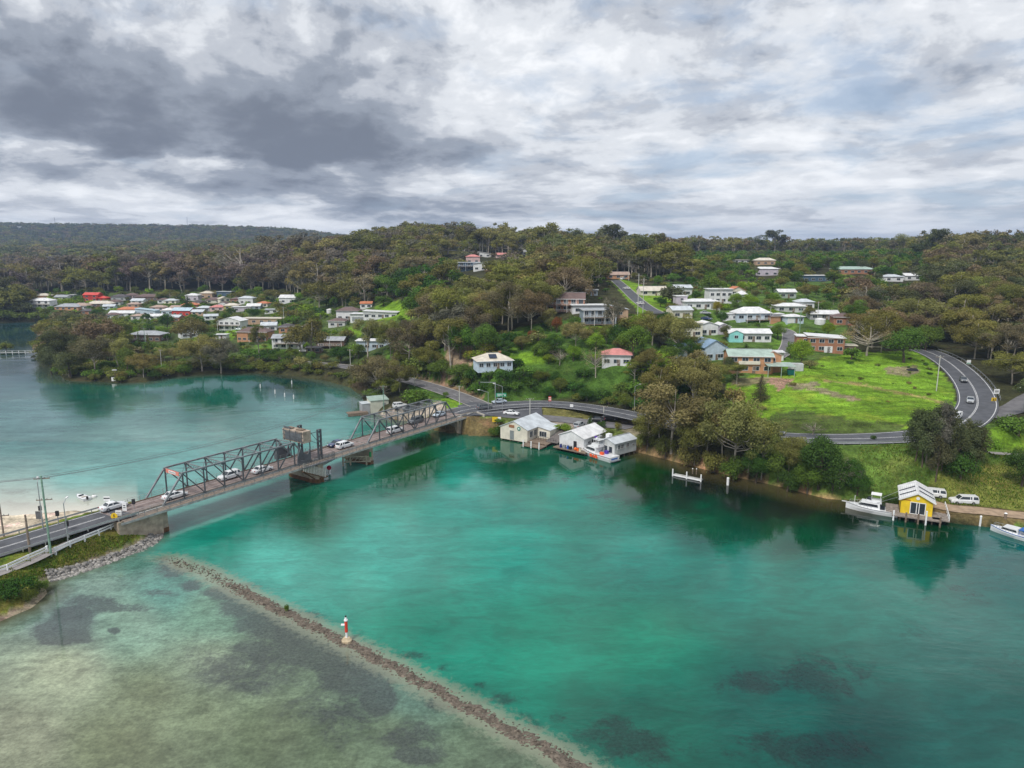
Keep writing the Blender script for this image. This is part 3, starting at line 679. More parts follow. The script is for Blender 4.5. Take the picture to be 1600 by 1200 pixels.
# plate girders of the lift span
for y in (-.35, 6.5):
    mb = MB(); mb.prism([(35.7, 5.3), (53.4, 5.3), (53.4, 4.1), (50, 4.05), (42, 3.7), (38, 3.0), (35.7, 2.9)], 1, y-.15, y+.15)
    for x in np.arange(36.5, 53, 1.5): mb.box((x, y-.2 if y < 1 else y+.2, 4.6), (.1, .1, 1.2))
    mb.build('lift_girder', M_pale, br)
# counterweight, its towers and rocker
mb = MB(); mb.box((34.4, 3.1, 11.0), (2.2, 7.2, 2.7)); cwt = mb.build('counterweight', mat('counterweight_concrete', (.40, .32, .25), .9, var=.4, scale=.8, bump=.3), br)
mb = MB(); mb.box((34.4, 1.6, 12.48), (1.3, 1.9, .26)); mb.box((34.2, 4.9, 12.5), (.9, 1.6, .3)); mb.build('weight_block', M_timber, cwt)
mb = MB()
mb.box((33.27, 3.1, 10.95), (.04, 5.6, 1.7))
for z in (10.0, 11.0, 12.0):
    mb.box((33.25, 3.1, z), (.1, 7.2, .12))
for y in (.0, 2, 4.2, 6.2): mb.box((33.23, y, 11.0), (.12, .14, 2.6))
mb.beam((33.2, -.3, 9.9), (33.2, 6.4, 12.1), .1); mb.build('steel_frame', M_brd, cwt)
mb = MB(); mb.box((33.6, 5.4, 12.6), (.1, 2.4, .5)); mb.build('handrail', M_brd, cwt)
for y in (-.35, 6.55):
    mb = MB()
    for dx in (-.45, .45): mb.beam((38+dx, y, DZ-.2), (38+dx, y, 12.0), .32, .4)
    for k in range(6):
        z0 = DZ+.3+k*1.1; mb.beam((37.65, y, z0), (38.35, y, z0+1.1), .07); mb.beam((38.35, y, z0), (37.65, y, z0+1.1), .07)
    mb.box((38, y, 12.02), (1.1, .5, .14)); mb.build('lift_tower', M_brd, br)
    mb = MB(); mb.beam((35.2, y, DZ-.2), (35.2, y, 9.9), .18)
    mb.beam((35.4, y, 11.6), (38, y, 11.6), .12); mb.beam((35.4, y, 9.9), (37.8, y, 8.6), .1); mb.beam((35.4, y, 12.0), (37.9, y, 8.8), .09); mb.build('rocker_strut', M_brd, br)
prof = [(31.2, 5.2), (31.4, 7.2), (32.3, 8.9), (33.2, 7.4), (34.2, 7.0), (34.8, 8.2), (35.0, 5.2)]

for ya, yb in ((6.6, 6.95), (-.75, -.5)): mb = MB(); mb.prism(prof, 1, ya, yb); mb.build('rocker_plate', M_brd, br)
mb = MB(); mb.box((32.6, 7.4, 6.1), (2.2, 1.3, 2.0)); mb.build('machinery_cabin', M_brd, br)
# mesh fence round the lift-span corner, walkway out to it
mb = MB(); x0, x1, y0 = 31, 40, -3.0
mb.box((35.5, -2.6, DZ-.25), (9, 1.0, .12))
for x in np.arange(x0, x1+.1, .45): mb.beam((x, y0, DZ-.2), (x, y0, DZ+1.6), .05)
for z in (.3, .7, 1.1, 1.6): mb.beam((x0, y0, DZ+z), (x1, y0, DZ+z), .06)
for x in (x0, x1):
    for k in range(3): mb.beam((x, y0+.4*k, DZ-.2), (x, y0+.4*k, DZ+1.6), .05)
    mb.beam((x, y0, DZ+1.6), (x, -2.1, DZ+1.6), .06)
mb.build('safety_fence', M_brd, br)
# piers
def pier(x, w0, w1, wx, top=4.4, fender=None):
    mb = MB(); n = 10; pr = [(x-wx/2, w0+wx/2), (x-wx/2, w1-wx/2), (x-wx*.25, w1), (x+wx*.25, w1), (x+wx/2, w1-wx/2), (x+wx/2, w0+wx/2), (x+wx*.25, w0), (x-wx*.25, w0)]
    mb.prism(pr, 2, .9, top); p = mb.build('pier', M_pier, br)
    mb = MB(); c = (x, (w0+w1)/2); mb.prism([((a-c[0])*1.04+c[0], (b-c[1])*1.02+c[1]) for a, b in pr], 2, -1.5, .9); mb.build('tidal_band', M_rust, p)
    return p
pier(-.3, -.9, 7, 2.2, 4.7)
p2 = pier(36.4, -2.2, 8.4, 3.0)
# white paling stair going down beside the footway to the middle pier
def zst(x): return 4.15-(x-31)*(2.9/6.0)
for k in range(15):
    x = 31.2+k*.43; mb = MB(); mb.box((x, -2.75, zst(x)+.95), (.2, .1, 1.9)); mb.build('paling', mat('fender_white', (.60, .58, .53), .8, var=.25, scale=3), br)
mb = MB()
for k in range(4): mb.box((37.4+.02, -2.6+.5*k, 2.1), (.1, .2, 1.9))
mb.build('paling', mat('fender_white', (.60, .58, .53), .8), br)
mb = MB(); mb.beam((31, -2.6, zst(31)-.1), (37.4, -2.6, zst(37.4)-.1), .25, .3); mb.beam((31, -2.5, zst(31)-.1), (36.0, -1.2, .4), .2); mb.box((37.0, -1.2, 1.1), (2.2, 3.0, .25)); mb.build('stair_frame', M_rust, br)
p3 = pier(53.2, -1.5, 7.6, 2.2)
mb = MB()
a = [(48.0, 3.2), (49.5, 2.2), (52.0, -.9), (52.4, -1.9)]
for p, q in zip(a, a[1:]):
    for z in (.9, 2.2): mb.beam((p[0], p[1], z), (q[0], q[1], z), .22, .22)
    for k in range(4):
        t = k/4; mb.beam((p[0]+(q[0]-p[0])*t, p[1]+(q[1]-p[1])*t, .9), (p[0]+(q[0]-p[0])*(t+.25), p[1]+(q[1]-p[1])*(t+.25), 2.2), .12)
    mb.beam((p[0], p[1], -1.5), (p[0], p[1], 2.4), .28)
mb.build('fender_frame', mat('fender_cream', (.50, .45, .33), .8, var=.3), br)
mb = MB(); mb.cyl((52.4, -1.9, 2.2), (52.4, -1.9, 3.4), .28); mb.build('channel_marker', mat('marker_green', (.01, .25, .07), .6), br)
# abutments, wing walls and the sloping apron
mb = MB(); mb.prism([(-9, 4.7), (-.9, 4.7), (-.9, -1), (-4, -1), (-9, 2.5)], 1, -1.2, 7.4); mb.build('abutment', M_pier, br)
mb = MB(); mb.box((91.8, 3.1, 2.0), (5.0, 8.4, 5.4)); ab = mb.build('abutment', M_pier, br)
M_apron = mat('stained_apron', (.24, .22, .18), .95, var=.55, scale=.25, bump=.3)
def loc(u, v, z): p = W(u, v, z)-Vector((BA.x, BA.y, 0)); return (p.x*BD.x+p.y*BD.y, -p.x*BD.y+p.y*BD.x, z)
mb = MB(); T1 = [loc(704,654,4.6), loc(722,650,4.7), loc(745,646,4.7), loc(757,652,4.4)]; T2 = [loc(693,671,.5), loc(712,673,.5), loc(737,672,.5), loc(752,664,.5)]
mb.loft([T1, T2], close=False, caps=False); mb.build('apron', M_apron, ab)
mb = MB()
for p, q in zip(T2, T2[1:]): mb.beam((p[0], p[1], .35), (q[0], q[1], .35), .7, .7)
mb.build('toe_wall', M_conc, ab)
mb = MB()
for p, q in zip(T1, T1[1:]): mb.beam((p[0], p[1], 4.85), (q[0], q[1], 4.85), .35, .8)
mb.build('parapet', M_conc, ab)
for (n1_, n2_) in zip(T1, T1[1:]): pass

# ------------------------------------------------------------------ causeway edge: rock, fence, guard rails, signs
def rocks(name, path, n, wid, smin, smax, m, zf, label, cat=None, kind='stuff', seed=1):
    r = np.random.RandomState(seed); base = []
    ico = [(0,0,1),(.89,0,.45),(.28,.85,.45),(-.72,.53,.45),(-.72,-.53,.45),(.28,-.85,.45),(.72,.53,-.45),(-.28,.85,-.45),(-.89,0,-.45),(-.28,-.85,-.45),(.72,-.53,-.45),(0,0,-1)]
    fc = [(0,1,2),(0,2,3),(0,3,4),(0,4,5),(0,5,1),(1,6,2),(2,7,3),(3,8,4),(4,9,5),(5,10,1),(2,6,7),(3,7,8),(4,8,9),(5,9,10),(1,10,6),(6,11,7),(7,11,8),(8,11,9),(9,11,10),(10,11,6)]
    ico = np.array(ico); fc = np.array(fc)
    seg = [(Vector(a), Vector(b)) for a, b in zip(path, path[1:])]; L = np.array([(b-a).length for a, b in seg]); cum = np.cumsum(L)
    Vs, Fs, Ts = [], [], []
    for i in range(n):
        t = r.rand()*cum[-1]; k = int(np.searchsorted(cum, t)); a, b = seg[k]; f = (t-(cum[k]-L[k]))/L[k]; d = (b-a).normalized()
        o = (r.rand()-.5)*wid; x = a.x+(b.x-a.x)*f-d.y*o; y = a.y+(b.y-a.y)*f+d.x*o; s = smin+(smax-smin)*r.rand()**2
        q = r.randn(3, 3); q, _ = np.linalg.qr(q); v = (ico*(1+.25*r.randn(12, 1)))@(q*np.array([1, .8, .65]))*s
        v = v+np.array([x, y, zf(x, y, o)+s*.25]); Vs.append(v); Fs.append(fc+12*i); Ts += [r.uniform(.55, 1.35)]*12
    T_ = np.array(Ts)[:, None]
    return tag(npmesh(name, np.vstack(Vs), np.vstack(Fs), [m], attrs={'tintc': ('FLOAT_COLOR', 'POINT', np.hstack([T_, T_, T_, T_*0+1]))}), label, cat, kind=kind)
def rockmat(name, col):
    m = bpy.data.materials.new(name); m.use_nodes = True; T = NT(m.node_tree)
    a = T.n('Attribute', attribute_name='tintc').outputs['Color']; c = T.v('MULTIPLY', a, col); g = T.n('NewGeometry').outputs['Position']
    c2 = T.v('SCALE', c); T.t.links.new(T.ss(T.noise(g, 3, 4, .7), .3, .7, .6, 1.3), c2.node.inputs['Scale'])
    T.n('OutputMaterial', {'Surface': T.n('BsdfPrincipled', {'Base Color': c2, 'Roughness': .9, 'Specular IOR Level': .25}).outputs[0]}); return m
M_rock = rockmat('armour_rock', (.27, .255, .235)); M_reef = rockmat('wet_reef_rock', (.135, .112, .088))
edge = [W(u, v, .3) for u, v in [(75,904),(110,894),(150,880),(190,866),(220,855),(240,843),(247,828)]]
rocks('riprap', edge, 1500, 2.4, .16, .55, M_rock, lambda x, y, o: max(H1(x, y), -.2), 'pale grey rocks', seed=3)
# the stone bank, awash
def bankmesh():
    P = [Vector((p.x, p.y)) for p in BANKP[1:]]; out = []
    for a, b in zip(P, P[1:]):
        n = int((b-a).length/.25)
        for i in range(n): out.append(a+(b-a)*(i/n))
    P = np.array([(p.x, p.y) for p in out]); d = np.gradient(P, axis=0); d /= np.linalg.norm(d, axis=1)[:, None]
    nn = np.stack([-d[:, 1], d[:, 0]], 1); K = 17; o = np.linspace(-1.9, 1.9, K)
    X = P[:, None, 0]+nn[:, None, 0]*o; Y = P[:, None, 1]+nn[:, None, 1]*o
    r = np.random.RandomState(5)
    taper = np.clip(np.arange(len(P))/90., 0, 1)[:, None]
    wob = fbm(X, Y, 6, 9)*.45
    prof = .12*np.clip(1-np.abs((o[None]+wob)/.95)**3.0, -1.5, 1)
    Z = prof*taper-.22*(1-taper)+r.randn(*X.shape)*.06+fbm(X, Y, 1.3, 4)*.05-.03
    n, k = X.shape; i = np.arange((n-1)*(k-1)); a = (i//(k-1))*k+i % (k-1)
    T_ = np.clip(.95+.25*fbm(X, Y, 2.0, 8)+.12*r.randn(*X.shape), .4, 1.6).ravel()[:, None]
    return tag(npmesh('breakwater', np.stack([X.ravel(), Y.ravel(), Z.ravel()], 1), np.stack([a, a+1, a+k+1, a+k], 1), [M_reef],
        attrs={'tintc': ('FLOAT_COLOR', 'POINT', np.hstack([T_, T_, T_, T_*0+1]))}, smooth=False),
        'long low brown stone training wall lying just awash between channel and flats', 'breakwater')
bankmesh()
rocks('loose_stones', BANKP[1:], 2300, 2.8, .05, .19, M_reef, lambda x, y, o: .08-.12*abs(o), 'brown stones', seed=9)
def two_rail_fence(pts, label, group):
    e = tag(empty('rail_fence', pts[0]), label, 'fence', group); o = pts[0]; mbp = None
    n = 0
    P = []
    for a, b in zip(pts, pts[1:]):
        k = max(1, round((b-a).length/2.6)); P += [a+(b-a)*(i/k) for i in range(k)]
    P.append(pts[-1])
    for i, p in enumerate(P):
        p = p-o; big = i in (0, len(P)-1)
        mb = MB(); mb.box((p.x, p.y, p.z+.5), (.2+.1*big, .2+.1*big, 1.25+.25*big)); mb.build('post', M_white, e)
    mb = MB()
    for a, b in zip(P, P[1:]):
        for z in (.55, 1.0): mb.beam(a-o+Vector((0, 0, z)), b-o+Vector((0, 0, z)), .1, .26)
    mb.build('rail', M_white, e)
def gp(u, v): p = pick(u, v); return p
two_rail_fence([gp(u, v) for u, v in [(87,866),(110,855),(155,837),(192,820),(203,814)]], 'white two rail fence from the green power pole up to the bridge', 'white path fences')
two_rail_fence([gp(u, v) for u, v in [(-20,902),(12,892),(45,877),(74,864)]], 'white two rail fence on the grass bank, left of the green power pole', 'white path fences')
def guard_rail(path, off, label, post=3.0, i0=0, i1=None, m=None):
    P = offs(path[i0:i1], off); e = tag(empty('guard_rail', tuple(P[0])), label, 'guard rail'); o = P[0]; mb = MB(); m2 = MB()
    acc = 1e9
    for i in range(len(P)-1):
        a = Vector(P[i]-o); b = Vector(P[i+1]-o); mb.beam(a+Vector((0, 0, .62)), b+Vector((0, 0, .62)), .06, .3); acc += (b-a).length
        if acc > post: m2 = MB(); m2.box((a.x, a.y, .35+a.z), (.12, .12, .8)); m2.build('post', M_steel, e); acc = 0
    mb.build('rail', m or M_steel, e)
CR, HW = ROADS['causeway_road'][0], ROADS['highway'][0]
guard_rail(CR, 4.6, 'galvanised guard rail along the grass side of the causeway road')
guard_rail(CR, -4.6, 'galvanised guard rail along the sandy side of the causeway road')
nh = len(HW)
def hidx(u, v, z): p = W(u, v, z); return int(np.argmin(np.hypot(HW[:, 0]-p.x, HW[:, 1]-p.y)))
guard_rail(HW, -5.4, 'guard rail on the outer edge of the sweeping highway bend', i0=hidx(1527,622,12), i1=nh-2)
guard_rail(HW, -5.3, 'guard rail above the shore on the straight below the grassy hill', i0=hidx(1180,680,7.8), i1=hidx(1420,683,9.6))
def sign(u, v, w, h, zc, m, label, face=0, shape='rect', marks=None, name='road_sign', posts=1):
    p = gp(u, v); e = tag(empty(name, p, R(face)), label, 'sign')
    mb = MB()
    for k in range(posts): mb.cyl(((k-(posts-1)/2)*w*.6, .06, 0), ((k-(posts-1)/2)*w*.6, .06, zc+h*.3), .05)
    mb.build('post', M_steel, e); mb = MB()
    if shape == 'disc': mb.cyl((0, -.03, zc), (0, .02, zc), w/2, n=20)
    else: mb.box((0, 0, zc), (w, .05, h))
    b = mb.build('panel', m, e)
    if marks:
        mb = MB()
        for x, z, a, c in marks[1]: mb.box((x, -.045, zc+z), (a, .02, c))
        mb.build('marking', marks[0], b)
M_gsign = mat('sign_green', (.03, .30, .17), .5); M_ysign = mat('sign_yellow', (.75, .50, .02), .5); M_red = mat('sign_red', (.6, .05, .03), .5)
sign(180,822,1.25,1.25,1.9,M_ysign,'round yellow warning sign on the grass beside the bridge approach',shape='disc',marks=(M_dark,[(0,.1,.16,.5),(0,-.35,.16,.14)]))
sign(187,819,1.1,1.3,2.0,M_white,'square white sign just right of the round yellow sign',marks=(M_steel,[(0,.3,.8,.12),(0,-.05,.7,.1),(0,-.35,.8,.1)]))
sign(196,808,.8,2.2,1.5,M_white,'tall narrow white board at the left end of the bridge',marks=(M_dark,[(0,.6,.4,.15),(0,.2,.45,.12)]))
sign(169,800,1.2,.9,2.6,M_white,'small white board on the lake side of the causeway by the sedan',marks=(M_dark,[(0,.1,1.1,.2)]))
sign(783,626,3.4,1.25,1.9,M_gsign,'large green direction sign behind the road junction',posts=2,marks=(M_white,[(-.6,.25,1.4,.14),(.6,.25,.6,.14),(-.4,-.05,1.7,.14),(-.8,-.35,.9,.12),(1.25,-.1,.3,.55)]))
sign(859,637,.85,1.5,2.8,M_red,'tall red and white sign at the tip of the grassed traffic island',marks=(M_white,[(0,.3,.8,.25),(0,-.3,.8,.25)]))
sign(893,640,1.0,.9,1.2,M_white,'little white board on the grassed traffic island')
sign(1556,622,1.6,1.4,1.9,M_white,'white notice board inside the turnoff beside the yellow marker',marks=(M_dark,[(0,.2,1.1,.15),(0,-.1,1.1,.15)]))
sign(1552,632,1.3,1.2,1.3,M_ysign,'yellow chevron marker at the highway turnoff corner',marks=(M_dark,[(-.2,0,.25,.8),(.3,0,.25,.8)]))
sign(1513,572,1.4,1.4,1.4,M_white,'white sign against the forest outside the highway bend',marks=(M_gsign,[(0,-.4,1.3,.25)]))
sign(58,868,1.0,.9,.8,M_white,'small white box sign beside the wooden pole stump') if False else None
sign(776,664,2.6,1.5,1.6,M_ysign,'yellow and white board in the bushes beside the cream boatshed',marks=(M_white,[(.8,0,.9,1.4)]))
sign(62,814,1.3,1.6,1.2,M_brd,'dark grey utility cabinet on the sand side of the causeway',name='utility_cabinet')
# ------------------------------------------------------------------ buildings
def wallmat(name, col, lines=True): return mat('wall_'+name, col, .8, var=.18, scale=.6, lines=('Z', 2.2, .3) if lines else None)
def roofmat(name, col, metal=True): return mat('roof_'+name, col, .45 if metal else .8, var=.22, scale=.5, lines=('X' , .9, .35) if metal else ('Z', 3.0, .4))
WL = dict(white=(.72,.73,.73), cream=(.70,.66,.55), grey=(.34,.35,.36), bluegrey=(.30,.36,.42), brick=(.36,.17,.10), orange=(.52,.27,.14), tan=(.48,.33,.22), brown=(.17,.11,.08),
          aqua=(.28,.66,.64), pink=(.62,.46,.44), yellow=(.80,.56,.02), mustard=(.42,.40,.14), pale=(.55,.56,.55), lilac=(.55,.50,.56), navy=(.07,.12,.18), red=(.50,.05,.035), paleblue=(.50,.60,.68), green=(.35,.42,.36))
RFc = dict(white=(.74,.74,.74), grey=(.36,.38,.40), dark=(.10,.09,.095), brown=(.16,.11,.10), red=(.62,.07,.05), orange=(.55,.20,.10), pink=(.60,.24,.22), blue=(.22,.33,.46), green=(.36,.46,.40),
           cream=(.66,.60,.50), paleblue=(.45,.58,.66), tan=(.42,.30,.24), zinc=(.56,.60,.63))
M_frame = mat('window_frame', (.60, .60, .59), .6, var=.05)
M_trim = mat('white_trim', (.74, .74, .73), .6, var=.05)
M_panel = mat('solar_panel', (.02, .03, .06), .25, var=.1)
LAND = []       # (u, v, short name) for telling trees apart
BOXES = []      # picture boxes trees should not hide
def win(e, x, y, z, w, h, face, mull=1, m=None, dark=True):
    """face 'f' front (-y), 'r' right (+x), 'l' left, 'b' back"""
    mb = MB(); t = .09
    def bx(cx, cz, ww, hh, dep, off):
        if face in 'fb': s = -1 if face == 'f' else 1; mb.box((x+cx, y+s*off, z+cz), (ww, dep, hh))
        else: s = 1 if face == 'r' else -1; mb.box((x+s*off, y+cx, z+cz), (dep, ww, hh))
    mb.cur = 0; bx(0, 0, w, h, .06, .03); mb.cur = 1
    bx(0, h/2, w+t*2, t, .12, .045); bx(0, -h/2, w+t*2, t, .12, .045); bx(-w/2-t/2, 0, t, h-t, .12, .045); bx(w/2+t/2, 0, t, h-t, .12, .045)
    for k in range(mull): bx(-w/2+w*(k+1)/(mull+1), 0, .06, h-t, .1, .04)
    return mb.build('window', [M_glass, m or M_frame], e)
def door(e, x, y, z, w, h, face='f', m=None, name='door'):
    mb = MB()
    if face == 'f': mb.box((x, y-.04, z+h/2), (w, .08, h))
    elif face == 'r': mb.box((x+.04, y, z+h/2), (.08, w, h))
    else: mb.box((x-.04, y, z+h/2), (.08, w, h))
    d = mb.build(name, m or M_frame, e)
    if name == 'garage_door':
        mb = MB()
        for k in range(1, 5):
            if face == 'f': mb.box((x, y-.09, z+h*k/5), (w*.98, .02, .05))
            elif face == 'r': mb.box((x+.09, y, z+h*k/5), (.02, w*.98, .05))
            else: mb.box((x-.09, y, z+h*k/5), (.02, w*.98, .05))
        mb.build('panel_groove', M_steel, d)
    return d
def body(e, w, d, h, roof, wall, rf, rise=None, ov=.5, x0=0, y0=0, z0=0, found=3.0):
    """walls and roof of one block, front wall at y0, centre x0"""
    xa, xb, ya, yb = x0-w/2, x0+w/2, y0, y0+d
    mb = MB(); rise = rise if rise is not None else (min(w, d)*.22 if roof not in ('flat',) else .25)
    if roof == 'gx':
        mb.prism([(ya, z0-found), (yb, z0-found), (yb, z0+h), ((ya+yb)/2, z0+h+rise-.02), (ya, z0+h)], 0, xa, xb)
    elif roof == 'gy':
        mb.prism([(xa, z0-found), (xb, z0-found), (xb, z0+h), (x0, z0+h+rise-.02), (xa, z0+h)], 1, ya, yb)
    elif roof == 'skl':   # high on left
        mb.prism([(xa, z0-found), (xb, z0-found), (xb, z0+h), (xa, z0+h+rise)], 1, ya, yb)
    elif roof == 'skr':
        mb.prism([(xa, z0-found), (xb, z0-found), (xb, z0+h+rise), (xa, z0+h)], 1, ya, yb)
    elif roof == 'skb':   # high at back
        mb.prism([(ya, z0-found), (yb, z0-found), (yb, z0+h+rise), (ya, z0+h)], 0, xa, xb)
    else: mb.box((x0, (ya+yb)/2, z0+(h-found)/2), (w, d, h+found))
    mb.build('wall', wall, e)
    mb = MB(); t = .16; zt = z0+h; o = ov
    if roof == 'gx':
        k = rise/(d/2)*o; ym = (ya+yb)/2
        mb.prism([(ya-o, zt-k), (ym, zt+rise), (yb+o, zt-k), (yb+o, zt-k+t), (ym, zt+rise+t), (ya-o, zt-k+t)], 0, xa-o*.7, xb+o*.7)
    elif roof == 'gy':
        k = rise/(w/2)*o
        mb.prism([(xa-o, zt-k), (x0, zt+rise), (xb+o, zt-k), (xb+o, zt-k+t), (x0, zt+rise+t), (xa-o, zt-k+t)], 1, ya-o*.7, yb+o*.7)
    elif roof == 'skl': mb.prism([(xa-o, zt+rise+.03), (xb+o, zt-.03), (xb+o, zt-.03+t), (xa-o, zt+rise+.03+t)], 1, ya-o, yb+o)
    elif roof == 'skr': mb.prism([(xa-o, zt-.03), (xb+o, zt+rise+.03), (xb+o, zt+rise+.03+t), (xa-o, zt-.03+t)], 1, ya-o, yb+o)
    elif roof == 'skb': mb.prism([(ya-o, zt-.03), (yb+o, zt+rise+.03), (yb+o, zt+rise+.03+t), (ya-o, zt-.03+t)], 0, xa-o, xb+o)
    elif roof == 'flat':
        mb.box((x0, (ya+yb)/2, zt+rise/2), (w+2*o, d+2*o, rise))
    elif roof == 'hip':
        a, b, c, f = xa-o, xb+o, ya-o, yb+o; i = min(w, d)/2+o; ym, xm = (c+f)/2, (a+b)/2
        if w >= d: r1, r2 = (a+i, ym), (b-i+.01, ym)
        else: r1, r2 = (xm, c+i), (xm, f-i+.01)
        vs = [(a,c,zt),(b,c,zt),(b,f,zt),(a,f,zt),(a,c,zt+t),(b,c,zt+t),(b,f,zt+t),(a,f,zt+t),(r1[0],r1[1],zt+t+rise),(r2[0],r2[1],zt+t+rise)]
        fs = [(3,2,1,0),(0,1,5,4),(1,2,6,5),(2,3,7,6),(3,0,4,7)]
        fs += [(4,5,9,8),(5,6,9),(6,7,8,9),(7,4,8)] if w >= d else [(4,5,8),(5,6,9,8),(6,7,9),(7,4,8,9)]
        mb.add(vs, fs)
    ro = mb.build('roof', rf, e)
    if roof in ('gx', 'hip') and w >= d and w > 7:      # ridge capping
        mb = MB(); ym = (ya+yb)/2; i = 0 if roof == 'gx' else min(w, d)/2+o
        mb.box((x0, ym, zt+rise+t+.02), (w-2*(i-o)-.2, .35, .1)); mb.build('ridge_cap', M_frame if rf.name in ('roof_white',) else M_steel, ro)
    return ro
def balcony(e, x0, x1, y, z, dep=1.8, h=2.6, m=None, posts=True, floor=None):
    m = m or M_trim; mb = MB(); mb.box(((x0+x1)/2, y-dep/2, z-.1), (x1-x0, dep, .2)); b = mb.build('balcony', floor or M_timber, e)
    mb = MB(); n = max(2, int((x1-x0)/1.2))
    for k in range(n+1): mb.box((x0+(x1-x0)*k/n, y-dep+.05, z+.5), (.07, .07, 1.0))
    mb.box(((x0+x1)/2, y-dep+.05, z+1.0), (x1-x0, .08, .08)); mb.box(((x0+x1)/2, y-dep+.05, z+.45), (x1-x0, .05, .06)); mb.build('railing', m, b)
    if posts:
        k = max(1, int((x1-x0)/4))
        for i in range(k+1): mb = MB(); mb.box((x0+(x1-x0)*i/k*.98+.1, y-dep+.05, z+h/2-1.6), (.14, .14, h+3.0)); mb.build('post', m, b)
def house(name, u, v, w, d, st, rot, roof, wall, rf, label, short=None, rise=None, lines=True, wins=True, bal=None, gar=None, chim=None, solar=None, wing=None, wcols=None, sh=2.7, cat='house', side='r', dz=0, group=None, protect=.75, found=1.0, zf=None):
    p = pick(u, v) if zf is None else W(u, v, zf)
    face = math.atan2(-p.x, p.y)      # facing the viewpoint's bearing, then turned by rot
    e = tag(empty(name, (p.x, p.y, p.z+dz), face*0+R(rot)), label, cat, group)
    wm = wallmat(wall, WL[wall], lines); rm = roofmat(rf, RFc[rf], rf not in ('brown', 'orange', 'pink', 'tan', 'dark'))
    h = st*sh; body(e, w, d, h, roof, wm, rm, rise, found=found)
    if wing:
        for (wx, wy, ww, wd, ws, wr, *mm) in wing:
            body(e, ww, wd, ws*sh, wr, wallmat(mm[0], WL[mm[0]], lines) if mm else wm, roofmat(mm[1], RFc[mm[1]]) if len(mm) > 1 else rm, x0=wx, y0=wy, ov=.35)
            if ww > 3:
                for k in range(max(1, int(ww/3.2))): win(e, wx-ww/2+ww*(k+.5)/max(1, int(ww/3.2)), wy, ws*sh-1.35, 1.3, 1.1, 'f')
    if wins:
        far = p.y > 420
        for f in range(int(st)):
            z = f*sh+1.5; n = wcols or max(2, int(w/(3.6 if not far else 4.5)))
            skip = []
            for k in range(n):
                x = -w/2+w*(k+.5)/n
                if gar and f == 0 and abs(x-gar[0]) < gar[1]/2+.9: continue
                ww = min(2.0, w/n*.55); win(e, x, 0, z, ww, 1.3 if not (bal and f == st-1) else 1.9, 'f', 1)
            if not far:
                for k in range(max(1, int(d/4))):
                    y = d*(k+.5)/max(1, int(d/4)); win(e, (w/2 if side == 'r' else -w/2), y, z, 1.3, 1.1, side, 1)
        if not bal and not gar and not far and st < 2: pass
    if wins and p.y <= 420: door(e, w*.08, 0, 0, .95, 2.1, 'f', M_timber)
    if bal: balcony(e, -w/2+bal[0]*w, -w/2+bal[1]*w, 0, (st-1)*sh+.05, dep=1.8)
    if gar: door(e, gar[0], 0, .05, gar[1], 2.2, 'f', {'w': M_trim, 'g': M_steel, 'o': wallmat('orange', WL['orange'])}[gar[2] if len(gar) > 2 else 'w'], 'garage_door')
    if chim: mb = MB(); mb.box((chim[0], chim[1], h+1.1), (.8, .7, 2.6)); mb.box((chim[0], chim[1], h+2.45), (.95, .85, .15)); mb.build('chimney', wallmat('brick', WL['brick']), e)
    if solar:
        sx, sy, sw, sdp, zz, tilt = solar; mb = MB()
        vs = [(sx-sw/2, sy-sdp/2, zz), (sx+sw/2, sy-sdp/2, zz), (sx+sw/2, sy+sdp/2, zz+tilt), (sx-sw/2, sy+sdp/2, zz+tilt)]
        mb.loft([[(a, b, c) for a, b, c in vs], [(a, b, c+.08) for a, b, c in vs]]); mb.build('solar_panel', M_panel, e)
    if p.y < 420 and roof in ('gx', 'hip', 'flat', 'skl'):
        mb = MB(); oo = .5; zz = h+(.05 if roof != 'gx' else -.0)-(((rise if rise is not None else min(w, d)*.22)/(d/2)*oo) if roof == 'gx' else 0)
        mb.box((0, -oo-.07, zz+.04), (w+2*oo*(.7 if roof == 'gx' else 1), .14, .16)); mb.build('gutter', M_trim if wall != 'white' else M_steel, e)
    sc = FPX/math.hypot(p.y, 40); hp = (h+2)*sc*.97
    LAND.append((u, v-hp*.4, short or name.replace('_', ' ')))
    BOXES.append((u-w*.5*sc*protect, v-hp*.95, u+w*.5*sc*protect, v-hp*(.25 if protect > .5 else .6), p.y-1))
    return e
H = house
# --- near hill, right
e = H('brick_house', 1172, 583, 13.5, 8.5, 2, -6, 'gx', 'orange', 'green', 'two storey orange brick house with pale green roof above the grassy slope', 'green roofed brick house', wcols=4, rise=1.5,
  wing=[(7.2, 2.0, 5.0, 6.5, 2, 'gy', 'orange', 'tan')])
mb = MB(); mb.box((-.5, -.35, 3.3), (6.5, .5, 1.0)); mb.build('balcony_panel', wallmat('cream', WL['cream']), e)
mb = MB(); mb.prism([(-4.5, 2.9), (2.2, 3.2), (2.2, 3.3), (-4.5, 3.0)], 0, 4.2, 12.5)
for x in (4.4, 8.3, 12.2): mb.box((x, -4.2, .9), (.15, .15, 4.2))
mb.build('carport', roofmat('green', RFc['green']), e)
H('brick_house', 1290, 551, 12, 9, 2, -14, 'skl', 'brick', 'white', 'red brown brick house with white skillion roof at the top of the grass', 'white roofed brick house', rise=.6, gar=(.8, 2.7), wcols=4, sh=2.6,
  wing=[(-6.5, 2.5, 6, 6, 2, 'flat', 'brick', 'white'), (8.2, 1.5, 4.2, 4.5, .95, 'flat', 'brown', 'cream')])
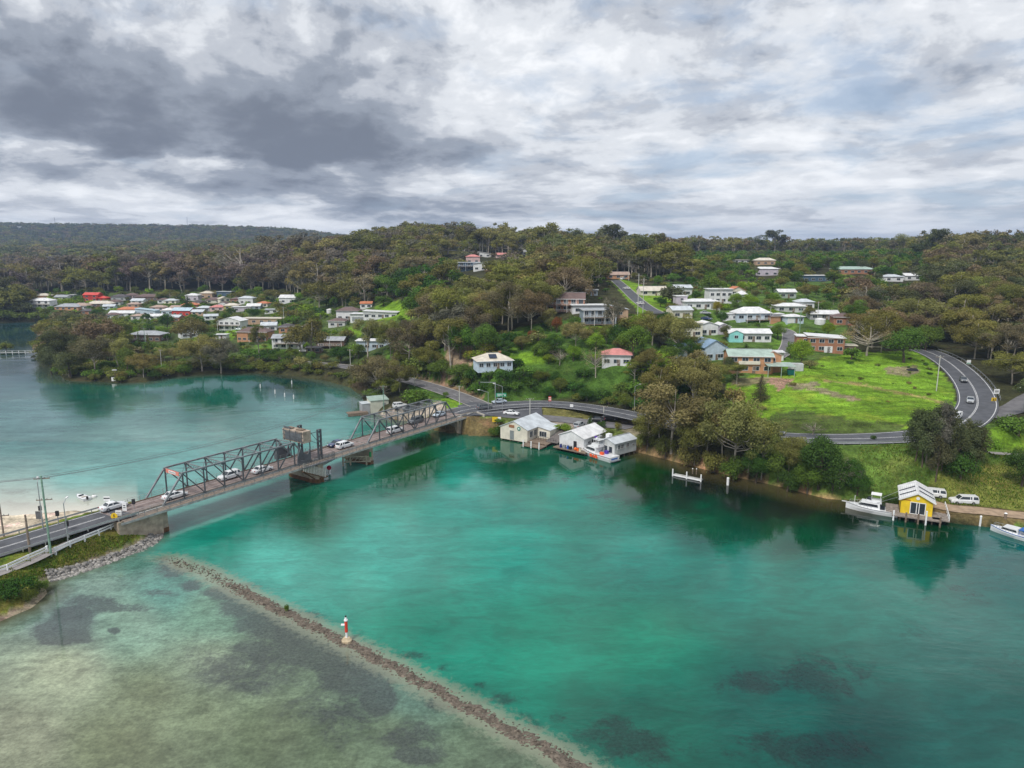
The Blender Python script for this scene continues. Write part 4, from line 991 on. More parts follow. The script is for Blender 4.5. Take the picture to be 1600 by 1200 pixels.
H('blue_roofed_house', 1117, 563, 8, 10, 1.7, 14, 'gy', 'paleblue', 'blue', 'white and blue cottage with steep blue metal roof', 'blue roofed cottage', rise=2.3, wcols=2,
  wing=[(-6.2, 3.5, 6.5, 8, 1.4, 'gx', 'paleblue', 'blue'), (5.3, 1.5, 3.5, 5, 1.2, 'gy', 'white', 'blue')])
H('aqua_house', 1172, 534, 15.5, 8, 1.2, -4, 'gx', 'white', 'white', 'long white house with an aqua gable end below the street', 'aqua gabled house', wcols=5, rise=1.2,
  wing=[(-5.4, -.8, 5, 5, 1.2, 'gy', 'aqua', 'white')])
H('white_garage', 1207, 563, 7, 5, .95, -10, 'flat', 'white', 'white', 'low white flat roofed shed behind the green roofed brick house', 'white flat shed', wcols=2)
H('cream_house', 1107, 524, 7.5, 7, 1.5, 6, 'gy', 'white', 'white', 'pale pinkish white house of two gables left of the aqua gabled house', 'pale twin gabled house', rise=1.2, wcols=2,
  wing=[(6.2, .3, 6, 6, 1.2, 'gy', 'lilac', 'white')])
H('white_cottage', 1178, 501, 15, 8, 1.1, 3, 'hip', 'paleblue', 'white', 'white hip roofed cottage with a deep shaded verandah on the hill street', 'verandah cottage', rise=2.4, bal=(.25, 1.0), chim=None, wcols=4,
  wing=[(-9.5, 2, 7, 6, .95, 'flat', 'white', 'white'), (10, .5, 6, 5, .95, 'flat', 'white', 'white')])
H('garage', 1242, 505, 7.5, 5.5, 1, 4, 'hip', 'paleblue', 'white', 'small white and blue garage at the top of the street', 'pale blue garage', rise=.8, gar=(-1.8, 3), wcols=3)
H('garage', 1212, 503, 4.2, 4, .9, 4, 'flat', 'orange', 'dark', 'small orange doored garage left of the pale blue garage', 'orange garage', gar=(0, 3.2, 'o'), wins=False)
H('white_roofed_house', 1236, 488, 13, 7, 1, -3, 'hip', 'pale', 'white', 'house with broad white roof behind the garages', 'broad white roofed house', rise=1.2)
H('white_roofed_house', 1288, 500, 12, 7, 1, -8, 'gx', 'grey', 'white', 'white roofed house half hidden by trees beyond the garages', 'hidden white roofed house', rise=1.2)
e = H('modern_house', 1098, 483, 16, 8, 1.2, 5, 'hip', 'white', 'white', 'sprawling white house with low hip roof below the white block house', 'sprawling white house', rise=1.0, gar=(5.2, 3.0, 'g'),
  wing=[(-8, 5, 5, 5, 2, 'flat', 'lilac', 'white')])
H('modern_house', 1126, 474, 11, 8, 2.4, 2, 'flat', 'white', 'white', 'tall white flat roofed modern block house on the hill', 'white block house', wcols=4, wing=[(7, .5, 3.6, 5, 1.1, 'flat', 'pale', 'white')])
H('small_house', 1161, 471, 4.5, 5, 1.2, 8, 'hip', 'white', 'white', 'tiny white hip roofed outbuilding beside a lime green tree', 'tiny white outbuilding', rise=1.8, wcols=1)
H('red_roofed_house', 1153, 462, 8, 6, 1, 8, 'gy', 'cream', 'orange', 'orange red gable roof peeping over trees behind the white block house', 'orange red gable', rise=1.8)
H('pink_house', 963, 572, 9.5, 7.5, 1.3, -8, 'hip', 'white', 'pink', 'white house with faded pink hip roof among trees above the highway', 'pink roofed house', rise=1.7, wcols=3)
H('white_cottage', 774, 577, 11.8, 8, 1.0, 14, 'hip', 'paleblue', 'cream', 'white weatherboard cottage with cream hip roof, chimney and solar panels', 'solar panel cottage', rise=2.1, chim=(2.8, 5.5), wcols=5,
  solar=(-.6, 1.4, 2.6, 1.9, 3.75, .95))
e = H('balcony_house', 884, 487, 15.5, 9, 2, -6, 'gx', 'brick', 'brown', 'two storey house with brown roof and white balconies at the forest edge', 'brown roofed balcony house', bal=(0, .8), rise=2.2, wcols=5)
balcony(e, -7.7, 4.5, 0, .1, posts=False)
H('white_roofed_house', 921, 490, 14, 7, 1.2, 3, 'flat', 'white', 'white', 'white flat roofed house between the brown roofed and grey balcony houses', 'white flat roofed house')
e = H('grey_house', 937, 507, 13, 8, 2, 4, 'flat', 'bluegrey', 'grey', 'grey blue two storey house with glass balconies facing the water', 'grey balcony house', bal=(0, .95), wcols=5,
  wing=[(8.5, 2.5, 6, 6, 2, 'skl', 'tan', 'zinc')])
balcony(e, -6.3, 6, 0, .2, m=mat('blue_grey_rail', (.3, .36, .42), .6), posts=False)
H('blue_shed', 925, 462, 5.5, 4, 1, 0, 'flat', 'bluegrey', 'zinc', 'small blue grey shed at the foot of the tall trees', 'blue grey shed', wcols=2)
H('orange_house', 966, 436, 14, 7, 1, 0, 'gx', 'orange', 'tan', 'orange brick house at the head of the steep street', 'orange brick house', rise=1.6)
H('white_roofed_house', 1022, 462, 14, 7, 1, 8, 'gx', 'cream', 'cream', 'cream gabled house beside the round dark tree', 'cream gabled house', rise=1.8)
H('cream_terrace', 1082, 527, 8, 5, 2, 8, 'flat', 'cream', 'cream', 'cream stepped house hidden in trees left of the pale twin gabled house', 'cream stepped house', protect=.5)
H('beige_house', 1066, 497, 9, 7, 1.3, 10, 'gx', 'cream', 'zinc', 'beige house with zinc roof below the black car', 'beige zinc roofed house', rise=1.3)
H('white_house', 1258, 483, 8, 6, 1.2, -6, 'hip', 'white', 'zinc', 'white house with zinc hip roof right of the broad white roof', 'zinc hipped white house', rise=1.3)
H('brick_house', 1320, 508, 9, 7, 1.2, -10, 'hip', 'brick', 'brown', 'brick house with brown roof half hidden right of the water tank', 'half hidden brick house', rise=1.4)
H('white_house', 1068, 462, 9, 7, 1.5, 6, 'gx', 'white', 'zinc', 'white house peeping out behind the round dark tree', 'peeping white house', rise=1.3)
H('green_house', 1230, 466, 9, 6, 1.2, 0, 'gx', 'green', 'white', 'grey green house with white roof up the slope behind the broad white roof', 'grey green house', rise=1.2)
# --- hilltop
H('long_hall', 709, 397, 19, 7, 1.1, 3, 'flat', 'mustard', 'white', 'long low yellow hall with white roof on the hilltop', 'long yellow hall', wins=False)
H('pink_house', 739, 411, 11, 8, 1.8, 4, 'hip', 'pink', 'pink', 'pinkish white two storey house on the hilltop below the long yellow hall', 'pinkish hilltop house', rise=1.6)
H('blue_house', 733, 423, 15, 8, 2, 2, 'flat', 'navy', 'zinc', 'deep blue two storey house with balconies near the hilltop', 'deep blue house', bal=(0, .7))
H('white_house', 750, 423, 9, 8, 1.6, -5, 'skr', 'white', 'zinc', 'white house joined against the deep blue house near the hilltop', 'white hilltop house')
H('white_house', 757, 402, 12, 8, 1.2, 2, 'skl', 'white', 'white', 'white house among power poles on the hilltop', 'hilltop pole house')
H('white_house', 783, 403, 9, 7, 1, -2, 'gx', 'pink', 'pink', 'little pinkish house at the right end of the hilltop row', 'little pinkish house')
H('white_house', 817, 398, 8, 6, 1.5, 2, 'gy', 'white', 'white', 'tiny white house alone on the wooded crest', 'crest white house')
# --- far right
H('white_house', 1198, 431, 17, 8, 1.7, 2, 'hip', 'lilac', 'white', 'white roofed two storey house in the far green belt, left one', 'green belt house', rise=1.2)
H('tan_house', 1196, 414, 16, 8, 1.3, -3, 'hip', 'tan', 'cream', 'tan house with cream roof highest in the far green belt', 'tan hilltop house', rise=2)
H('white_house', 1160, 411, 26, 7, 1, 2, 'flat', 'pale', 'cream', 'long pale building left of the tan hilltop house', 'long pale building', protect=.4)
H('long_white_house', 1276, 440, 18.5, 8, 1.4, 1, 'flat', 'navy', 'white', 'long low white roofed house with dark window band in the far green belt', 'dark windowed long house')
H('brick_house', 1337, 428, 27, 10, 1.1, 1, 'hip', 'brick', 'green', 'long brick house with pale green roof before the far forest', 'long far brick house', rise=1.8)
H('white_house', 1396, 440, 12, 8, 1.1, -3, 'hip', 'white', 'zinc', 'grey white hip roofed house at the forest edge, left of a pair', 'forest edge grey house', rise=1.4)
H('white_house', 1427, 438, 11, 8, 1.1, 3, 'gx', 'white', 'white', 'white gabled house at the forest edge, right of a pair', 'forest edge white house', rise=1.4)
# --- the flat town across the inlet
H('white_house', 543, 500, 13, 8, 1.9, -3, 'hip', 'white', 'brown', 'white two storey house with brown hip roof beside the long white garages', 'brown hipped white house', rise=2)
H('long_garage', 563, 502, 11, 7, 1.4, -6, 'flat', 'white', 'white', 'white garage block with wide grey door', 'white garage block', gar=(-1, 7, 'g'), wins=False)
H('long_white_house', 594, 498, 18, 8, 1.2, -2, 'skl', 'white', 'white', 'long white roofed house below the bright green knoll', 'long white roofed house', rise=.8)
H('white_shed', 572, 482, 7, 5, 1.1, 0, 'gx', 'white', 'orange', 'small white shed with orange roof by the green knoll', 'orange roofed shed', rise=1)
H('brown_house', 526, 511, 10, 7, 1.2, -10, 'hip', 'pale', 'brown', 'low house with purplish brown roof above the lawn slope', 'purplish roofed house', rise=1.5)
H('white_house', 449, 545, 15, 8, 2, 3, 'gx', 'white', 'grey', 'white two storey house with grey roof and shaded balconies by the shore road', 'grey roofed shore house', bal=(.12, .9), rise=1.5, wcols=4)
H('brick_house', 448, 520, 8.5, 7, 1.2, 8, 'hip', 'orange', 'dark', 'small orange brick house with dark hip roof', 'small orange brick house', rise=1.6, wcols=2)
H('brown_house', 516, 544, 14, 8, 1.5, -2, 'gx', 'brown', 'grey', 'brown timber house with wide verandah near the shore', 'brown verandah house', bal=(.1, .95), rise=1.3)
H('white_house', 585, 546, 16, 7, 1.4, 0, 'flat', 'paleblue', 'white', 'white flat roofed house behind pale trunked trees near the shore', 'flat white shore house', wcols=5)
H('brick_house', 394, 534, 17, 9, 1.9, -8, 'hip', 'orange', 'brown', 'two storey tan brick house with brown hip roof and arcaded front', 'arcaded brick house', rise=2.2, wcols=6, bal=(.45, 1))
H('white_house', 359, 516, 14, 9, 2.1, -10, 'gy', 'white', 'white', 'white two storey gabled beach house with full width balcony', 'gabled beach house', rise=2, bal=(0, 1), wcols=4)
H('long_house', 409, 506, 25, 8, 1.2, -3, 'flat', 'tan', 'cream', 'long low beige house behind the gabled beach house', 'long beige house')
H('long_house', 386, 505, 7, 6, 1.1, 0, 'flat', 'paleblue', 'paleblue', 'small pale blue flat roofed garage right of the gabled beach house', 'pale blue flat garage', wins=False)
H('white_house', 296, 528, 9, 8, 1.4, 35, 'gy', 'white', 'white', 'white gabled house turned sideways among shore trees', 'sideways white house', rise=1.8)
H('dark_house', 226, 534, 18, 9, 1.4, -3, 'hip', 'brown', 'grey', 'dark timber house with grey hip roof behind a row of small conifers', 'dark timber house', rise=1.8, bal=(.05, .6))
H('brick_house', 243, 531, 9, 6, 1, -3, 'flat', 'tan', 'cream', 'tan brick flat roofed wing right of the dark timber house', 'tan flat wing')
far = [ # u,v,w,d,st,rot,roof,wall,rf,label,short
 (62,481,19,9,2,-3,'hip','white','white','large white two storey house with long balconies at the head of the inlet','inlet balcony house',dict(bal=(0,1))),
 (64,468,15,8,1.2,5,'hip','orange','cream','orange brick house with cream roof above the inlet balcony house','cream roofed brick house',{}),
 (95,469,13,7,1,-4,'gx','white','grey','grey roofed white house left of the bright red house','grey roofed white house',{}),
 (111,466,6,5,1,0,'flat','bluegrey','white','small grey shed beside the grey roofed white house','small grey shed',{}),
 (142,471,14,8,2,0,'gx','red','red','bright red two storey house with red roof under the forest edge','bright red house',dict(wing=[(9, 0, 8, 7, 1, 'hip', 'red', 'red')])),
 (104,485,22,10,1,-4,'hip','orange','grey','wide grey roofed house with orange walls near the inlet','wide grey roofed house',{}),
 (124,484,16,9,1.1,4,'hip','white','tan','wide tan roofed house joined to the grey roofed one','wide tan roofed house',{}),
 (154,480,22,9,1,3,'hip','brown','cream','broad cream hip roof low in the town below the bright red house','broad cream hip roof',{}),
 (185,470,15,8,1.2,-5,'hip','grey','dark','dark hip roofed house right of the bright red house','dark hip roofed house',{}),
 (205,467,12,7,1.1,4,'hip','pink','brown','brown roofed pinkish house in the back row','brown roofed pinkish house',{}),
 (229,470,22,9,1.2,-2,'hip','brown','brown','long dark brown roofed house against the forest','long dark brown roof',{}),
 (198,490,17,8,1.1,3,'hip','orange','orange','house with bright orange tiled roof in the middle of town','orange tiled house',{}),
 (227,493,17,7,1.3,-4,'skl','paleblue','paleblue','pale blue modern house right of the orange tiled house','pale blue modern house',{}),
 (190,495,20,7,1,5,'gx','white','white','long white roofed house in front of the orange tiled house','long white town roof',{}),
 (246,486,13,7,1,-6,'hip','pink','tan','pink house with tan roof at the town centre','pink tan roofed house',{}),
 (170,484,10,6,1,10,'gx','paleblue','zinc','small zinc roofed house between larger roofs','small zinc roofed house',{}),
 (283,494,16,8,1.5,-8,'gx','red','paleblue','low house with pale blue roof and dark red walls','pale blue roofed red house',{}),
 (300,470,12,7,1.6,-2,'hip','lilac','white','lilac two storey house with white roof in the back row','lilac two storey house',{}),
 (296,482,14,7,1,3,'hip','brick','orange','brick house with orange red roof below the lilac house','orange red roofed house',{}),
 (322,466,12,8,1.5,0,'hip','tan','cream','two tiered cream roofed house under the forest','two tiered cream house',{}),
 (334,474,15,8,1,5,'hip','cream','brown','wide brown roofed house right of the two tiered house','wide brown roofed house',{}),
 (350,463,14,8,1.4,-3,'flat','navy','zinc','dark house with floating white flat roof highest in town','floating roof house',{}),
 (361,484,12,7,1.1,4,'hip','mustard','cream','mustard coloured house with cream roof in the middle of town','mustard house',{}),
 (339,486,12,7,1,0,'hip','pink','pink','pink hip roofed bungalow','pink bungalow',{}),
 (318,487,12,6,1,-5,'hip','grey','zinc','grey bungalow left of the pink bungalow','grey bungalow',{}),
 (377,487,15,7,1.2,6,'flat','lilac','white','lilac house with white flat roof','lilac flat roofed house',{}),
 (384,475,13,7,1.6,-4,'hip','white','zinc','white two storey house with zinc roof at the right of town','zinc roofed white house',{}),
 (352,472,9,6,1,40,'gy','cream','cream','cream steep gabled cottage below the floating roof house','steep cream cottage',{}),
 (449,474,14,8,1.5,-6,'gx','white','white','white house between tall eucalypts right of town','white eucalypt house',{}),
 (438,466,8,6,1.2,5,'gx','white','white','small white cottage deep in the trees behind town','deep white cottage',{}),
 (266,475,11,6,1,0,'hip','cream','zinc','cream bungalow with zinc roof behind the umbrella tree','cream zinc bungalow',{}),
 (330,500,10,5,1,20,'gx','white','zinc','white boat shed roof behind shore trees','white shore roof',{}),
 (345,530,7,4,.9,0,'flat','white','white','small white carport beside the arcaded brick house','small white carport',{}),
 (208,481,11,6,1,0,'hip','tan','tan','tan bungalow behind the orange tiled house','tan bungalow',{}),
 (255,474,10,6,1,4,'hip','white','brown','white bungalow with brown roof behind town trees','white brown bungalow',{})]
far += [
 (178,477,11,7,1,8,'hip','pale','brown','low brown roofed house just below the dark hip roofed house','low brown roofed house',{}),
 (214,475,12,7,1,-4,'gx','white','zinc','white house with zinc roof under the long dark brown roof','white zinc town house',{}),
 (262,492,10,7,1.2,6,'hip','paleblue','white','pale blue house with white hip roof right of the town centre','pale blue hipped house',{}),
 (273,486,9,6,1,-8,'gx','cream','tan','cream house with tan roof behind the pale blue hipped house','cream tan roofed house',{}),
 (310,477,9,6,1,5,'hip','white','dark','white house with dark roof right of the orange red roofed house','white dark roofed house',{}),
 (308,493,10,6,1,-6,'gx','tan','zinc','tan house with zinc gable below the grey bungalow','tan zinc gabled house',{}),
 (348,480,8,6,1,0,'gy','white','brown','narrow white brown roofed cottage between bungalows','narrow white cottage',{}),
 (368,474,9,6,1.2,-5,'hip','brick','brown','brick house with brown roof below the zinc roofed white house','brick brown roofed house',{}),
 (396,484,11,7,1,4,'gx','bluegrey','white','blue grey house with white roof right of the lilac flat roofed house','blue grey white roofed house',{}),
 (410,480,9,6,1,-8,'hip','cream','orange','cream house with orange roof at the right end of town','cream orange roofed house',{}),
 (424,490,10,6,1,6,'flat','white','zinc','flat roofed white house above the long beige house','flat white town house',{}),
 (216,500,12,6,1,-3,'hip','pale','tan','tan hip roofed house in front of the pale blue modern house','tan hipped front house',{}),
 (243,500,10,6,1,8,'gx','white','white','white gabled house in front of the pink tan roofed house','white gabled front house',{}),
 (272,503,9,6,1.2,-10,'gx','brick','zinc','brick house with zinc roof below the pale blue roofed red house','brick zinc roofed house',{}),
 (175,498,11,6,1,4,'hip','white','brown','white house with brown roof at the near left of town','white brown front house',{}),
 (136,492,12,7,1,-6,'hip','brick','dark','brick house with dark roof behind the point trees','brick dark roofed house',{}),
 (420,517,10,7,1.2,10,'gx','white','zinc','white house with zinc roof on the lawn left of the small orange brick house','white lawn house',{}),
 (490,552,8,5,1,0,'flat','brown','dark','dark flat carport beside the grey roofed shore house','dark flat carport',{}),
 (482,518,9,6,1,-5,'hip','tan','brown','tan house with brown roof behind the umbrella eucalypt','tan brown roofed house',{})]
for (u, v, w, d, st, rot, roof, wl, rf, lab, sh_, kw) in far:
    nm = {'red': 'red_house', 'white': 'white_house'}.get(wl, 'town_house'); H(nm, u, v, w*.88, d, st, rot, roof, wl, rf, lab, sh_, group='houses across the inlet', protect=.4, **kw)

# --- waterfront sheds
def shed_at(name, a, b, z, depth, st, roof, wall, rf, label, short, rise=1.6, lines=True, sh=2.7, piles=True, found=.3, **kw):
    """front base from picture point a to b at height z"""
    p, q = W(*a, z), W(*b, z); w = (q-p).length; rz = math.atan2(q.y-p.y, q.x-p.x); c = (p+q)/2
    e = tag(empty(name, (c.x, c.y, z), rz), label, 'boatshed')
    wm = wallmat(wall, WL[wall], lines); rm = roofmat(rf, RFc[rf]); body(e, w, depth, st*sh, roof, wm, rm, rise, found=found, ov=.35)
    if piles:
        for i in range(4):
            for j in range(3):
                mb = MB(); mb.cyl((-w/2+.3+(w-.6)*i/3, .3+(depth*.75)*j/2, -found-2.2), (-w/2+.3+(w-.6)*i/3, .3+(depth*.75)*j/2, -found+.05), .16); mb.build('pile', M_timber, e)
    sc = FPX/c.y; LAND.append(((a[0]+b[0])/2, a[1]-8, short)); BOXES.append((min(a[0], b[0]), a[1]-(st*sh+rise)*sc, b[0]+depth*sc*.6, b[1], c.y-1))
    return e, w
e, w = shed_at('boatshed', (782,683), (824,690), .7, 12, 1.2, 'gy', 'cream', 'zinc', 'cream weatherboard boatshed with grey roof and round green sign beside the bridge', 'cream boatshed', rise=2.0)
door(e, -.6, 0, -.1, 1.3, 2.6, 'f', M_steel); mb = MB(); mb.box((-.7, -.05, 3.7), (1.8, .06, .8)); mb.build('sign_board', mat('board_brown', (.30, .14, .07), .7), e)
mb = MB(); mb.cyl((1.7, -.1, 3.3), (1.7, 0, 3.3), .55, n=20); s_ = mb.build('round_sign', mat('logo_green', (.03, .22, .17), .5), e)
mb = MB(); mb.cyl((1.7, -.13, 3.3), (1.7, -.09, 3.3), .25, n=14); mb.build('emblem', M_white, s_)
for y in (2.0, 4.2): win(e, w/2, y, 1.7, 1.4, 1.7, 'r', 1)
body(e, 4.2, 6.0, 2.6, 'skl', wallmat('cream', WL['cream']), roofmat('zinc', RFc['zinc']), .7, x0=w/2+2.15, y0=5.2, found=.3, ov=.3); win(e, w/2+2.0, 5.2, 1.3, 2.2, 1.5, 'f', 2)
mb = MB(); mb.box((w/2+3.2, 2.4, .0), (6.4, 5.2, .2)); mb.box((w/2+3, -1.6, -.35), (6.5, 3.0, .25))
for k in range(6): mb.cyl((w/2+.6+k*1.1, -.1, -2.5), (w/2+.6+k*1.1, -.1, .1), .12)
mb.build('jetty_deck', M_timber, e)
for k in range(3): mb = MB(); mb.cyl((w/2+.5+k*2.5, -3.0, -2.4), (w/2+.5+k*2.5, -3.0, 1.2), .17); mb.build('white_pile', M_white, e)
mb = MB(); mb.prism([(2.2, .15), (13, 1.9), (13, 2.1), (2.2, .35)], 0, w/2+4.6, w/2+8.4); mb.build('ramp', mat('ramp_boards', (.17, .15, .14), .9, var=.3, scale=2, lines=('Y', 1.5, .5)), e)
mb = MB()
for k in range(9): mb.box((w/2+1.2+k*.8, 2.6, .7), (.06, .06, 1.1))
mb.box((w/2+4.4, 2.6, 1.25), (6.5, .06, .06)); mb.box((w/2+4.4, 2.6, .8), (6.5, .05, .05)); mb.build('railing', M_dark, e)
e, w = shed_at('boatshed', (874,696), (912,704), .9, 11, 1.15, 'gy', 'white', 'white', 'white boatshed with pale roof and bright gear stacked at its front', 'white boatshed', rise=1.6)
door(e, 1.2, 0, .0, 1.0, 2.1, 'f', M_dark)
for y in (2.5, 7.5): win(e, w/2, y, 1.5, 1.1, 1.2, 'r', 1)
door(e, w/2, 4.6, 0, 1.3, 2.2, 'r', M_dark)
mb = MB(); mb.box((.6, -1.0, -.12), (w+2.5, 2.2, .2)); mb.box((w/2+1.3, 6.5, -.12), (2.4, 5, .2)); mb.build('wharf_deck', M_timber, e)
mb = MB(); mb.cyl((.8, 5.5, 3.7), (.8, 5.5, 4.5), .14); mb.build('vent_pipe', M_dark, e)
wr = e
GEAR = [(-2.6,'navy bin',(.02,.03,.18),'cylinder'),(-1.5,'grey crate',(.25,.27,.3),'box'),(-.3,'blue drum',(.02,.10,.45),'cylinder'),(.5,'black bin',(.02,.02,.02),'box'),(2.1,'orange float',(.85,.16,.02),'ball'),(2.9,'orange drum',(.75,.14,.02),'cylinder'),(3.6,'cream tub',(.6,.55,.4),'cylinder')]
for x, nm, c, sh_ in GEAR:
    p = Matrix.Translation(e.location)@Matrix.Rotation(e.rotation_euler.z, 4, 'Z')@Vector((x, -1.2, -.02)); g_ = tag(empty(nm.split()[1], p, e.rotation_euler.z), nm+' on the wharf edge in front of the white boatshed', nm.split()[1], 'gear on the white boatshed wharf')
    mb = MB()
    if sh_ == 'cylinder': mb.cyl((0, 0, 0), (0, 0, .1), .36, n=12); mb.cyl((0, 0, .1), (0, 0, .95), .34, .32, n=12)
    elif sh_ == 'box': mb.prism([(-.36, 0), (.36, 0), (.42, .85), (-.42, .85)], 1, -.3, .3)
    else: mb.ball((0, 0, .42), .42)
    mb.build('body', mat('gear_'+nm.split()[0], c, .5), g_); mb = MB()
    mb.cyl((0, 0, .85 if sh_ != 'cylinder' else .95), (0, 0, .92 if sh_ != 'cylinder' else 1.02), .34 if sh_ != 'ball' else .1, n=12); mb.build('lid', mat('gear_lid', (.3, .3, .32), .6), g_)
e, w = shed_at('boatshed', (949,710), (960,716), 1.3, 4.6, 1.1, 'gx', 'pale', 'zinc', 'unused', 'grey boatshed') if False else (None, 0)
p = W(960,711.5,1.2); q = W(994,702.5,1.2); rz = math.atan2(q.y-p.y, q.x-p.x); L = (q-p).length
e = tag(empty('boatshed', ((p.x+q.x)/2, (p.y+q.y)/2, 1.2), rz), 'pale grey boatshed on stilts with long window strip beside the rescue boat', 'boatshed')
M_pb = wallmat('pale', (.52, .54, .54)); body(e, L, 5.2, 3.0, 'gx', M_pb, roofmat('zinc', RFc['zinc']), .9, found=.2, ov=.3)
for x in (-L*.30, -L*.16, L*.08): win(e, x, 0, 1.9, L*.11, 1.1, 'f', 1)
win(e, L*.35, 0, 1.7, L*.1, .35, 'f', 0)
for y in (1.3, 3.0): win(e, -L/2, y, 1.2, 1.1, 1.7, 'l', 0)
for i in range(5):
    for j in range(2): mb = MB(); mb.cyl((-L/2+.4+(L-.8)*i/4, .4+4.2*j, -3.2), (-L/2+.4+(L-.8)*i/4, .4+4.2*j, -.15), .15); mb.build('pile', M_timber, e)
mb = MB(); mb.box((-L/2-.75, 3.4, -.2), (1.4, 5, .2)); mb.build('wharf_deck', M_timber, e)
mb = MB(); mb.beam((-L/2-.8, 3, .3), (-L/2-.8, 11, 1.2), 1.1, .1)
for k in range(10): mb.box((-L/2-.4, 3+k*.8, .9+k*.09), (.06, .06, 1.0))
mb.build('gangway', M_steel, e); mb = MB(); mb.box((-L*.22, 4.2, 3.9), (1.2, 1.2, 1.2)); mb.build('roof_vent', M_white, e)
LAND.append((970, 700, 'grey stilt boatshed')); BOXES.append((945, 682, 994, 712, p.y-2))
# yellow boathouse
p, q = W(1406,801,1.25), W(1457,812,1.25); p, q = W(1406.5,800,1.3), W(1456,807,1.3); rz = math.atan2(q.y-p.y, q.x-p.x); L = (q-p).length
e = tag(empty('boathouse', ((p.x+q.x)/2, (p.y+q.y)/2, 1.3), rz), 'bright yellow boathouse with white corrugated gable roof on a timber jetty', 'boathouse')
M_yel = wallmat('yellow', WL['yellow']); M_wr = roofmat('white', RFc['white']); body(e, L, 8.2, 3.0, 'gy', M_yel, M_wr, 1.35, found=.2, ov=.45)
mb = MB(); mb.box((.2, -.04, 1.2), (2.5, .06, 2.3)); d = mb.build('glass_door', M_glass, e)
mb = MB()
for x in (-1.1, -.02, .42, 1.5): mb.box((x, -.1, 1.2), (.14, .08, 2.4))
mb.box((.2, -.1, 2.42), (2.75, .08, .14)); mb.box((.2, -.1, .05), (2.75, .08, .12)); mb.build('door_frame', M_trim, d)
mb = MB(); mb.cyl((.1, -.12, 3.3), (.1, -.02, 3.3), .32, n=18); mb.build('round_vent', M_trim, e)
mb = MB(); mb.box((-1.9, -.06, 2.75), (1.5, .04, .18)); mb.build('name_board', mat('board_rust', (.45, .16, .03), .7), e)
mb = MB()
for s_ in (-1, 1): mb.beam((s_*(L/2+.5), -.36, 2.72), (0, -.36, 4.43), .08, .32)
mb.build('barge_board', M_trim, e)
mb = MB()
for s_ in (-1, 1):
    for y in (1.6, 4.4): mb.beam((s_*(L/2+.3), y, 3.1), (s_*.3, y, 4.5), .35, .06)
mb.build('roof_strip', M_panel, e)
for y in (2, 5.5): win(e, L/2, y, 1.6, 1.1, 1.1, 'r', 1)
mb = MB(); mb.box((0, -1.0, -.22), (L+3.0, 2.1, .24)); mb.box((L/2+1.5, 4, -.22), (2.9, 10.2, .24)); mb.box((-L/2-1.3, 2.5, -.22), (2.4, 5, .24)); mb.build('jetty_deck', mat('jetty_boards', (.27, .23, .20), .9, var=.4, scale=2, lines=('X', 1.6, .5)), e)
for k, (x, y) in enumerate([(-L/2-1.2, -1.9), (-L/4-.4, -2.0), (L*.06, -2.0), (L*.3, -2.0), (L/2+1.3, -2.0)]):
    mb = MB(); mb.cyl((x, y, -3.2), (x, y, .75 if k != 3 else 1.6), .17); mb.build('mooring_pile', M_white if k in (0, 3) else M_timber, e)
mb = MB()
for k in range(7): mb.box((L/2+2.85, -1+k*1.5, .35), (.12, .12, 1.0))
mb.box((L/2+2.85, 3.5, .85), (.1, 9.2, .1)); mb.build('railing', M_white, e)
mb = MB()
for i in range(6):
    for j in range(2): mb.cyl((-L/2+i*L/4, -1.0+j*6, -3.2), (-L/2+i*L/4, -1.0+j*6, -.3), .15)
mb.build('piles', M_timber, e)
for k, x in enumerate((-.9, L/2+2.0)):
    pz = Matrix.Translation(e.location)@Matrix.Rotation(rz, 4, 'Z')@Vector((x, -1.3, -.1))
LAND.append((1432, 785, 'yellow boathouse')); BOXES.append((1403, 752, 1475, 810, p.y-1))
# pale shed with green roof by the lake side water
p, q = W(580,640,1.4), W(607,638,1.4); rz = math.atan2(q.y-p.y, q.x-p.x)+.1
e = tag(empty('shed', ((p.x+q.x)/2, (p.y+q.y)/2, 1.4), rz), 'cream metal shed with green roof at the water behind the far bridge span', 'shed')
body(e, 6.0, 5, 2.9, 'skb', wallmat('cream2', (.58, .58, .48)), roofmat('green', RFc['green']), .5, found=1.6, ov=.2)
body(e, 2.6, 4, 2.0, 'flat', wallmat('grey', WL['grey']), roofmat('zinc', RFc['zinc']), .15, x0=-4.4, y0=.5, found=1.6, ov=.1)
door(e, 1.5, 0, 0, 1, 2, 'f', M_steel); mb = MB(); mb.box((-7.5, .4, -.5), (6.5, 3.0, .3)); mb.box((-7.5, -1.1, -.9), (6.5, .15, .8)); mb.build('jetty', M_timber, e)
LAND.append((592, 630, 'green roofed shed')); BOXES.append((570, 618, 612, 642, p.y-1))
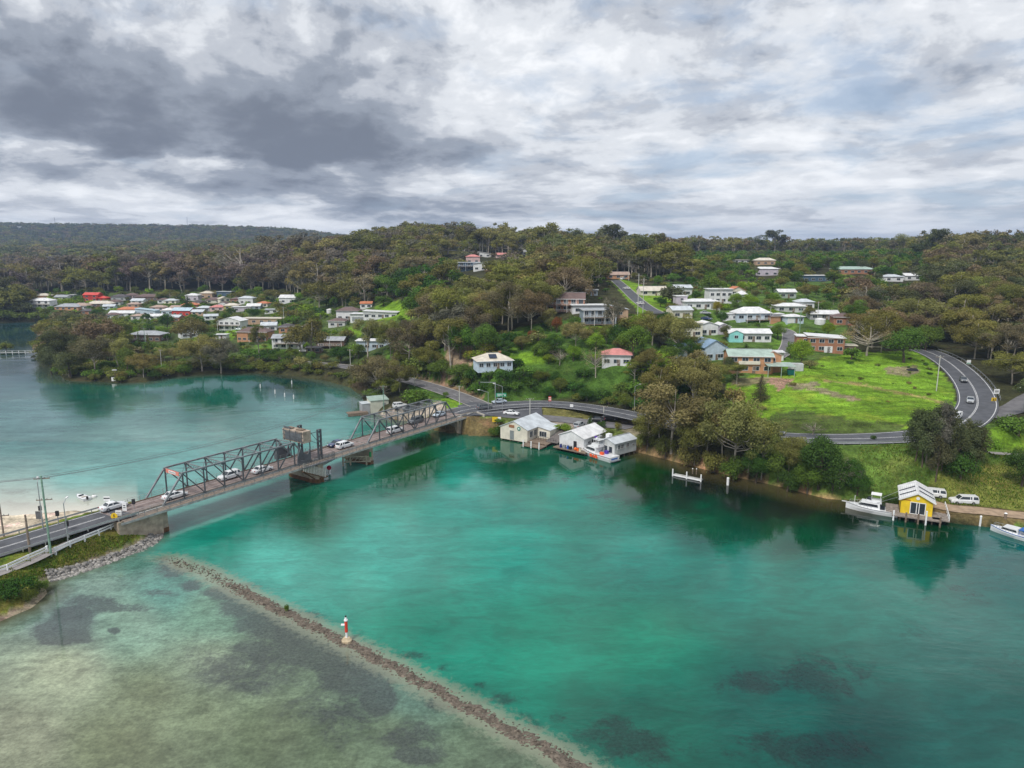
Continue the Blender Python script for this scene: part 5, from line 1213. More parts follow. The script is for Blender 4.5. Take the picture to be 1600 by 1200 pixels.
# water tank, carport things, site cabin
def tank(u, v, r, h, label):
    p = pick(u, v); e = tag(empty('water_tank', p), label, 'water tank'); mb = MB(); mb.cyl((0, 0, -.5), (0, 0, h), r, n=20); mb.build('drum', wallmat('white', WL['white']), e)
    mb = MB(); mb.cyl((0, 0, h), (0, 0, h+.5), r*1.03, .2, n=20); mb.build('lid', M_trim, e)
tank(1281, 506, 2.2, 2.0, 'round white water tank beside the hidden white roofed house'); tank(515,489,1.8,2.2,'round white tank left of the brown hipped white house')
p = pick(1244, 580); e = tag(empty('shipping_container', p, R(-12)), 'pale grey container beside the driveway of the green roofed brick house', 'container')
mb = MB(); mb.box((0, 1.2, 1.1), (4.2, 2.4, 2.4))
for k in range(13): mb.box((-2.0+k*.33, -.02, 1.1), (.12, .06, 2.2))
mb.build('body', wallmat('pale', (.52, .54, .54)), e); mb = MB(); mb.box((2.13, 1.2, 1.1), (.06, 2.2, 2.2)); mb.build('door', M_steel, e)
p = pick(1236, 586); e = tag(empty('skip_bin', p, R(-12)), 'teal skip bin at the corner of the pale grey container', 'skip bin')
mb = MB(); mb.prism([(-.9, 0), (.9, 0), (1.2, 1.6), (-1.2, 1.6)], 1, 0, 1.4); mb.build('bin', mat('teal_paint', (.02, .25, .25), .5), e); mb = MB(); mb.box((0, .7, 1.62), (2.5, 1.5, .08)); mb.build('rim', M_dark, e)
p = pick(1425, 579); e = tag(empty('tarpaulin_heap', p, R(10)), 'black tarpaulin covered heap in the dirt hollow at the top of the grass', 'tarpaulin')
mb = MB(); mb.loft([[(-1.8,-.9,0),(1.8,-.9,0),(1.8,.9,0),(-1.8,.9,0)], [(-1.5,-.6,.6),(1.3,-.5,.75),(1.2,.6,.7),(-1.4,.6,.5)]]); mb.build('sheet', M_dark, e); mb = MB(); mb.ball((-.3, 0, .62), .5, .5); mb.build('bulge', M_dark, e)
# ------------------------------------------------------------------ vehicles (protos built once, copied after)
def paint_mat():
    m = bpy.data.materials.new('car_paint'); m.use_nodes = True; T = NT(m.node_tree)
    oc = T.n('ObjectInfo').outputs['Color']; f = T.noise(T.n('TexCoord').outputs['Object'], 2.0, 3)
    c = T.v('SCALE', oc); T.t.links.new(T.ss(f, .2, .8, .9, 1.05), c.node.inputs['Scale'])
    T.n('OutputMaterial', {'Surface': T.n('BsdfPrincipled', {'Base Color': c, 'Roughness': .3, 'Coat Weight': .5}).outputs[0]}); return m
M_paint = paint_mat(); M_lamp = mat('lamp_glass', (.7, .7, .68), .15); M_tail = mat('tail_lamp', (.35, .01, .01), .3); M_rim = mat('wheel_rim', (.35, .36, .37), .35, metal=.6)
def car_parts(e, kind, colr):
    L, Wd, bh = {'sedan': (4.75, 1.82, .92), 'suv': (4.75, 1.9, 1.05), 'ute': (5.3, 1.88, 1.08)}[kind]; cl = .28
    h = L/2
    if kind == 'sedan': prof = [(-h, .45), (-h, .78), (-h+.15, .92), (-1.45, .98), (1.0, .95), (1.9, .84), (h-.1, .68), (h, .45)]; cab = [(-1.55, .96), (-1.0, 1.42), (.25, 1.42), (1.05, .93)]
    elif kind == 'suv': prof = [(-h, .5), (-h, .95), (-h+.1, 1.1), (-1.4, 1.12), (1.1, 1.08), (2.0, 1.0), (h-.05, .85), (h, .5)]; cab = [(-h+.12, 1.1), (-h+.45, 1.66), (.45, 1.68), (1.25, 1.06)]
    else: prof = [(-h, .55), (-h, 1.05), (-h+.05, 1.12), (-1.4, 1.12), (1.2, 1.1), (2.2, 1.02), (h-.05, .9), (h, .55)]; cab = [(-h+.1, 1.12), (-h+.25, 1.75), (.6, 1.76), (1.35, 1.08)]
    mb = MB(); rings = []
    for x, z in prof:
        k = .88 if abs(x) > h-.12 else (.95 if abs(x) > h-.5 else 1.0); w = Wd/2*k
        rings.append([(x, -w*.94, cl), (x, -w, cl+.18), (x, -w, z-.16), (x, -w*.9, z), (x, w*.9, z), (x, w, z-.16), (x, w, cl+.18), (x, w*.94, cl)])
    mb.loft(rings); b = mb.build('body', M_paint, e); b.color = colr
    def cabin(s, z0, z1, n, m, name):
        mb = MB(); r = []
        for x, z in cab:
            top = z > cab[0][1]+.2; w = Wd/2*(.74 if top else .89)*s; r.append((x, w, z))
        bl, tl, tr, br_ = r
        def lerp(a, b, t): return tuple(a[i]+(b[i]-a[i])*t for i in range(3))
        q = [lerp(bl, tl, z0), lerp(br_, tr, z0), lerp(br_, tr, z1), lerp(bl, tl, z1)]
        vs = []
        for x, w, z in q: vs += [(x, -w, z), (x, w, z)]
        mb.add(vs, [(0,1,3,2),(2,3,5,4),(4,5,7,6),(6,7,1,0),(0,2,4,6),(1,7,5,3)]); return mb.build(name, m, e)
    cabin(1.0, -.05, .93, 0, M_glass, 'window_glass'); o = cabin(1.03, .9, 1.06, 0, M_paint, 'roof'); o.color = colr
    mb = MB()     # pillars
    for s in (-1, 1):
        for t, xx in ((0, None),):
            a, b_, c, d_ = cab; mb.beam((a[0], s*Wd/2*.9, a[1]), (b_[0], s*Wd/2*.76, b_[1]), .1); mb.beam((d_[0], s*Wd/2*.9, d_[1]), (c[0], s*Wd/2*.76, c[1]), .08)
            xm = (b_[0]+c[0])/2; mb.beam((xm, s*Wd/2*.91, a[1]), (xm, s*Wd/2*.76, c[1]), .09)
            if kind != 'sedan': mb.beam((-1.35, s*Wd/2*.91, a[1]), (-1.35, s*Wd/2*.76, c[1]), .22)
    o = mb.build('pillars', M_paint, e); o.color = colr
    for x in (-L*.29, L*.31):
        for s in (-1, 1):
            mb = MB(); mb.cyl((x, s*(Wd/2-.2), .34), (x, s*(Wd/2+.015), .34), .34, n=14); w = mb.build('wheel', M_dark, e)
            mb = MB(); mb.cyl((x, s*(Wd/2+.0), .34), (x, s*(Wd/2+.03), .34), .2, n=10); mb.build('rim', M_rim, w)
    for s in (-1, 1):
        mb = MB(); mb.box((h-.06, s*Wd*.33, .68), (.12, .36, .14)); mb.build('headlight', M_lamp, e)
        mb = MB(); mb.box((-h+.03, s*Wd*.35, .82), (.1, .3, .18)); mb.build('tail_light', M_tail, e)
    mb = MB(); mb.box((h-.04, 0, .5), (.12, Wd*.55, .2)); mb.build('grille', M_dark, e)
protos = {}
def car(kind, u, v, hd, colr, label, cat=None, z=None, group=None, at=None):
    colr = tuple(colr)+(1,)
    if at is not None: p = Vector(at)
    elif z is None: p = pick(u, v); p.z += .04
    else: p = W(u, v, z)
    nm = {'sedan': 'sedan_car', 'suv': 'suv_car', 'ute': 'utility_truck'}[kind]
    if kind not in protos:
        e = empty(nm, p, hd); car_parts(e, kind, colr); protos[kind] = e
    else:
        e = copy_tree(protos[kind]); e.location = p; e.rotation_euler.z = hd
        for c in e.children:
            if c.name.split('.')[0] in ('body', 'roof', 'pillars'): c.color = colr
    tag(e, label, cat or {'sedan': 'car', 'suv': 'car', 'ute': 'ute'}[kind], group); return e
WHT = (.74, .75, .76); SIL = (.38, .40, .42); GRY = (.12, .13, .14); BLK = (.02, .022, .025); NAV = (.02, .04, .12); BLU = (.08, .2, .42)
ba = ang
def oncar(s, w, kind, colr, label, rev=False): x, y = bpt(s, w); return car(kind, 0, 0, ba+(math.pi if rev else 0), colr, label, at=(x, y, DZ+.02))
def road_head(P, p): i = int(np.argmin(np.hypot(P[:, 0]-p.x, P[:, 1]-p.y))); i = min(max(i, 1), len(P)-2); return math.atan2(P[i+1, 1]-P[i-1, 1], P[i+1, 0]-P[i-1, 0])
oncar(3.6, 2.0, 'sedan', WHT, 'white sedan on the bridge just inside the red and white portal sign')
oncar(17.0, 3.9, 'suv', WHT, 'white wagon half way through the nearer truss of the bridge', True)
oncar(23.8, 2.0, 'sedan', WHT, 'white car on the bridge, partly behind the posts before the counterweight')
oncar(47.6, 1.9, 'suv', WHT, 'white van on the open bridge span between the two trusses')
oncar(47.5, 4.7, 'sedan', NAV, 'dark blue car beside the white van on the open bridge span', True)
oncar(65.5, 2.0, 'ute', WHT, 'white pickup inside the far truss of the bridge')
oncar(76.5, 4.6, 'ute', GRY, 'dark grey utility truck inside the far truss of the bridge', True)
oncar(86.5, 4.4, 'sedan', (.5,.58,.66), 'pale blue sedan leaving the far truss of the bridge', True)
P_ = CR; p = W(178, 798, 4.75); i = int(np.argmin(np.hypot(P_[:, 0]-p.x, P_[:, 1]-p.y)))
car('sedan', 0, 0, ba, WHT, 'white sedan on the causeway about to drive onto the bridge', at=(p.x, p.y, P_[i, 2]+.08))
for kind, u, v, z, c, lab, rev in [('suv', 757, 639, 4.9, GRY, 'dark grey car turning at the road junction', 0), ('sedan', 780, 630, 4.9, (.45,.52,.6), 'pale blue sedan waiting under the green direction sign', 1),
        ('sedan', 1210, 678.5, 8.0, NAV, 'dark blue car on the highway between trees below the grassy hill', 0), ('sedan', 1022, 654, 6.0, BLK, 'dark car on the highway in the shade of the big shore eucalypts', 0), ('suv', 1088, 666, 6.8, SIL, 'silver car on the highway glimpsed behind the shore eucalypts', 0)]:
    p = W(u, v, z+.1); car(kind, 0, 0, road_head(HW, p)+(math.pi if rev else 0), c, lab, at=(p.x, p.y, p.z))
for kind, u, v, z, c, lab in [('sedan', 1505, 595.5, 13.0, GRY, 'grey car higher up on the highway bend'), ('sedan', 1516, 627.5, 12.0, SIL, 'silver car lower down on the highway bend'), ('suv', 1494, 654, 11.1, WHT, 'white car on the highway emerging behind the dark casuarinas')]:
    p = W(u, v, z+.1); i = int(np.argmin(np.hypot(HW[:, 0]-p.x, HW[:, 1]-p.y))); car(kind, 0, 0, road_head(HW, p)+math.pi, c, lab, at=(p.x, p.y, HW[i, 2]+.08))
car('ute', 1505, 787, R(172), WHT, 'white utility with canopy parked on the dirt shore track')
car('ute', 1455, 776, R(158), WHT, 'white utility mostly hidden behind the yellow boathouse')
p = W(799, 648, 4.4); car('sedan', 0, 0, R(-20), WHT, 'white car parked behind the bushes of the cream boatshed', at=p)
car('suv', 905, 668, R(60), SIL, 'silver wagon parked behind the white boatshed roof'); p = W(953, 655.5, 3.6); car('suv', 0, 0, R(-12), BLK, 'large black wagon parked beside the highway embankment', at=p)
p = W(932, 658, 3.4); car('sedan', 0, 0, R(170), BLK, 'low black car parked left of the large black wagon', at=p)
car('sedan', 1000, 476, R(115), WHT, 'white car at the foot of the steep hill street'); car('sedan', 979, 452, R(120), WHT, 'white car half way up the steep hill street'); car('suv', 973, 437, R(60), WHT, 'white van at the head of the steep hill street')
car('sedan', 1197, 581, R(5), SIL, 'silver car under the green carport'); car('sedan', 1083, 483, R(15), BLK, 'black car before the sprawling white house'); car('sedan', 1102, 491, R(-10), SIL, 'silver car on the verge below the sprawling white house')
car('sedan', 1104, 500, R(-40), NAV, 'dark blue car left of the pale twin gabled house'); car('sedan', 374, 516, R(0), (.5,.6,.62), 'pale van parked by the gabled beach house')
car('sedan', 475, 550, R(5), WHT, 'white car parked on the grey roofed shore house lawn'); car('suv', 625, 637, R(20), WHT, 'white car on the gravel behind the far truss'); car('sedan', 640, 641, R(15), GRY, 'grey car on the gravel behind the far truss')

# ------------------------------------------------------------------ boats
M_gel = mat('white_gelcoat', (.74, .75, .76), .25, var=.05, coat=.4); M_orange = mat('rescue_orange', (.80, .10, .02), .5); M_bluec = mat('blue_canvas', (.03, .13, .42), .8); M_tinted = mat('tinted_glass', (.02, .025, .03), .08)
def hull(L, B, D, fb, bow=1.6, n=14, flare=.72):
    rings = []
    for k in range(n+1):
        t = k/n; x = -L/2+L*t; w = B/2*(1 if t < .45 else max(.02, 1-((t-.45)/.55)**2.1)); sh = fb*(1+.45*max(0, t-.35)**1.4*bow); dr = -D*(1-max(0, t-.6)*1.6) if t < .98 else 0
        ww = w*(flare+.1*(t < .5))
        rings.append([(x, 0, dr), (x, -ww, min(-.02, dr*.2)), (x, -w*.98, sh*.6), (x, -w, sh), (x, w, sh), (x, w*.98, sh*.6), (x, ww, min(-.02, dr*.2))])
    return rings
def boat_base(name, a, b, L, B, fb, label, cat, stripe=None):
    """a = bow, b = stern in the picture on the water"""
    p, q = W(*a, 0), W(*b, 0); c = (p+q)/2; rz = math.atan2(p.y-q.y, p.x-q.x); e = tag(empty(name, (c.x, c.y, .05), rz), label, cat)
    mb = MB(); mb.loft(hull(L, B, .5, fb)); h = mb.build('hull', M_gel, e); mb = MB()
    for s in (-1, 1):
        for r0, r1 in zip(hull(L*1.003, B*1.012, .5, fb)[:-1], hull(L*1.003, B*1.012, .5, fb)[1:]):
            i = 3 if s < 0 else 4; a_ = r0[i]; b_ = r1[i]; mb.beam((a_[0], a_[1], a_[2]-.05), (b_[0], b_[1], b_[2]-.05), .06, .1)
    mb.build('gunwale', stripe or M_steel, h); return e
def bow_rail(e, L, B, fb, h=.6):
    mb = MB(); H_ = hull(L, B, .5, fb)[7:-1]; pr = None
    for s in (-1, 1):
        pr = None
        for k, r in enumerate(H_):
            p = r[3] if s < 0 else r[4]; q = (p[0], p[1]*.9, p[2]+h); mb.beam((p[0], p[1]*.9, p[2]), q, .035)
            if pr: mb.beam(pr, q, .04)
            pr = q
    mb.build('bow_rail', M_steel, e)
def cabin_block(e, name, x0, x1, w, z0, z1, m, rake=.5, top=.85):
    mb = MB(); mb.loft([[(x0, -w/2, z0), (x1+rake, -w/2*.8, z0), (x1+rake, w/2*.8, z0), (x0, w/2, z0)], [(x0+.1, -w/2*top, z1), (x1, -w/2*top*.85, z1), (x1, w/2*top*.85, z1), (x0+.1, w/2*top, z1)]]); return mb.build(name, m, e)
L, B = 9.6, 3.1
e = boat_base('cruiser', (1328,794), (1395,805), L, B, .95, 'white game fishing cruiser with flybridge moored left of the yellow boathouse', 'boat')
cabin_block(e, 'cabin', -1.6, 1.9, 2.5, .95, 2.15, M_gel, .9); w_ = cabin_block(e, 'window_band', -1.2, 2.02, 2.56, 1.45, 1.92, M_tinted, .35, .95)
cabin_block(e, 'flybridge', -1.8, .9, 2.1, 2.2, 2.75, M_gel, .3); cabin_block(e, 'windscreen', .1, .8, 1.9, 2.75, 3.05, M_tinted, .2)
mb = MB(); mb.box((-.7, 0, 3.9), (1.9, 1.9, .08))
for x in (-1.5, .1):
    for y in (-.8, .8): mb.beam((x, y, 2.7), (x, y, 3.9), .05)
mb.build('canopy', M_trim, e)
mb = MB(); mb.box((-3.2, 0, .82), (2.8, 2.3, .06)); mb.build('cockpit_deck', M_pale, e); mb = MB(); mb.box((-2.0, 0, 1.35), (.9, 1.6, 1.0)); mb.build('cockpit_shade', M_tinted, e)
for s in (-1, 1): mb = MB(); mb.beam((-1.0, s*1.1, 2.4), (-4.6, s*2.1, 4.6), .06); mb.build('outrigger', M_steel, e)
mb = MB(); mb.beam((3.2, 0, 1.2), (3.2, 0, 2.9), .08); mb.build('mast', M_trim, e); bow_rail(e, L, B, .95)
mb = MB(); mb.box((L/2+.35, 0, 1.32), (.9, .3, .1)); mb.build('bowsprit', M_gel, e)
L, B = 11.8, 3.9
e = boat_base('rescue_boat', (908,706), (960,721.5), L, B, 1.25, 'white marine rescue boat with orange hull panels moored at the boatshed wharf', 'boat', M_dark)
cabin_block(e, 'cabin', -.6, 2.4, 3.0, 1.3, 2.7, M_gel, 1.4); cabin_block(e, 'window_band', -.3, 2.55, 3.05, 1.85, 2.4, M_tinted, .6, .95); cabin_block(e, 'flybridge', -1.2, 1.2, 2.4, 2.75, 3.6, M_gel, .4)
mb = MB(); mb.box((-.3, 0, 4.7), (2.2, 2.0, .1))
for x in (-1.2, .6):
    for y in (-.9, .9): mb.beam((x, y, 3.5), (x, y, 4.7), .07)
mb.beam((-.6, 0, 4.7), (-.6, 0, 6.3), .1); mb.box((-.6, 0, 5.6), (.2, 1.5, .1)); mb.build('mast_frame', M_gel, e)
mb = MB(); mb.ball((-.3, .6, 5.0), .35); mb.build('radar_dome', M_gel, e)
mb = MB(); mb.prism([(-.2, 4.9), (.9, 5.05), (.9, 5.5), (-.2, 5.4)], 1, .2, .24); mb.build('flag', mat('flag_violet', (.12, .03, .4), .8), e)
for s in (-1, 1):
    mb = MB()
    for x, w in ((-1.9, .8), (-.9, .5), (-.1, .9)): mb.prism([(x, .25), (x+w, .25), (x+w+.25, 1.05), (x+.25, 1.05)], 1, s*1.97-.02, s*1.97+.02)
    mb.build('hull_marking', M_orange, e)
mb = MB(); mb.box((-3.4, 0, 1.1), (4.0, 3.1, .06)); mb.build('cockpit_deck', M_pale, e); mb = MB(); mb.box((-2.6, -.6, 1.6), (.9, .8, .9)); mb.build('gear_locker', mat('locker_violet', (.08, .04, .35), .6), e)
mb = MB(); mb.box((-2.4, .9, 1.5), (1.0, .7, .7)); mb.build('orange_locker', M_orange, e); bow_rail(e, L, B, 1.25, .8)
mb = MB(); mb.box((-L/2-.4, 0, .35), (.9, 3.2, .1)); mb.build('swim_platform', M_steel, e); mb = MB(); mb.box((-L/2-.01, 0, .7), (.03, 2.4, .4)); mb.build('name_band', M_bluec, e)
L, B = 8.0, 2.6
e = boat_base('motor_launch', (1558,831), (1612,846), L, B, .8, 'white launch with blue canvas at the right edge below the dirt track', 'boat', M_bluec)
cabin_block(e, 'cabin', -.8, 1.6, 2.1, .8, 1.75, M_gel, .8); cabin_block(e, 'window_band', -.6, 1.7, 2.15, 1.15, 1.5, M_tinted, .4, .96); mb = MB(); mb.box((-2.1, 0, 1.8), (2.4, 2.1, .12))
for x in (-3.1, -1.0):
    for y in (-1, 1): mb.beam((x, y, .8), (x, y, 1.8), .05)
mb.build('canvas_top', M_bluec, e); bow_rail(e, L, B, .8)
L, B = 4.0, 1.8
e = boat_base('runabout', (124,778), (134,781.5), L, B, .55, 'small white runabout afloat off the causeway beach', 'boat', M_steel)
cabin_block(e, 'windscreen', .3, .6, 1.1, .6, .85, M_tinted, .3); mb = MB(); mb.box((-.6, 0, .62), (.5, 1.0, .12)); mb.build('seat', mat('seat_cream', (.5, .45, .38), .6), e); mb = MB(); mb.box((-2.05, 0, .6), (.3, .35, .7)); mb.build('outboard_motor', M_dark, e)
def buoy(u, v, label, r=.35, h=.55, m=M_trim, grp=None, name='buoy', pole=0):
    p = W(u, v, 0); e = tag(empty(name, p), label, 'buoy', grp); mb = MB(); mb.cyl((0, 0, -.3), (0, 0, h*.7), r, n=12); mb.cyl((0, 0, h*.7), (0, 0, h), r, r*.5, n=12); mb.build('float', m, e)
    mb = MB(); mb.cyl((0, 0, h), (0, 0, h+.35+pole), .06, n=6); mb.build('top_mark', M_steel, e)
buoy(147, 777, 'small white mooring buoy right of the white runabout', .5, .5)
for u, v, l in [(407,606,'first of five white channel stakes in the bay, farthest left'), (430,615,'second white channel stake from the left in the bay'), (445,620,'third white channel stake in the bay, nearest the bridge side'), (456,600,'fourth white channel stake, farthest out near the mangroves'), (459,623,'last white channel stake in the bay, farthest right')]:
    buoy(u, v, l, .22, 1.5, grp='white stakes in the bay', name='channel_stake', pole=.5)
def pile(u, v, h, r, m, label, grp=None, cap=True):
    p = W(u, v, 0); e = tag(empty('mooring_pile', p), label, 'pile', grp); mb = MB(); mb.cyl((0, 0, -1.5), (0, 0, h), r, r*.92, n=10); mb.build('shaft', m, e); mb = MB(); mb.cyl((0, 0, h), (0, 0, h+.18), r*1.15, r*.3, n=10); mb.build('cap', M_white, e)
pile(1137, 758, 1.7, .3, M_trim, 'lone white mooring pile right of the floating jetty'); pile(1531, 822, 2.0, .2, M_trim, 'thin white pile in the water right of the yellow boathouse'); pile(1569, 822, 2.6, .28, M_timber, 'brown mooring pile behind the white launch')
pile(1082, 740, 1.2, .14, M_timber, 'thin brown stake behind the floating jetty, left one', 'brown stakes by the floating jetty'); pile(1088, 741, 1.3, .14, M_timber, 'thin brown stake behind the floating jetty, right one', 'brown stakes by the floating jetty')
p = W(1317, 770, .3); e = tag(empty('white_post_block', p), 'squat white concrete block standing in the shallows near the cruiser', 'block'); mb = MB(); mb.prism([(-.55, -.8), (.55, -.8), (.4, 1.2), (-.4, 1.2)], 1, -.5, .5); mb.build('block', M_conc, e); mb = MB(); mb.box((0, 0, 1.25), (.9, 1.0, .1)); mb.build('cap', M_white, e)
a, b = W(1053, 741, .3), W(1097, 750, .3); rz = math.atan2(b.y-a.y, b.x-a.x); L = (b-a).length; e = tag(empty('floating_jetty', (a+b)/2, rz), 'narrow white floating jetty with posts lying off the wooded shore', 'jetty')
mb = MB(); mb.box((0, 0, 0), (L, 1.1, .3)); mb.build('deck', M_pale, e); mb = MB(); mb.box((0, -.56, 0), (L, .08, .36)); mb.build('rubbing_strip', M_white, e)
for x in (-L/2, 0, L/2): mb = MB(); mb.cyl((x, -.7, -1.8), (x, -.7, 1.5), .16); mb.build('post', M_white, e)
a, b = W(-30, 552, .8), W(60, 550, .8); e = tag(empty('footbridge', (a+b)/2, math.atan2(b.y-a.y, b.x-a.x)), 'low white boardwalk crossing the inlet at the left edge', 'boardwalk'); L = (b-a).length
mb = MB(); mb.box((0, 0, 0), (L, 1.6, .2)); mb.build('deck', M_pale, e); mb = MB()
for k in range(int(L/3)): mb.box((-L/2+k*3, -.7, -.2), (.2, .2, 2.4))
mb.box((0, -.75, 1.0), (L, .08, .1)); mb.build('railing', M_white, e)
# lateral mark on the stone bank
p = W(542, 1003, 0); e = tag(empty('navigation_beacon', p), 'red and white navigation beacon on a round concrete base upon the stone wall', 'beacon'); e.scale = (.9, .9, .95)
mb = MB(); mb.cyl((0, 0, -.6), (0, 0, .35), .72, .8, n=14); mb.cyl((0, 0, .35), (0, 0, .72), .8, .45, n=14); mb.build('base', mat('beacon_base', (.52, .42, .28), .9, var=.3), e)
mb = MB(); mb.cyl((0, 0, .7), (0, 0, 1.6), .17, n=12); mb.build('pole', M_white, e); mb = MB(); mb.cyl((0, 0, 1.6), (0, 0, 3.35), .24, n=12); mb.build('red_sleeve', M_red, e)
mb = MB(); mb.cyl((0, 0, 3.35), (0, 0, 3.5), .3, n=12); mb.cyl((0, 0, 3.5), (0, 0, 3.9), .22, .14, n=12); mb.build('lantern', M_white, e); mb = MB(); mb.cyl((0, 0, 3.9), (0, 0, 4.12), .12, n=8); mb.build('bird_spike', M_dark, e)
mb = MB(); mb.box((-.45, -.1, 2.75), (.55, .35, .18)); mb.build('solar_shelf', M_white, e)
p = W(515, 741, 0); e = tag(empty('navigation_mark', p), 'red disc mark on a white post in the water beside the middle pier', 'channel mark')
mb = MB(); mb.cyl((0, 0, -1), (0, 0, 1.1), .3, n=10); mb.build('post', M_white, e); mb = MB(); mb.cyl((0, -.35, 1.7), (0, -.15, 1.7), .55, n=18); mb.cyl((0, -.15, 1.0), (0, -.15, 1.8), .1); mb.build('disc', mat('mark_red', (.45, .01, .04), .5), e)
p = W(181, 597, .2); e = tag(empty('notice_board', p), 'white notice board on poles in the water off the wooded point', 'sign'); mb = MB(); mb.cyl((0, 0, -.5), (0, 0, 4.6), .12); mb.build('pole', M_timber, e)
mb = MB(); mb.box((-.6, -.12, 1.2), (2.0, .1, 1.6)); mb.build('board', M_trim, e); mb = MB(); mb.box((0, 0, 5.0), (1.8, .6, .5)); mb.build('top_box', M_pale, e)

# ------------------------------------------------------------------ poles, lamps, wires
M_pole = mat('pole_timber', (.24, .19, .15), .9, var=.4, scale=3); M_polg = mat('pole_green', (.20, .33, .25), .85, var=.3, scale=2); M_pale2 = mat('pole_pale', (.50, .50, .46), .8, var=.2)
PT = {}
def power_pole(key, u, v, h, label, m=M_pale2, arms=(.93,), r=.16, rz=.3, grp='power poles', zb=None):
    p = pick(u, v) if zb is None else W(u, v, zb); e = tag(empty('power_pole', p, rz), label, 'power pole', grp)
    mb = MB(); mb.cyl((0, 0, -.5), (0, 0, h), r, r*.72, n=8); mb.build('pole', m, e)
    for a in arms:
        mb = MB(); mb.beam((-1.2, .12, h*a), (1.2, .12, h*a), .12, .14); arm = mb.build('crossarm', M_pole, e)
        mb = MB()
        for x in (-1.1, -.4, .4, 1.1): mb.cyl((x, .12, h*a+.07), (x, .12, h*a+.3), .06, n=6)
        mb.build('insulators', M_pale, arm)
    PT[key] = p+Vector((0, 0, h*arms[0]+.25)) if arms else p+Vector((0, 0, h)); LAND.append((u, v, label.split(' pole')[0].split(' standing')[0][:40]+' pole')) if False else None
    return e
power_pole('g', 80, 869, 14.0, 'tall green tinted power pole with two crossarms between the white fences', M_polg, (.96, .70), .2, .2)
power_pole('w', 47, 863, 6.6, 'short brown pole without arms beside the causeway road', M_pole, (), .22); power_pole('l', 6, 838, 6.0, 'leaning brown pole with a small shade at the left edge', M_pole, (.62,), .17)
spec = [('a',718,632,6,'slim pale pole at the mouth of the side street'),('b',648,604,4.5,'pale pole by the trees along the side street'),('c',828,650,5.4,'tall thin pole behind the cream boatshed roof'),('d',943,657,4.4,'thin white pole beside the parked black wagon'),
 ('e',1463,611,10.5,'tall grey power pole in the grass inside the highway bend'),('f',996,502,19,'tall pole at the foot of the steep hill street, left of a pair'),('g2',1004,500,17,'tall pole at the foot of the steep hill street, right of a pair'),('h',982,438,12,'double armed pole high beside the steep hill street'),
 ('i',1124,497,13.5,'tall pale pole before the verandah cottage'),('j',1203,505,7,'pale pole left of the orange garage'),('k',1249,523,11,'greenish leaning pole right of the street end'),('l2',1277,500,8,'pale pole near the round white water tank'),
 ('m',228,549,12,'pale green pole in front of the dark timber house'),('n',444,508,11,'slim pole on the lawn behind the arcaded brick house'),('o',253,578,9,'white pole low among the shore bushes'),('p',548,580,9,'thin pole where the side street reaches the bay'),
 ('q',733,394,12,'thin pole right of the long yellow hall'),('r',754,396,15,'tallest pole of the cluster on the hilltop'),('s',760,396,13,'second tall pole of the cluster on the hilltop'),('t',766,395,12,'third pole of the cluster on the hilltop'),('u',750,395,9,'short pole left of the cluster on the hilltop'),
 ('v',1558,555,9,'pale pole in the forest edge right of the highway'),('x',1110,402,9,'pale pole left of the far green belt'),('y',600,645,9,'pole beside the green roofed shed'),('z',27,478,10,'pale pole at the head of the inlet')]
for k, u, v, h, lab in spec: power_pole(k, u, v, h, lab, M_polg if 'green' in lab else M_pale2, (.95, .86) if k in 'fg2hi' else (.95,), .15, rng.uniform(-.5, .5))
def wire(a, b, sag, label, r=.022):
    a, b = Vector(a), Vector(b); n = 16; P = [a.lerp(b, i/n)-Vector((0, 0, sag*4*(i/n)*(1-i/n))) for i in range(n+1)]; mb = MB()
    for p, q in zip(P, P[1:]): mb.cyl(p, q, r, n=4, caps=False)
    tag(mb.build('power_line', mat('cable', (.16, .17, .18), .6), None), label, 'cable', 'power lines')
for k, o in enumerate((-1.1, .4, 1.1)):
    nm = ('farther', 'middle', 'nearer')[k]
    wire(PT['g']+Vector((o, 0, 0)), PT['y']+Vector((o, 0, 0)), 3.0, nm+' of three wires over the water from green pole to green roofed shed', .03)
    wire(PT['g']+Vector((o, 0, 0)), PT['g']+Vector((-60+o, -8, 0)), 1.2, nm+' of three wires from the green pole off the left edge', .03)
for a, b in (('f', 'h'), ('i', 'j'), ('j', 'k'), ('a', 'b'), ('y', 'b'), ('f', 'i'), ('k', 'l2')):
    wire(PT[a], PT[b], 1.0, 'thin wire from the steep street pole to the verandah cottage pole' if a+b == 'fi' else {'f': 'thin wire along the steep hill street', 'i': 'thin wire before the verandah cottage', 'j': 'thin wire over the street end', 'a': 'thin wire over the side street', 'y': 'thin wire from the shed pole to the side street', 'k': 'thin wire towards the water tank'}[a])
wire(PT['e'], PT['e']+Vector((70, 12, -1)), 1.5, 'thin wire over the highway bend')
def lamp(u, v, h, arm, rz, label, z=None, double=False):
    p = pick(u, v) if z is None else W(u, v, z); e = tag(empty('street_lamp', p, rz), label, 'street lamp', 'street lamps'); mb = MB(); mb.cyl((0, 0, 0), (0, 0, h), .11, .07, n=8); mb.build('pole', M_steel, e)
    for s in ((1, -1) if double else (1,)):
        mb = MB(); mb.beam((0, 0, h-.1), (s*arm, 0, h+.5), .09); a_ = mb.build('arm', M_steel, e); mb = MB(); mb.box((s*(arm+.3), 0, h+.5), (.8, .28, .14)); mb.build('lamp_head', M_trim, a_)
lamp(785, 641, 7.5, 2.6, R(150), 'street lamp with raised arm nearest the green direction sign', 4.9); lamp(763, 640, 5.5, 2.8, R(160), 'low street lamp with bent arm by the bridge end', 4.9); lamp(991, 645, 8.0, 1.6, R(20), 'street lamp beside the highway left of the big shore eucalypts', 5.8)
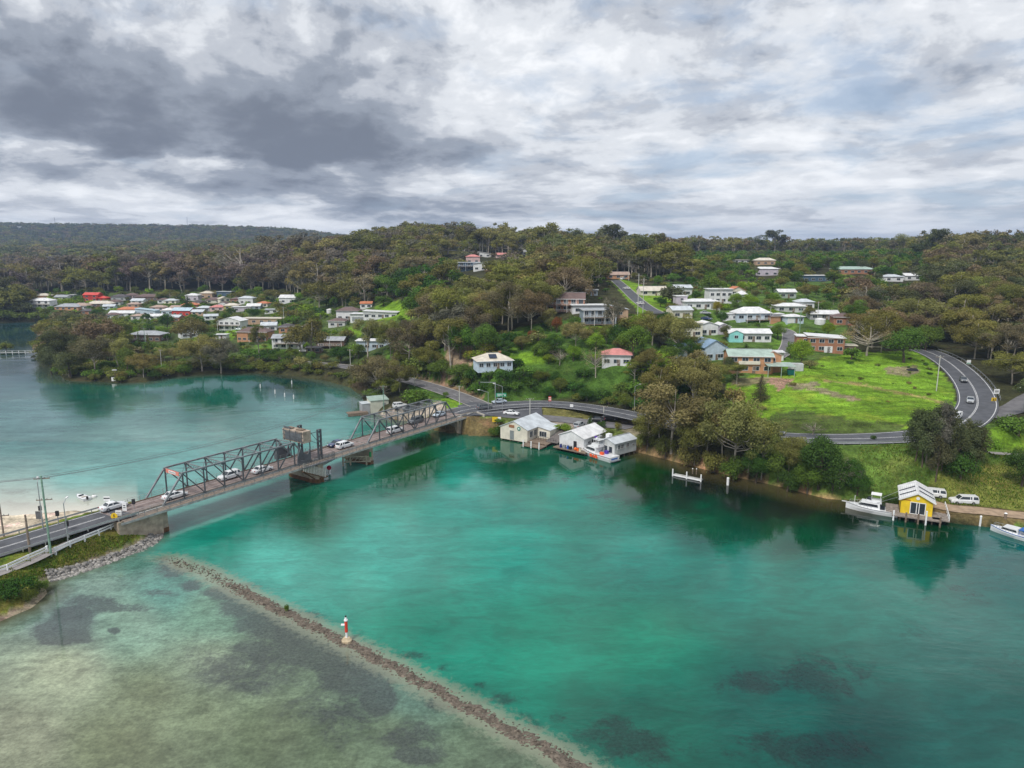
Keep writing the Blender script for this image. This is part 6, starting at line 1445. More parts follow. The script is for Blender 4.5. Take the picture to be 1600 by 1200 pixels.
lamp(152, 835, 9.5, .6, R(20), 'street lamp behind the white sedan on the causeway') if False else lamp(107, 851, 7.5, 1.2, R(100), 'thin street lamp rising from the causeway guard rail'); lamp(68, 829, 9.0, 1.0, R(120), 'street lamp on the sand side of the causeway'); lamp(1598, 644, 6.0, .8, R(160), 'street lamp at the highway turnoff by the right edge')
p = W(774, 632, 4.9); e = tag(empty('signal_gantry', p, R(0)), 'grey gantry pole with signal arm reaching left over the junction', 'traffic light'); mb = MB(); mb.cyl((0, 0, 0), (0, 0, 7.2), .13, n=8); mb.beam((0, 0, 7.1), (-5, 0, 7.2), .14); mb.build('mast', M_steel, e)
for x in (-5.0,): mb = MB(); mb.box((x, -.1, 6.9), (.45, .3, 1.1)); mb.build('signal_head', M_dark, e)
for u, v, l in ((65, 812, 'dark signal head on a thin post on the causeway sand'), (107, 838, 'dark signal head on a post beside the causeway road'), (211, 806, 'dark signal box on a post at the bridge mouth'), (92, 822, 'small dark marker post on the causeway sand')):
    p = pick(u, v); e = tag(empty('traffic_signal', p), l, 'traffic light'); mb = MB(); mb.cyl((0, 0, 0), (0, 0, 2.6), .07, n=6); mb.build('post', M_steel, e); mb = MB(); mb.box((0, -.05, 2.4), (.5, .35, .95)); mb.build('signal_head', M_dark, e)
# masts on the skyline
for u, v, Y, h, l in ((92, 352, 2650, 55, 'lattice radio mast on the far ridge, left one'), (297, 352, 2650, 42, 'lattice radio mast on the far ridge, right one'), (627, 362, 760, 16, 'dark platform mast above the middle forest skyline')):
    d = ray(u, 400); x = d[0]*Y/d[1]; z = H1(x, Y); e = tag(empty('radio_mast', (x, Y, z)), l, 'mast'); big = Y > 2000; top = (W(u, v-12 if big else v-10, 0, Y).z)-z; mb = MB(); wd = 1.6 if big else .35
    for a, b in ((-1, -1), (1, -1), (0, 1)): mb.beam((a*wd, b*wd, 0), (a*wd*.2, b*wd*.2, top), wd*.35)
    mb.build('mast', M_steel if big else M_dark, e); mb = MB(); mb.box((0, 0, top), (wd*1.2 if big else 3.2, wd, 1.5 if big else 1.2)); mb.build('head', M_steel if big else M_dark, e)
# ------------------------------------------------------------------ trees: unit-height templates (height 1), leaf clumps as many small faces
def leaf_quads(r, cen, rad, n, size, up=.45, shell=.4):
    """cen (k,3), rad (k,3): scatter n leaf faces over the clumps"""
    k = len(cen); w = (rad[:, 0]*rad[:, 1]); idx = r.choice(k, n, p=w/w.sum())
    d = r.randn(n, 3); d[:, 2] = d[:, 2]+.35; d /= np.linalg.norm(d, axis=1)[:, None]
    rr = shell+(1.22-shell)*r.rand(n)**.75
    P = cen[idx]+d*rad[idx]*rr[:, None]
    nrm = d*.8+np.array([0, 0, up])+r.randn(n, 3)*.45; nrm /= np.linalg.norm(nrm, axis=1)[:, None]
    t = np.cross(nrm, r.randn(n, 3)); t /= np.linalg.norm(t, axis=1)[:, None]; b = np.cross(nrm, t)
    s = size*(.6+.8*r.rand(n))[:, None]; e = (.55+.4*r.rand(n))[:, None]
    V_ = np.stack([P-t*s, P-b*s*e, P+t*s, P+b*s*e], 1).reshape(-1, 3)
    ct = r.uniform(.68, 1.32, k)[idx]; tint = ct*r.uniform(.76, 1.24, n)
    return V_, np.repeat(tint, 4)
def tube_np(path, rad, n=5):
    V_ = []; F = []
    for i, (p, q) in enumerate(zip(path, rad)):
        d = (path[min(i+1, len(path)-1)]-path[max(i-1, 0)]); d = d/np.linalg.norm(d); x = np.cross(d, [0, 1, .01]); x /= np.linalg.norm(x); y = np.cross(d, x)
        for k in range(n): a = 6.283*k/n; V_.append(p+(x*math.cos(a)+y*math.sin(a))*q)
    for i in range(len(path)-1):
        for k in range(n): F.append((i*n+k, i*n+(k+1) % n, (i+1)*n+(k+1) % n, (i+1)*n+k))
    return np.array(V_), np.array(F)
def skeleton(r, cen, z0, rt, lean=.05, limbs=None, wig=.03):
    Vs, Fs, n = [], [], 0
    top = np.array([r.uniform(-lean, lean), r.uniform(-lean, lean), .80])
    ts = np.linspace(0, 1, 7); path = [top*t+np.array([math.sin(t*5+1)*wig*.5, math.cos(t*4)*wig*.5-wig*.5, -.03*(t == 0)]) for t in ts]; rad = [rt*(1.25-t*.95) for t in ts]
    v, f = tube_np(path, rad, 6); Vs.append(v); Fs.append(f); n = len(v)
    sel = range(len(cen)) if limbs is None else list(range(len(cen)))[:limbs]
    for j in sel:
        c = cen[j]; t0 = min(.95, max(z0*.8, c[2]*.62)/.80); a = top*t0; m_ = (a+c)/2+r.randn(3)*wig+np.array([0, 0, -.02]); v, f = tube_np([a, m_, c], [rt*.5, rt*.34, rt*.1], 4); Vs.append(v); Fs.append(f+n); n += len(v)
    return np.vstack(Vs), np.vstack(Fs)
def make_template(kind, seed, lod):
    r = np.random.RandomState(seed); q = {0: 1.0, 1: .34, 2: .10, 3: .03}[lod]; sm = {0: 1, 1: 1.6, 2: 2.7, 3: 4.6}[lod]
    if kind == 'euc':
        k = r.randint(11, 16); a = r.rand(k)*6.283; rr = .04+.27*np.sqrt(r.rand(k)); z = .93-.33*r.rand(k)**1.2-rr*.35
        cen = np.stack([rr*np.cos(a), rr*np.sin(a), z], 1); s = r.uniform(.085, .15, k); rad = np.stack([s, s*r.uniform(.8, 1.1, k), s*r.uniform(.5, .75, k)], 1)
        low = r.rand(k) < .2; cen[low, 2] -= .18; rad[low] *= .75
        n, sz, z0, rt = 7000, .0108, .4, .018
    elif kind == 'spread':
        k = r.randint(22, 28); a = r.rand(k)*6.283; rr = .05+.40*np.sqrt(r.rand(k)); z = .9-rr*.55-.32*r.rand(k)
        cen = np.stack([rr*np.cos(a), rr*np.sin(a), z], 1); s = r.uniform(.10, .165, k); rad = np.stack([s, s*r.uniform(.8, 1.1, k), s*r.uniform(.55, .8, k)], 1)
        n, sz, z0, rt = 13500, .0108, .3, .0135
    elif kind == 'round':
        k = r.randint(20, 26); d = r.randn(k, 3); d[:, 2] = np.abs(d[:, 2])*.9-.25; d /= np.linalg.norm(d, axis=1)[:, None]
        cen = d*np.array([.34, .34, .34])*r.uniform(.7, 1, (k, 1))+np.array([0, 0, .52]); s = r.uniform(.12, .18, k); rad = np.stack([s, s, s*.85], 1)
        cen = np.vstack([cen, [[0, 0, .5]]]); rad = np.vstack([rad, [[.3, .3, .3]]]); n, sz, z0, rt = 7500, .0145, .2, .026
    elif kind == 'cas':
        k = r.randint(16, 20); z = r.uniform(.32, .93, k); a = r.rand(k)*6.283; rr = (.21*(1-((z-.5)/.55)**2)).clip(.02)*r.rand(k)**.4
        cen = np.stack([rr*np.cos(a), rr*np.sin(a), z], 1); s = r.uniform(.07, .12, k); rad = np.stack([s*.9, s*.9, s*1.15], 1); n, sz, z0, rt = 6000, .011, .2, .014
    elif kind == 'bush':
        k = r.randint(12, 16); a = r.rand(k)*6.283; rr = .62*np.sqrt(r.rand(k)); z = .55*(1-rr**2)+.1*r.rand(k)+.02
        cen = np.stack([rr*np.cos(a), rr*np.sin(a), z], 1); s = r.uniform(.22, .34, k); rad = np.stack([s, s, s*.9], 1); n, sz, z0, rt = 2600, .035, .1, .05
    elif kind == 'cone':
        k = 26; z = np.linspace(.08, .96, k); a = r.rand(k)*6.283; R_ = .24*(1-z)+.015; rr = R_*.55
        cen = np.stack([rr*np.cos(a), rr*np.sin(a), z], 1); rad = np.stack([R_*.75+.01, R_*.75+.01, np.full(k, .07)], 1); n, sz, z0, rt = 4200, .012, .05, .02
    elif kind == 'bare':
        k = 26; a = r.rand(k)*6.283; rr = .1+.36*np.sqrt(r.rand(k)); z = .92-rr*.5-.3*r.rand(k)
        cen = np.stack([rr*np.cos(a), rr*np.sin(a), z], 1); s = r.uniform(.07, .11, k); rad = np.stack([s, s, s*.9], 1); n, sz, z0, rt = 2300, .009, .2, .02
    n = max(60 if lod < 3 else 40, int(n*q)); V_, t = leaf_quads(r, cen, rad, n, sz*sm)
    bv, bf = skeleton(r, cen, z0, rt, limbs=None if lod < 2 else 3)
    if lod == 3: bv, bf = tube_np([np.array([0, 0, -.03]), np.array([0, 0, .8])], [rt, rt*.5], 3)
    return dict(V=V_, t=t, bv=bv, bf=bf)
TPL = {}
NV = {'euc': 6, 'spread': 5, 'round': 4, 'cas': 3, 'bush': 5, 'cone': 2, 'bare': 2}
def tpl(kind, var, lod):
    k = (kind, var, lod)
    if k not in TPL: TPL[k] = make_template(kind, 100+var*7+sum(map(ord, kind)), lod)
    return TPL[k]
WID = {'euc': .36, 'spread': .50, 'round': .46, 'cas': .24, 'bush': .85, 'cone': .24, 'bare': .44}
COLS = {k: tuple(c*1.3 for c in v) for k, v in {'olive': (.140,.140,.040), 'brown': (.142,.115,.066), 'khaki': (.170,.152,.058), 'green': (.088,.145,.026), 'deep': (.044,.088,.018), 'lime': (.150,.225,.024), 'dark': (.082,.092,.042), 'mangrove': (.105,.128,.028), 'grey': (.125,.118,.088), 'purple': (.138,.110,.094), 'straw': (.195,.165,.082), 'rust': (.20,.075,.03), 'gold': (.19,.185,.03)}.items()}
CNAME = {'olive': 'olive', 'brown': 'brownish', 'khaki': 'khaki', 'green': 'mid green', 'deep': 'deep green', 'lime': 'lime green', 'dark': 'dark', 'mangrove': 'yellow green', 'grey': 'greyish', 'purple': 'purplish brown', 'straw': 'straw coloured', 'rust': 'rusty red', 'gold': 'golden green'}
KNAME = {'euc': ('eucalypt_tree', 'eucalypt', 'tree'), 'spread': ('eucalypt_tree', 'broad eucalypt', 'tree'), 'round': ('leafy_tree', 'rounded leafy tree', 'tree'), 'cas': ('casuarina_tree', 'casuarina', 'tree'), 'bush': ('shrub', 'shrub', 'shrub'),
         'cone': ('conifer_tree', 'pointed conifer', 'tree'), 'bare': ('bare_tree', 'thin twiggy tree', 'tree')}
TREES = []      # dict(x,y,z,h,kind,col,hero)
def add_tree(x, y, z, h, kind, colr, hero=0, var=None):
    TREES.append(dict(x=x, y=y, z=z, h=h, kind=kind, col=colr, hero=hero, var=rng.randrange(NV[kind]) if var is None else var, w=rng.uniform(.82, 1.28), rz=rng.uniform(0, 6.28)))
def hero(u, vb, vt, kind, colr, w=None):
    """base pixel and top pixel; width factor relative to the kind"""
    p = pick(u, vb); zt = W(u, vt, 0, p.y).z; h = max(1.5, zt-p.z)
    add_tree(p.x, p.y, p.z, h, kind, colr, 1)
    if w:
        sc = FPX/(p.y*math.cos(PITCH)); TREES[-1]['w'] = w/sc/2/(h*WID[kind])
HEROES = [ # u, v base, v top, kind, colour, pixel width
 (1050,705,584,'spread','khaki',145), (1148,742,602,'spread','khaki',130), (1105,715,640,'spread','olive',70), (1012,700,640,'spread','olive',60), (1190,750,650,'spread','olive',70), (1080,640,545,'spread','khaki',95), (1030,640,560,'spread','olive',70),
 (1085,728,632,'spread','olive',70), (1128,722,622,'spread','khaki',66), (1168,740,628,'spread','olive',70), (1030,702,618,'euc','khaki',46), (1232,745,672,'spread','olive',60), (742,593,574,'bush','deep',34), (765,596,576,'bush','green',34), (788,594,575,'bush','deep',34), (812,592,574,'bush','deep',34), (755,610,594,'bush','deep',36), (780,611,595,'bush','deep',34), (805,610,592,'bush','green',34), (730,606,588,'bush','mangrove',36), (830,606,590,'bush','deep',34), (1278,765,672,'round','deep',75), (1215,752,690,'round','green',60), (1330,762,712,'round','deep',42), (1300,770,718,'bush','deep',50), (1270,680,655,'bare','grey',40), (1312,762,712,'bare','grey',60),
 (1430,722,640,'cas','dark',38), (1441,728,630,'cas','dark',42), (1456,732,626,'cas','dark',44), (1470,738,630,'cas','grey',40), (1484,738,655,'cas','dark',42), (1497,736,662,'cas','dark',42), (1511,737,658,'cas','dark',42), (1523,735,668,'cas','dark',38), (1463,752,680,'cas','dark',36), (1448,722,650,'cas','dark',38), (1478,728,640,'cas','dark',40), (1505,725,650,'cas','dark',40), (1500,748,700,'bush','deep',60),
 (1595,760,695,'round','deep',60), (1590,680,645,'bush','green',70), (1540,705,680,'bush','lime',50), (1365,688,680,'bush','deep',12),
 (1188,626,583,'cone','dark',26), (1252,572,527,'round','lime',42), (1355,556,498,'bare','straw',72), (1412,566,508,'round','green',70), (1445,548,500,'round','green',50), (1390,520,468,'round','green',45), (1340,510,462,'spread','green',50), (1380,530,480,'bare','grey',50),
 (1545,560,505,'spread','khaki',70), (1580,600,540,'spread','olive',80), (1520,540,480,'euc','khaki',60), (1490,535,470,'spread','olive',80), (1585,560,500,'spread','brown',70),
 (1150,600,565,'euc','olive',40), (1145,640,600,'bush','khaki',40), (1085,628,552,'spread','olive',85), (1060,560,480,'spread','khaki',80), (1020,540,482,'spread','olive',70), (990,560,505,'round','green',60), (965,545,500,'round','deep',40),
 (1050,478,440,'round','dark',52), (1110,462,430,'round','green',50), (1080,440,400,'spread','olive',70), (1035,425,372,'spread','olive',60), (1055,422,380,'euc','olive',40),
 (957,528,455,'euc','grey',34), (900,545,495,'spread','khaki',50), (905,470,395,'euc','olive',48), (918,462,398,'euc','khaki',40), (880,470,400,'euc','olive',50), (860,475,410,'euc','olive',46), (845,500,430,'spread','olive',60), (935,448,400,'euc','olive',40),
 (830,520,440,'spread','brown',60), (795,520,430,'spread','brown',80), (760,510,440,'spread','khaki',70), (725,510,440,'spread','olive',70), (700,540,478,'spread','brown',80), (740,540,470,'spread','brown',70), (680,500,440,'spread','olive',60),
 (650,480,420,'euc','olive',46), (760,560,500,'round','green',50), (720,560,500,'round','green',50), (672,585,525,'spread','olive',60), (640,575,490,'spread','brown',75), (610,560,490,'spread','olive',50), (575,570,490,'euc','khaki',50),
 (590,620,548,'spread','brown',80), (625,612,555,'spread','olive',55), (570,612,560,'bush','mangrove',40), (650,635,605,'bush','green',60), (697,622,610,'round','green',12), (690,590,560,'round','green',50), (720,600,565,'round','green',50),
 (486,560,487,'spread','olive',64), (470,556,500,'spread','khaki',50), (405,560,500,'euc','olive',30), (500,485,430,'spread','olive',60), (540,478,430,'spread','olive',50), (535,478,435,'euc','khaki',40), (570,475,425,'euc','brown',50),
 (533,568,538,'round','deep',40), (560,560,535,'round','green',30), (555,478,462,'round','olive',22), (580,476,455,'round','dark',18), (600,478,458,'round','green',30), (630,470,450,'round','green',30),
 (315,580,515,'spread','khaki',80), (345,582,520,'spread','grey',60), (300,540,490,'spread','khaki',60), (262,515,488,'round','deep',30), (280,525,505,'round','green',20), (266,470,450,'spread','olive',30), (430,470,449,'spread','khaki',50), (380,455,428,'round','olive',34),
 (95,575,505,'spread','dark',64), (120,560,492,'spread','brown',80), (160,560,490,'spread','brown',80), (150,585,515,'spread','brown',70), (185,580,520,'euc','khaki',50), (110,590,545,'round','dark',50), (80,585,540,'round','dark',40), (200,585,540,'round','mangrove',40), (225,590,545,'spread','khaki',50), (180,540,485,'spread','olive',60),
 (10,486,425,'euc','dark',60), (-20,490,430,'euc','dark',60), (35,492,470,'round','dark',40), (5,500,480,'bush','mangrove',40), (30,501,486,'bush','mangrove',36), (60,500,486,'bush','mangrove',36),
 (10,548,533,'bush','mangrove',22), (62,524,513,'bush','dark',16), (53,560,554,'bush','dark',9), (448,955.5,949,'bush','green',9),
 (205,550,515,'cone','mangrove',8), (218,550,515,'cone','mangrove',9), (233,552,517,'cone','mangrove',9), (442,508,493,'cone','deep',7), (447,508,494,'cone','deep',7), (294,486,461,'cone','deep',20), (321,482,468,'round','dark',16), (297,482,472,'round','lime',16),
 (870,520,490,'round','rust',20), (832,535,512,'round','rust',18), (1170,486,457,'round','lime',30), (1150,480,455,'round','lime',26), (1210,475,455,'round','lime',26), (1265,498,475,'spread','olive',22), (1120,492,468,'round','gold',18),
 (760,555,530,'round','gold',40), (735,565,545,'round','gold',26), (875,570,540,'bare','purple',30), (930,590,530,'bare','straw',40), (990,600,560,'euc','olive',40), (1015,590,540,'spread','olive',50), (850,560,530,'round','green',40),
 (725,385,358,'euc','olive',46), (745,392,363,'euc','dark',30), (765,388,362,'euc','dark',36), (780,392,368,'euc','dark',28), (800,392,366,'euc','dark',26), (840,400,366,'euc','olive',40), (700,398,372,'euc','khaki',40), (1028,400,372,'euc','dark',40),
 (1070,405,377,'cas','dark',20), (780,662,652,'round','green',18), (785,683,660,'bush','deep',26), (772,682,664,'bush','green',24), (878,676,660,'bush','lime',34), (922,668,646,'cone','deep',12), (940,668,656,'bush','deep',20), (948,682,668,'bush','mangrove',26), (965,672,658,'bush','olive',16),
 (30,930,897,'bush','deep',70), (8,935,905,'bush','deep',50), (62,922,903,'bush','green',34), (45,938,918,'bush','mangrove',30),
 (1372,792,778,'bush','deep',22), (1395,790,772,'bush','deep',34), (1340,775,735,'round','deep',46), (1262,772,720,'round','green',55), (1295,745,700,'round','deep',46), (1180,755,700,'round','deep',50), (1145,750,710,'bush','green',50), (1110,738,700,'bush','olive',50), (1075,728,690,'bush','olive',44), (1040,715,675,'bush','olive',40), (1010,705,670,'bush','olive',36), (1230,768,730,'bush','deep',44),
 (1108,560,535,'round','dark',24), (1137,585,555,'round','dark',30), (1165,550,535,'cone','deep',18), (1133,530,505,'round','dark',20), (1080,555,520,'spread','olive',46), (1215,530,505,'round','green',34), (1235,560,530,'bush','green',20), (1305,545,520,'bush','green',30), (1330,562,540,'bush','green',34), (1265,575,560,'bush','khaki',30)]
for hrow in HEROES: hero(*hrow)
# ---- zones for the rest; first match wins. (polygon of base pixels, [(kind, weight)], [colours], spacing m, (hmin, hmax), keep share)
ZN = [
 ([(1125,672),(1130,600),(1160,592),(1250,592),(1290,556),(1330,556),(1460,560),(1500,610),(1505,660),(1460,692),(1300,696),(1180,690)], [('bush', 1)], ['green', 'deep', 'mangrove', 'khaki'], 7.0, (.5, 1.3), .38),
 ([(1430,700),(1640,664),(1900,640),(2200,700),(2200,1000),(1640,900),(1340,800),(1345,780),(1420,735)], None),
 ([(585,505),(583,478),(622,468),(650,486),(610,510)], None), ([(690,560),(738,538),(745,562),(700,570)], None),
 ([(640,610),(760,634),(760,650),(580,662),(575,640)], None),
 ([(760,640),(850,655),(1000,668),(1000,715),(760,690)], None), ([(850,636),(1000,650),(990,664),(850,655)], None),
 ([(1340,690),(1440,690),(1430,730),(1345,780),(1240,775),(1220,740)], [('bush', 1)], ['green', 'deep', 'mangrove', 'lime'], 6.5, (1.0, 2.6), .5),
 ([(1000,672),(1200,696),(1345,700),(1345,790),(1150,755),(1000,716)], [('bush', .7), ('round', .2), ('spread', .1)], ['deep', 'olive', 'green', 'khaki'], 4.2, (2.5, 6), .9),
 ([(55,598),(70,570),(540,575),(560,620),(500,602),(400,590),(260,598),(120,604)], [('bush', 1)], ['mangrove', 'mangrove', 'olive', 'green'], 4.6, (3.6, 5.6), .98),
 ([(60,575),(66,520),(110,497),(190,520),(215,560),(215,585),(70,590)], [('spread', .6), ('round', .4)], ['brown', 'dark', 'olive'], 9, (10, 15), .9),
 ([(215,575),(215,548),(520,552),(540,578)], [('round', .35), ('bush', .5), ('spread', .15)], ['green', 'deep', 'khaki', 'mangrove'], 8, (3.5, 7), .75),
 ([(40,503),(-80,505),(-80,470),(45,474)], [('euc', .5), ('round', .5)], ['dark', 'olive'], 11, (14, 24), .9),
 ([(42,500),(48,462),(200,458),(420,458),(475,470),(530,470),(640,500),(640,560),(560,566),(215,560),(120,510),(75,500)], [('round', .5), ('bush', .35), ('spread', .1), ('cone', .05)], ['green', 'deep', 'olive', 'mangrove', 'lime'], 9.5, (3.5, 9), .88),
 ([(560,640),(540,570),(640,560),(690,560),(690,605),(640,640)], [('round', .4), ('bush', .25), ('spread', .35)], ['olive', 'brown', 'green', 'mangrove'], 7, (5, 11), .9),
 ([(700,625),(690,580),(1000,585),(1150,640),(1190,672),(1000,648),(900,626),(800,624)], [('bush', .55), ('round', .45)], ['deep', 'green', 'deep', 'mangrove'], 4.6, (3.5, 6.5), .97),
 ([(740,585),(745,540),(860,500),(940,510),(1060,510),(1130,560),(1130,600),(1000,600),(800,590)], [('round', .4), ('bush', .4), ('spread', .2)], ['green', 'deep', 'olive', 'lime', 'khaki'], 6.3, (3, 8), .82),
 ([(930,515),(925,440),(965,432),(1060,440),(1060,520)], [('round', .5), ('bush', .5)], ['green', 'deep', 'olive'], 9, (3, 7), .6),
 ([(1040,570),(1040,445),(1330,452),(1340,556),(1250,592),(1130,592)], [('round', .5), ('bush', .42), ('spread', .08)], ['green', 'deep', 'olive', 'lime', 'khaki'], 7.6, (2.5, 6.5), .8),
 ([(1060,452),(1060,402),(1440,402),(1460,455),(1330,458)], [('round', .75), ('spread', .25)], ['green', 'deep', 'green', 'olive', 'dark'], 10.5, (6, 11), .92),
 ([(560,486),(480,470),(600,455),(700,430),(740,470),(660,500)], [('round', .5), ('euc', .5)], ['green', 'olive', 'deep'], 9, (8, 16), .9),
]
def zone(u, v):
    for z in ZN:
        if inpoly(np.array([u]), np.array([v]), z[0])[0]: return z
    return 'forest'
STREETS = [(955,432,1012,482,420), (1206,506,1242,556,310), (690,622,860,652,215), (860,628,1000,650,205), (1470,556,1550,660,150), (590,470,640,492,355), (1190,600,1480,660,150), (735,632,1000,660,190), (560,615,715,700,150), (660,600,760,634,230), (500,566,556,577,290), (1385,570,1450,592,150), (1145,640,1200,665,120)]
OBST = BOXES+[(a, b, c, d, e_) for a, b, c, d, e_ in STREETS]
EXCL = []
for o in COL.objects:
    if o.parent is None and o.get('category') in ('house', 'boatshed', 'boathouse', 'shed', 'car', 'ute', 'container', 'water tank'): EXCL.append((o.location.x, o.location.y, 6.5 if o.get('category') == 'house' else 5.0))
EX = np.array(EXCL)
def blocked(x, y, z, h, kind):
    u, v, zc = proj(x, y, z); sc = FPX/zc; wpx = h*WID[kind]*sc*.8; ut, vt, _ = proj(x, y, z+h*.97); vb = v-(h*.3*sc if kind in ('euc', 'spread') else 0)
    for a, b, c, d, Y in OBST:
        if y < Y and u+wpx > a and u-wpx < c and vt < d and v > b: return True
    return False
hp = np.array([(t['x'], t['y'], t['h']*WID[t['kind']]*t['w']) for t in TREES])
roadpts = np.vstack([P[:, :2] for P, w in ROADS.values()]); roadw = np.concatenate([np.full(len(P), w/2) for P, w in ROADS.values()])
def scatter(spacing, zsel, r0, r1, th=44, seed=0):
    r = np.random.RandomState(seed); n = int(2*r1*1.15/spacing); X = []; 
    xs = np.arange(-r1*1.15, r1*1.15, spacing); ys = np.arange(r0, r1, spacing)
    A, B = np.meshgrid(xs, ys); A = (A+r.uniform(-.42, .42, A.shape)*spacing).ravel(); B = (B+r.uniform(-.42, .42, B.shape)*spacing).ravel()
    m = (np.abs(A) < B*1.3+15); return A[m], B[m]
def fill(zone_, seed):
    poly, kinds, cols, sp, hr, keep = zone_
    A, B = scatter(sp, None, 120, 950, seed=seed); Z = ground_h(A, B); u, v, zc = proj(A, B, Z)
    m = inpoly(u, v, poly) & (Z > .15)
    for other in ZN[:ZN.index(zone_)] if zone_ in ZN else []: m &= ~inpoly(u, v, other[0])
    A, B, Z = A[m], B[m], Z[m]; r = np.random.RandomState(seed+50); cnt = 0
    for x, y, z in zip(A, B, Z):
        if r.rand() > keep: continue
        k = kinds[r.choice(len(kinds), p=[w for _, w in kinds])][0]; c = cols[r.randint(len(cols))]; h = r.uniform(*hr)*(1.0 if k != 'bush' else .8 if hr[1] > 5 else 1)
        if k in ('spread', 'euc') and hr[1] < 9: h = r.uniform(6, 10)
        place(x, y, z, h, k, c, r); cnt += 1
def place(x, y, z, h, k, c, r, far=False):
    rad = h*WID[k]*.8
    if np.any(np.hypot(EX[:, 0]-x, EX[:, 1]-y) < EX[:, 2]+min(rad, 3)*.3): return
    if np.any(np.hypot(roadpts[:, 0]-x, roadpts[:, 1]-y) < roadw+.9+min(rad*.35, .9)): return
    if np.any(np.hypot(hp[:, 0]-x, hp[:, 1]-y) < hp[:, 2]*.55): return
    for sh in (1.0, .6, .38):
        if not blocked(x, y, z, h*sh, k):
            if h*sh < .5: return
            if sh < 1: k = 'bush' if k != 'cone' else k; h = h*sh*(.7 if k == 'bush' else 1)
            add_tree(x, y, z, h, k, c); TREES[-1]['w'] *= 1.1; return
for i, z in enumerate(ZN):
    if z[1] is not None: fill(z, 10+i)
# the tall forest everywhere else
def forest(r0, r1, sp, hr, seed, lodcols):
    A, B = scatter(sp, None, r0, r1, seed=seed); Z = ground_h(A, B); u, v, zc = proj(A, B, Z); m = (Z > .8) & (u > -350) & (u < 2200)
    for z in ZN: m &= ~inpoly(u, v, z[0])
    m &= ~((B < 215) & (u < 1400)); m &= (sdist(A, B, MAIN) > 5)
    r = np.random.RandomState(seed+9)
    for x, y, z, uu, vv in zip(A[m], B[m], Z[m], u[m], v[m]):
        left = uu < 560
        cols = ['brown', 'purple', 'purple', 'brown', 'khaki', 'olive'] if (left and y > 560) else (['brown', 'olive', 'khaki', 'olive', 'grey'] if uu < 860 else ['olive', 'khaki', 'olive', 'brown', 'dark', 'olive'])
        k = 'euc' if r.rand() < (.75 if left or y > 450 else .4) else 'spread'; h = r.uniform(*hr)*(1.25 if (left and y < 700) else .78 if left else 1.0)
        if uu > 1250 and y < 520: h *= .82
        if r.rand() < .08: h *= 1.25
        ff = float(fbm(np.array([x]), np.array([y]), 90., 71)[0]); ci = int(np.clip((ff*.42+.5+r.uniform(-.28, .28))*len(cols), 0, len(cols)-1)); h *= 1+.16*float(fbm(np.array([x]), np.array([y]), 60., 72)[0])
        if r.rand() < .05: k, cc = 'bare', 'grey'
        else: cc = cols[ci]
        if y > 900: add_tree(x, y, z, h, k, cc)
        else: place(x, y, z, h, k, cc, r)
forest(165, 620, 10.8, (11, 22), 41, None)
forest(620, 1150, 13.5, (14, 26), 42, None)
def ridge_forest(seed):
    for (y0, y1, sp) in ((1150, 1900, 22), (1900, 3300, 27)):
        A, B = scatter(sp, None, y0, y1, th=46, seed=seed+int(y0)); Z = ground_h(A, B); u, v, zc = proj(A, B, Z); m = (u > -350) & (u < 2000) & (v < 425)
        r = np.random.RandomState(seed)
        for x, y, z in zip(A[m], B[m], Z[m]): add_tree(x, y, z, r.uniform(15, 24), 'euc' if r.rand() < .5 else 'spread', ['dark', 'olive', 'dark', 'brown'][r.randint(4)]); TREES[-1]['w'] *= 1.35
ridge_forest(77)
# ---- what shows: front-to-back cover of the picture, then the largest stay single trees, the rest one forest
SC = .5; OCC = np.zeros((600, 800), bool)
ty = np.array([t['y'] for t in TREES]); order = np.argsort(ty); yy, xx = np.mgrid[0:600, 0:800]
for a, b, c, d, Y in []: pass
gy = np.geomspace(60, 3400, 220)
for i in order:
    t = TREES[i]; u, v, zc = proj(t['x'], t['y'], t['z']); _, vt, _ = proj(t['x'], t['y'], t['z']+t['h']); sc = FPX/zc
    rw = t['h']*WID[t['kind']]*t['w']*sc*SC; hh = (v-vt)*SC; frac = {'euc': .55, 'spread': .65}.get(t['kind'], .95)
    cx, cy = u*SC, vt*SC+hh*frac/2; a0, a1 = int(max(0, cx-rw)), int(min(800, cx+rw+1)); b0_, b1_ = int(max(0, cy-hh*frac/2)), int(min(600, cy+hh*frac/2+1))
    if a1 <= a0 or b1_ <= b0_: t['vis'] = 0; t['size'] = 0; continue
    E_ = ((xx[b0_:b1_, a0:a1]-cx)/max(rw, .5))**2+((yy[b0_:b1_, a0:a1]-cy)/max(hh*frac/2, .5))**2 < .85; sub = OCC[b0_:b1_, a0:a1]
    t['size'] = E_.sum(); t['vis'] = (E_ & ~sub).sum(); sub |= E_
def near_cut(sel, n): return sorted(sel, key=lambda t: -t['vis'])[:n]
trees_ = [t for t in TREES if t['kind'] in ('euc', 'spread', 'cas', 'bare')]; leafy = [t for t in TREES if t['kind'] in ('round', 'cone')]; shrubs = [t for t in TREES if t['kind'] == 'bush']
single = [t for t in near_cut(trees_, 270)+near_cut(leafy, 130)+near_cut(shrubs, 120) if t['vis'] > 3 or t['hero']]
ids = set(id(t) for t in single)
rest = [t for t in TREES if id(t) not in ids and (t['vis'] > 0 or (t['size'] > 0 and t['y'] > 250) or -350 < proj(t['x'], t['y'], t['z'])[0] < 2200) and not (t['vis'] == 0 and t['y'] > 1200 and False)]
print('TREES', len(TREES), 'single', len(single), 'rest', len(rest))
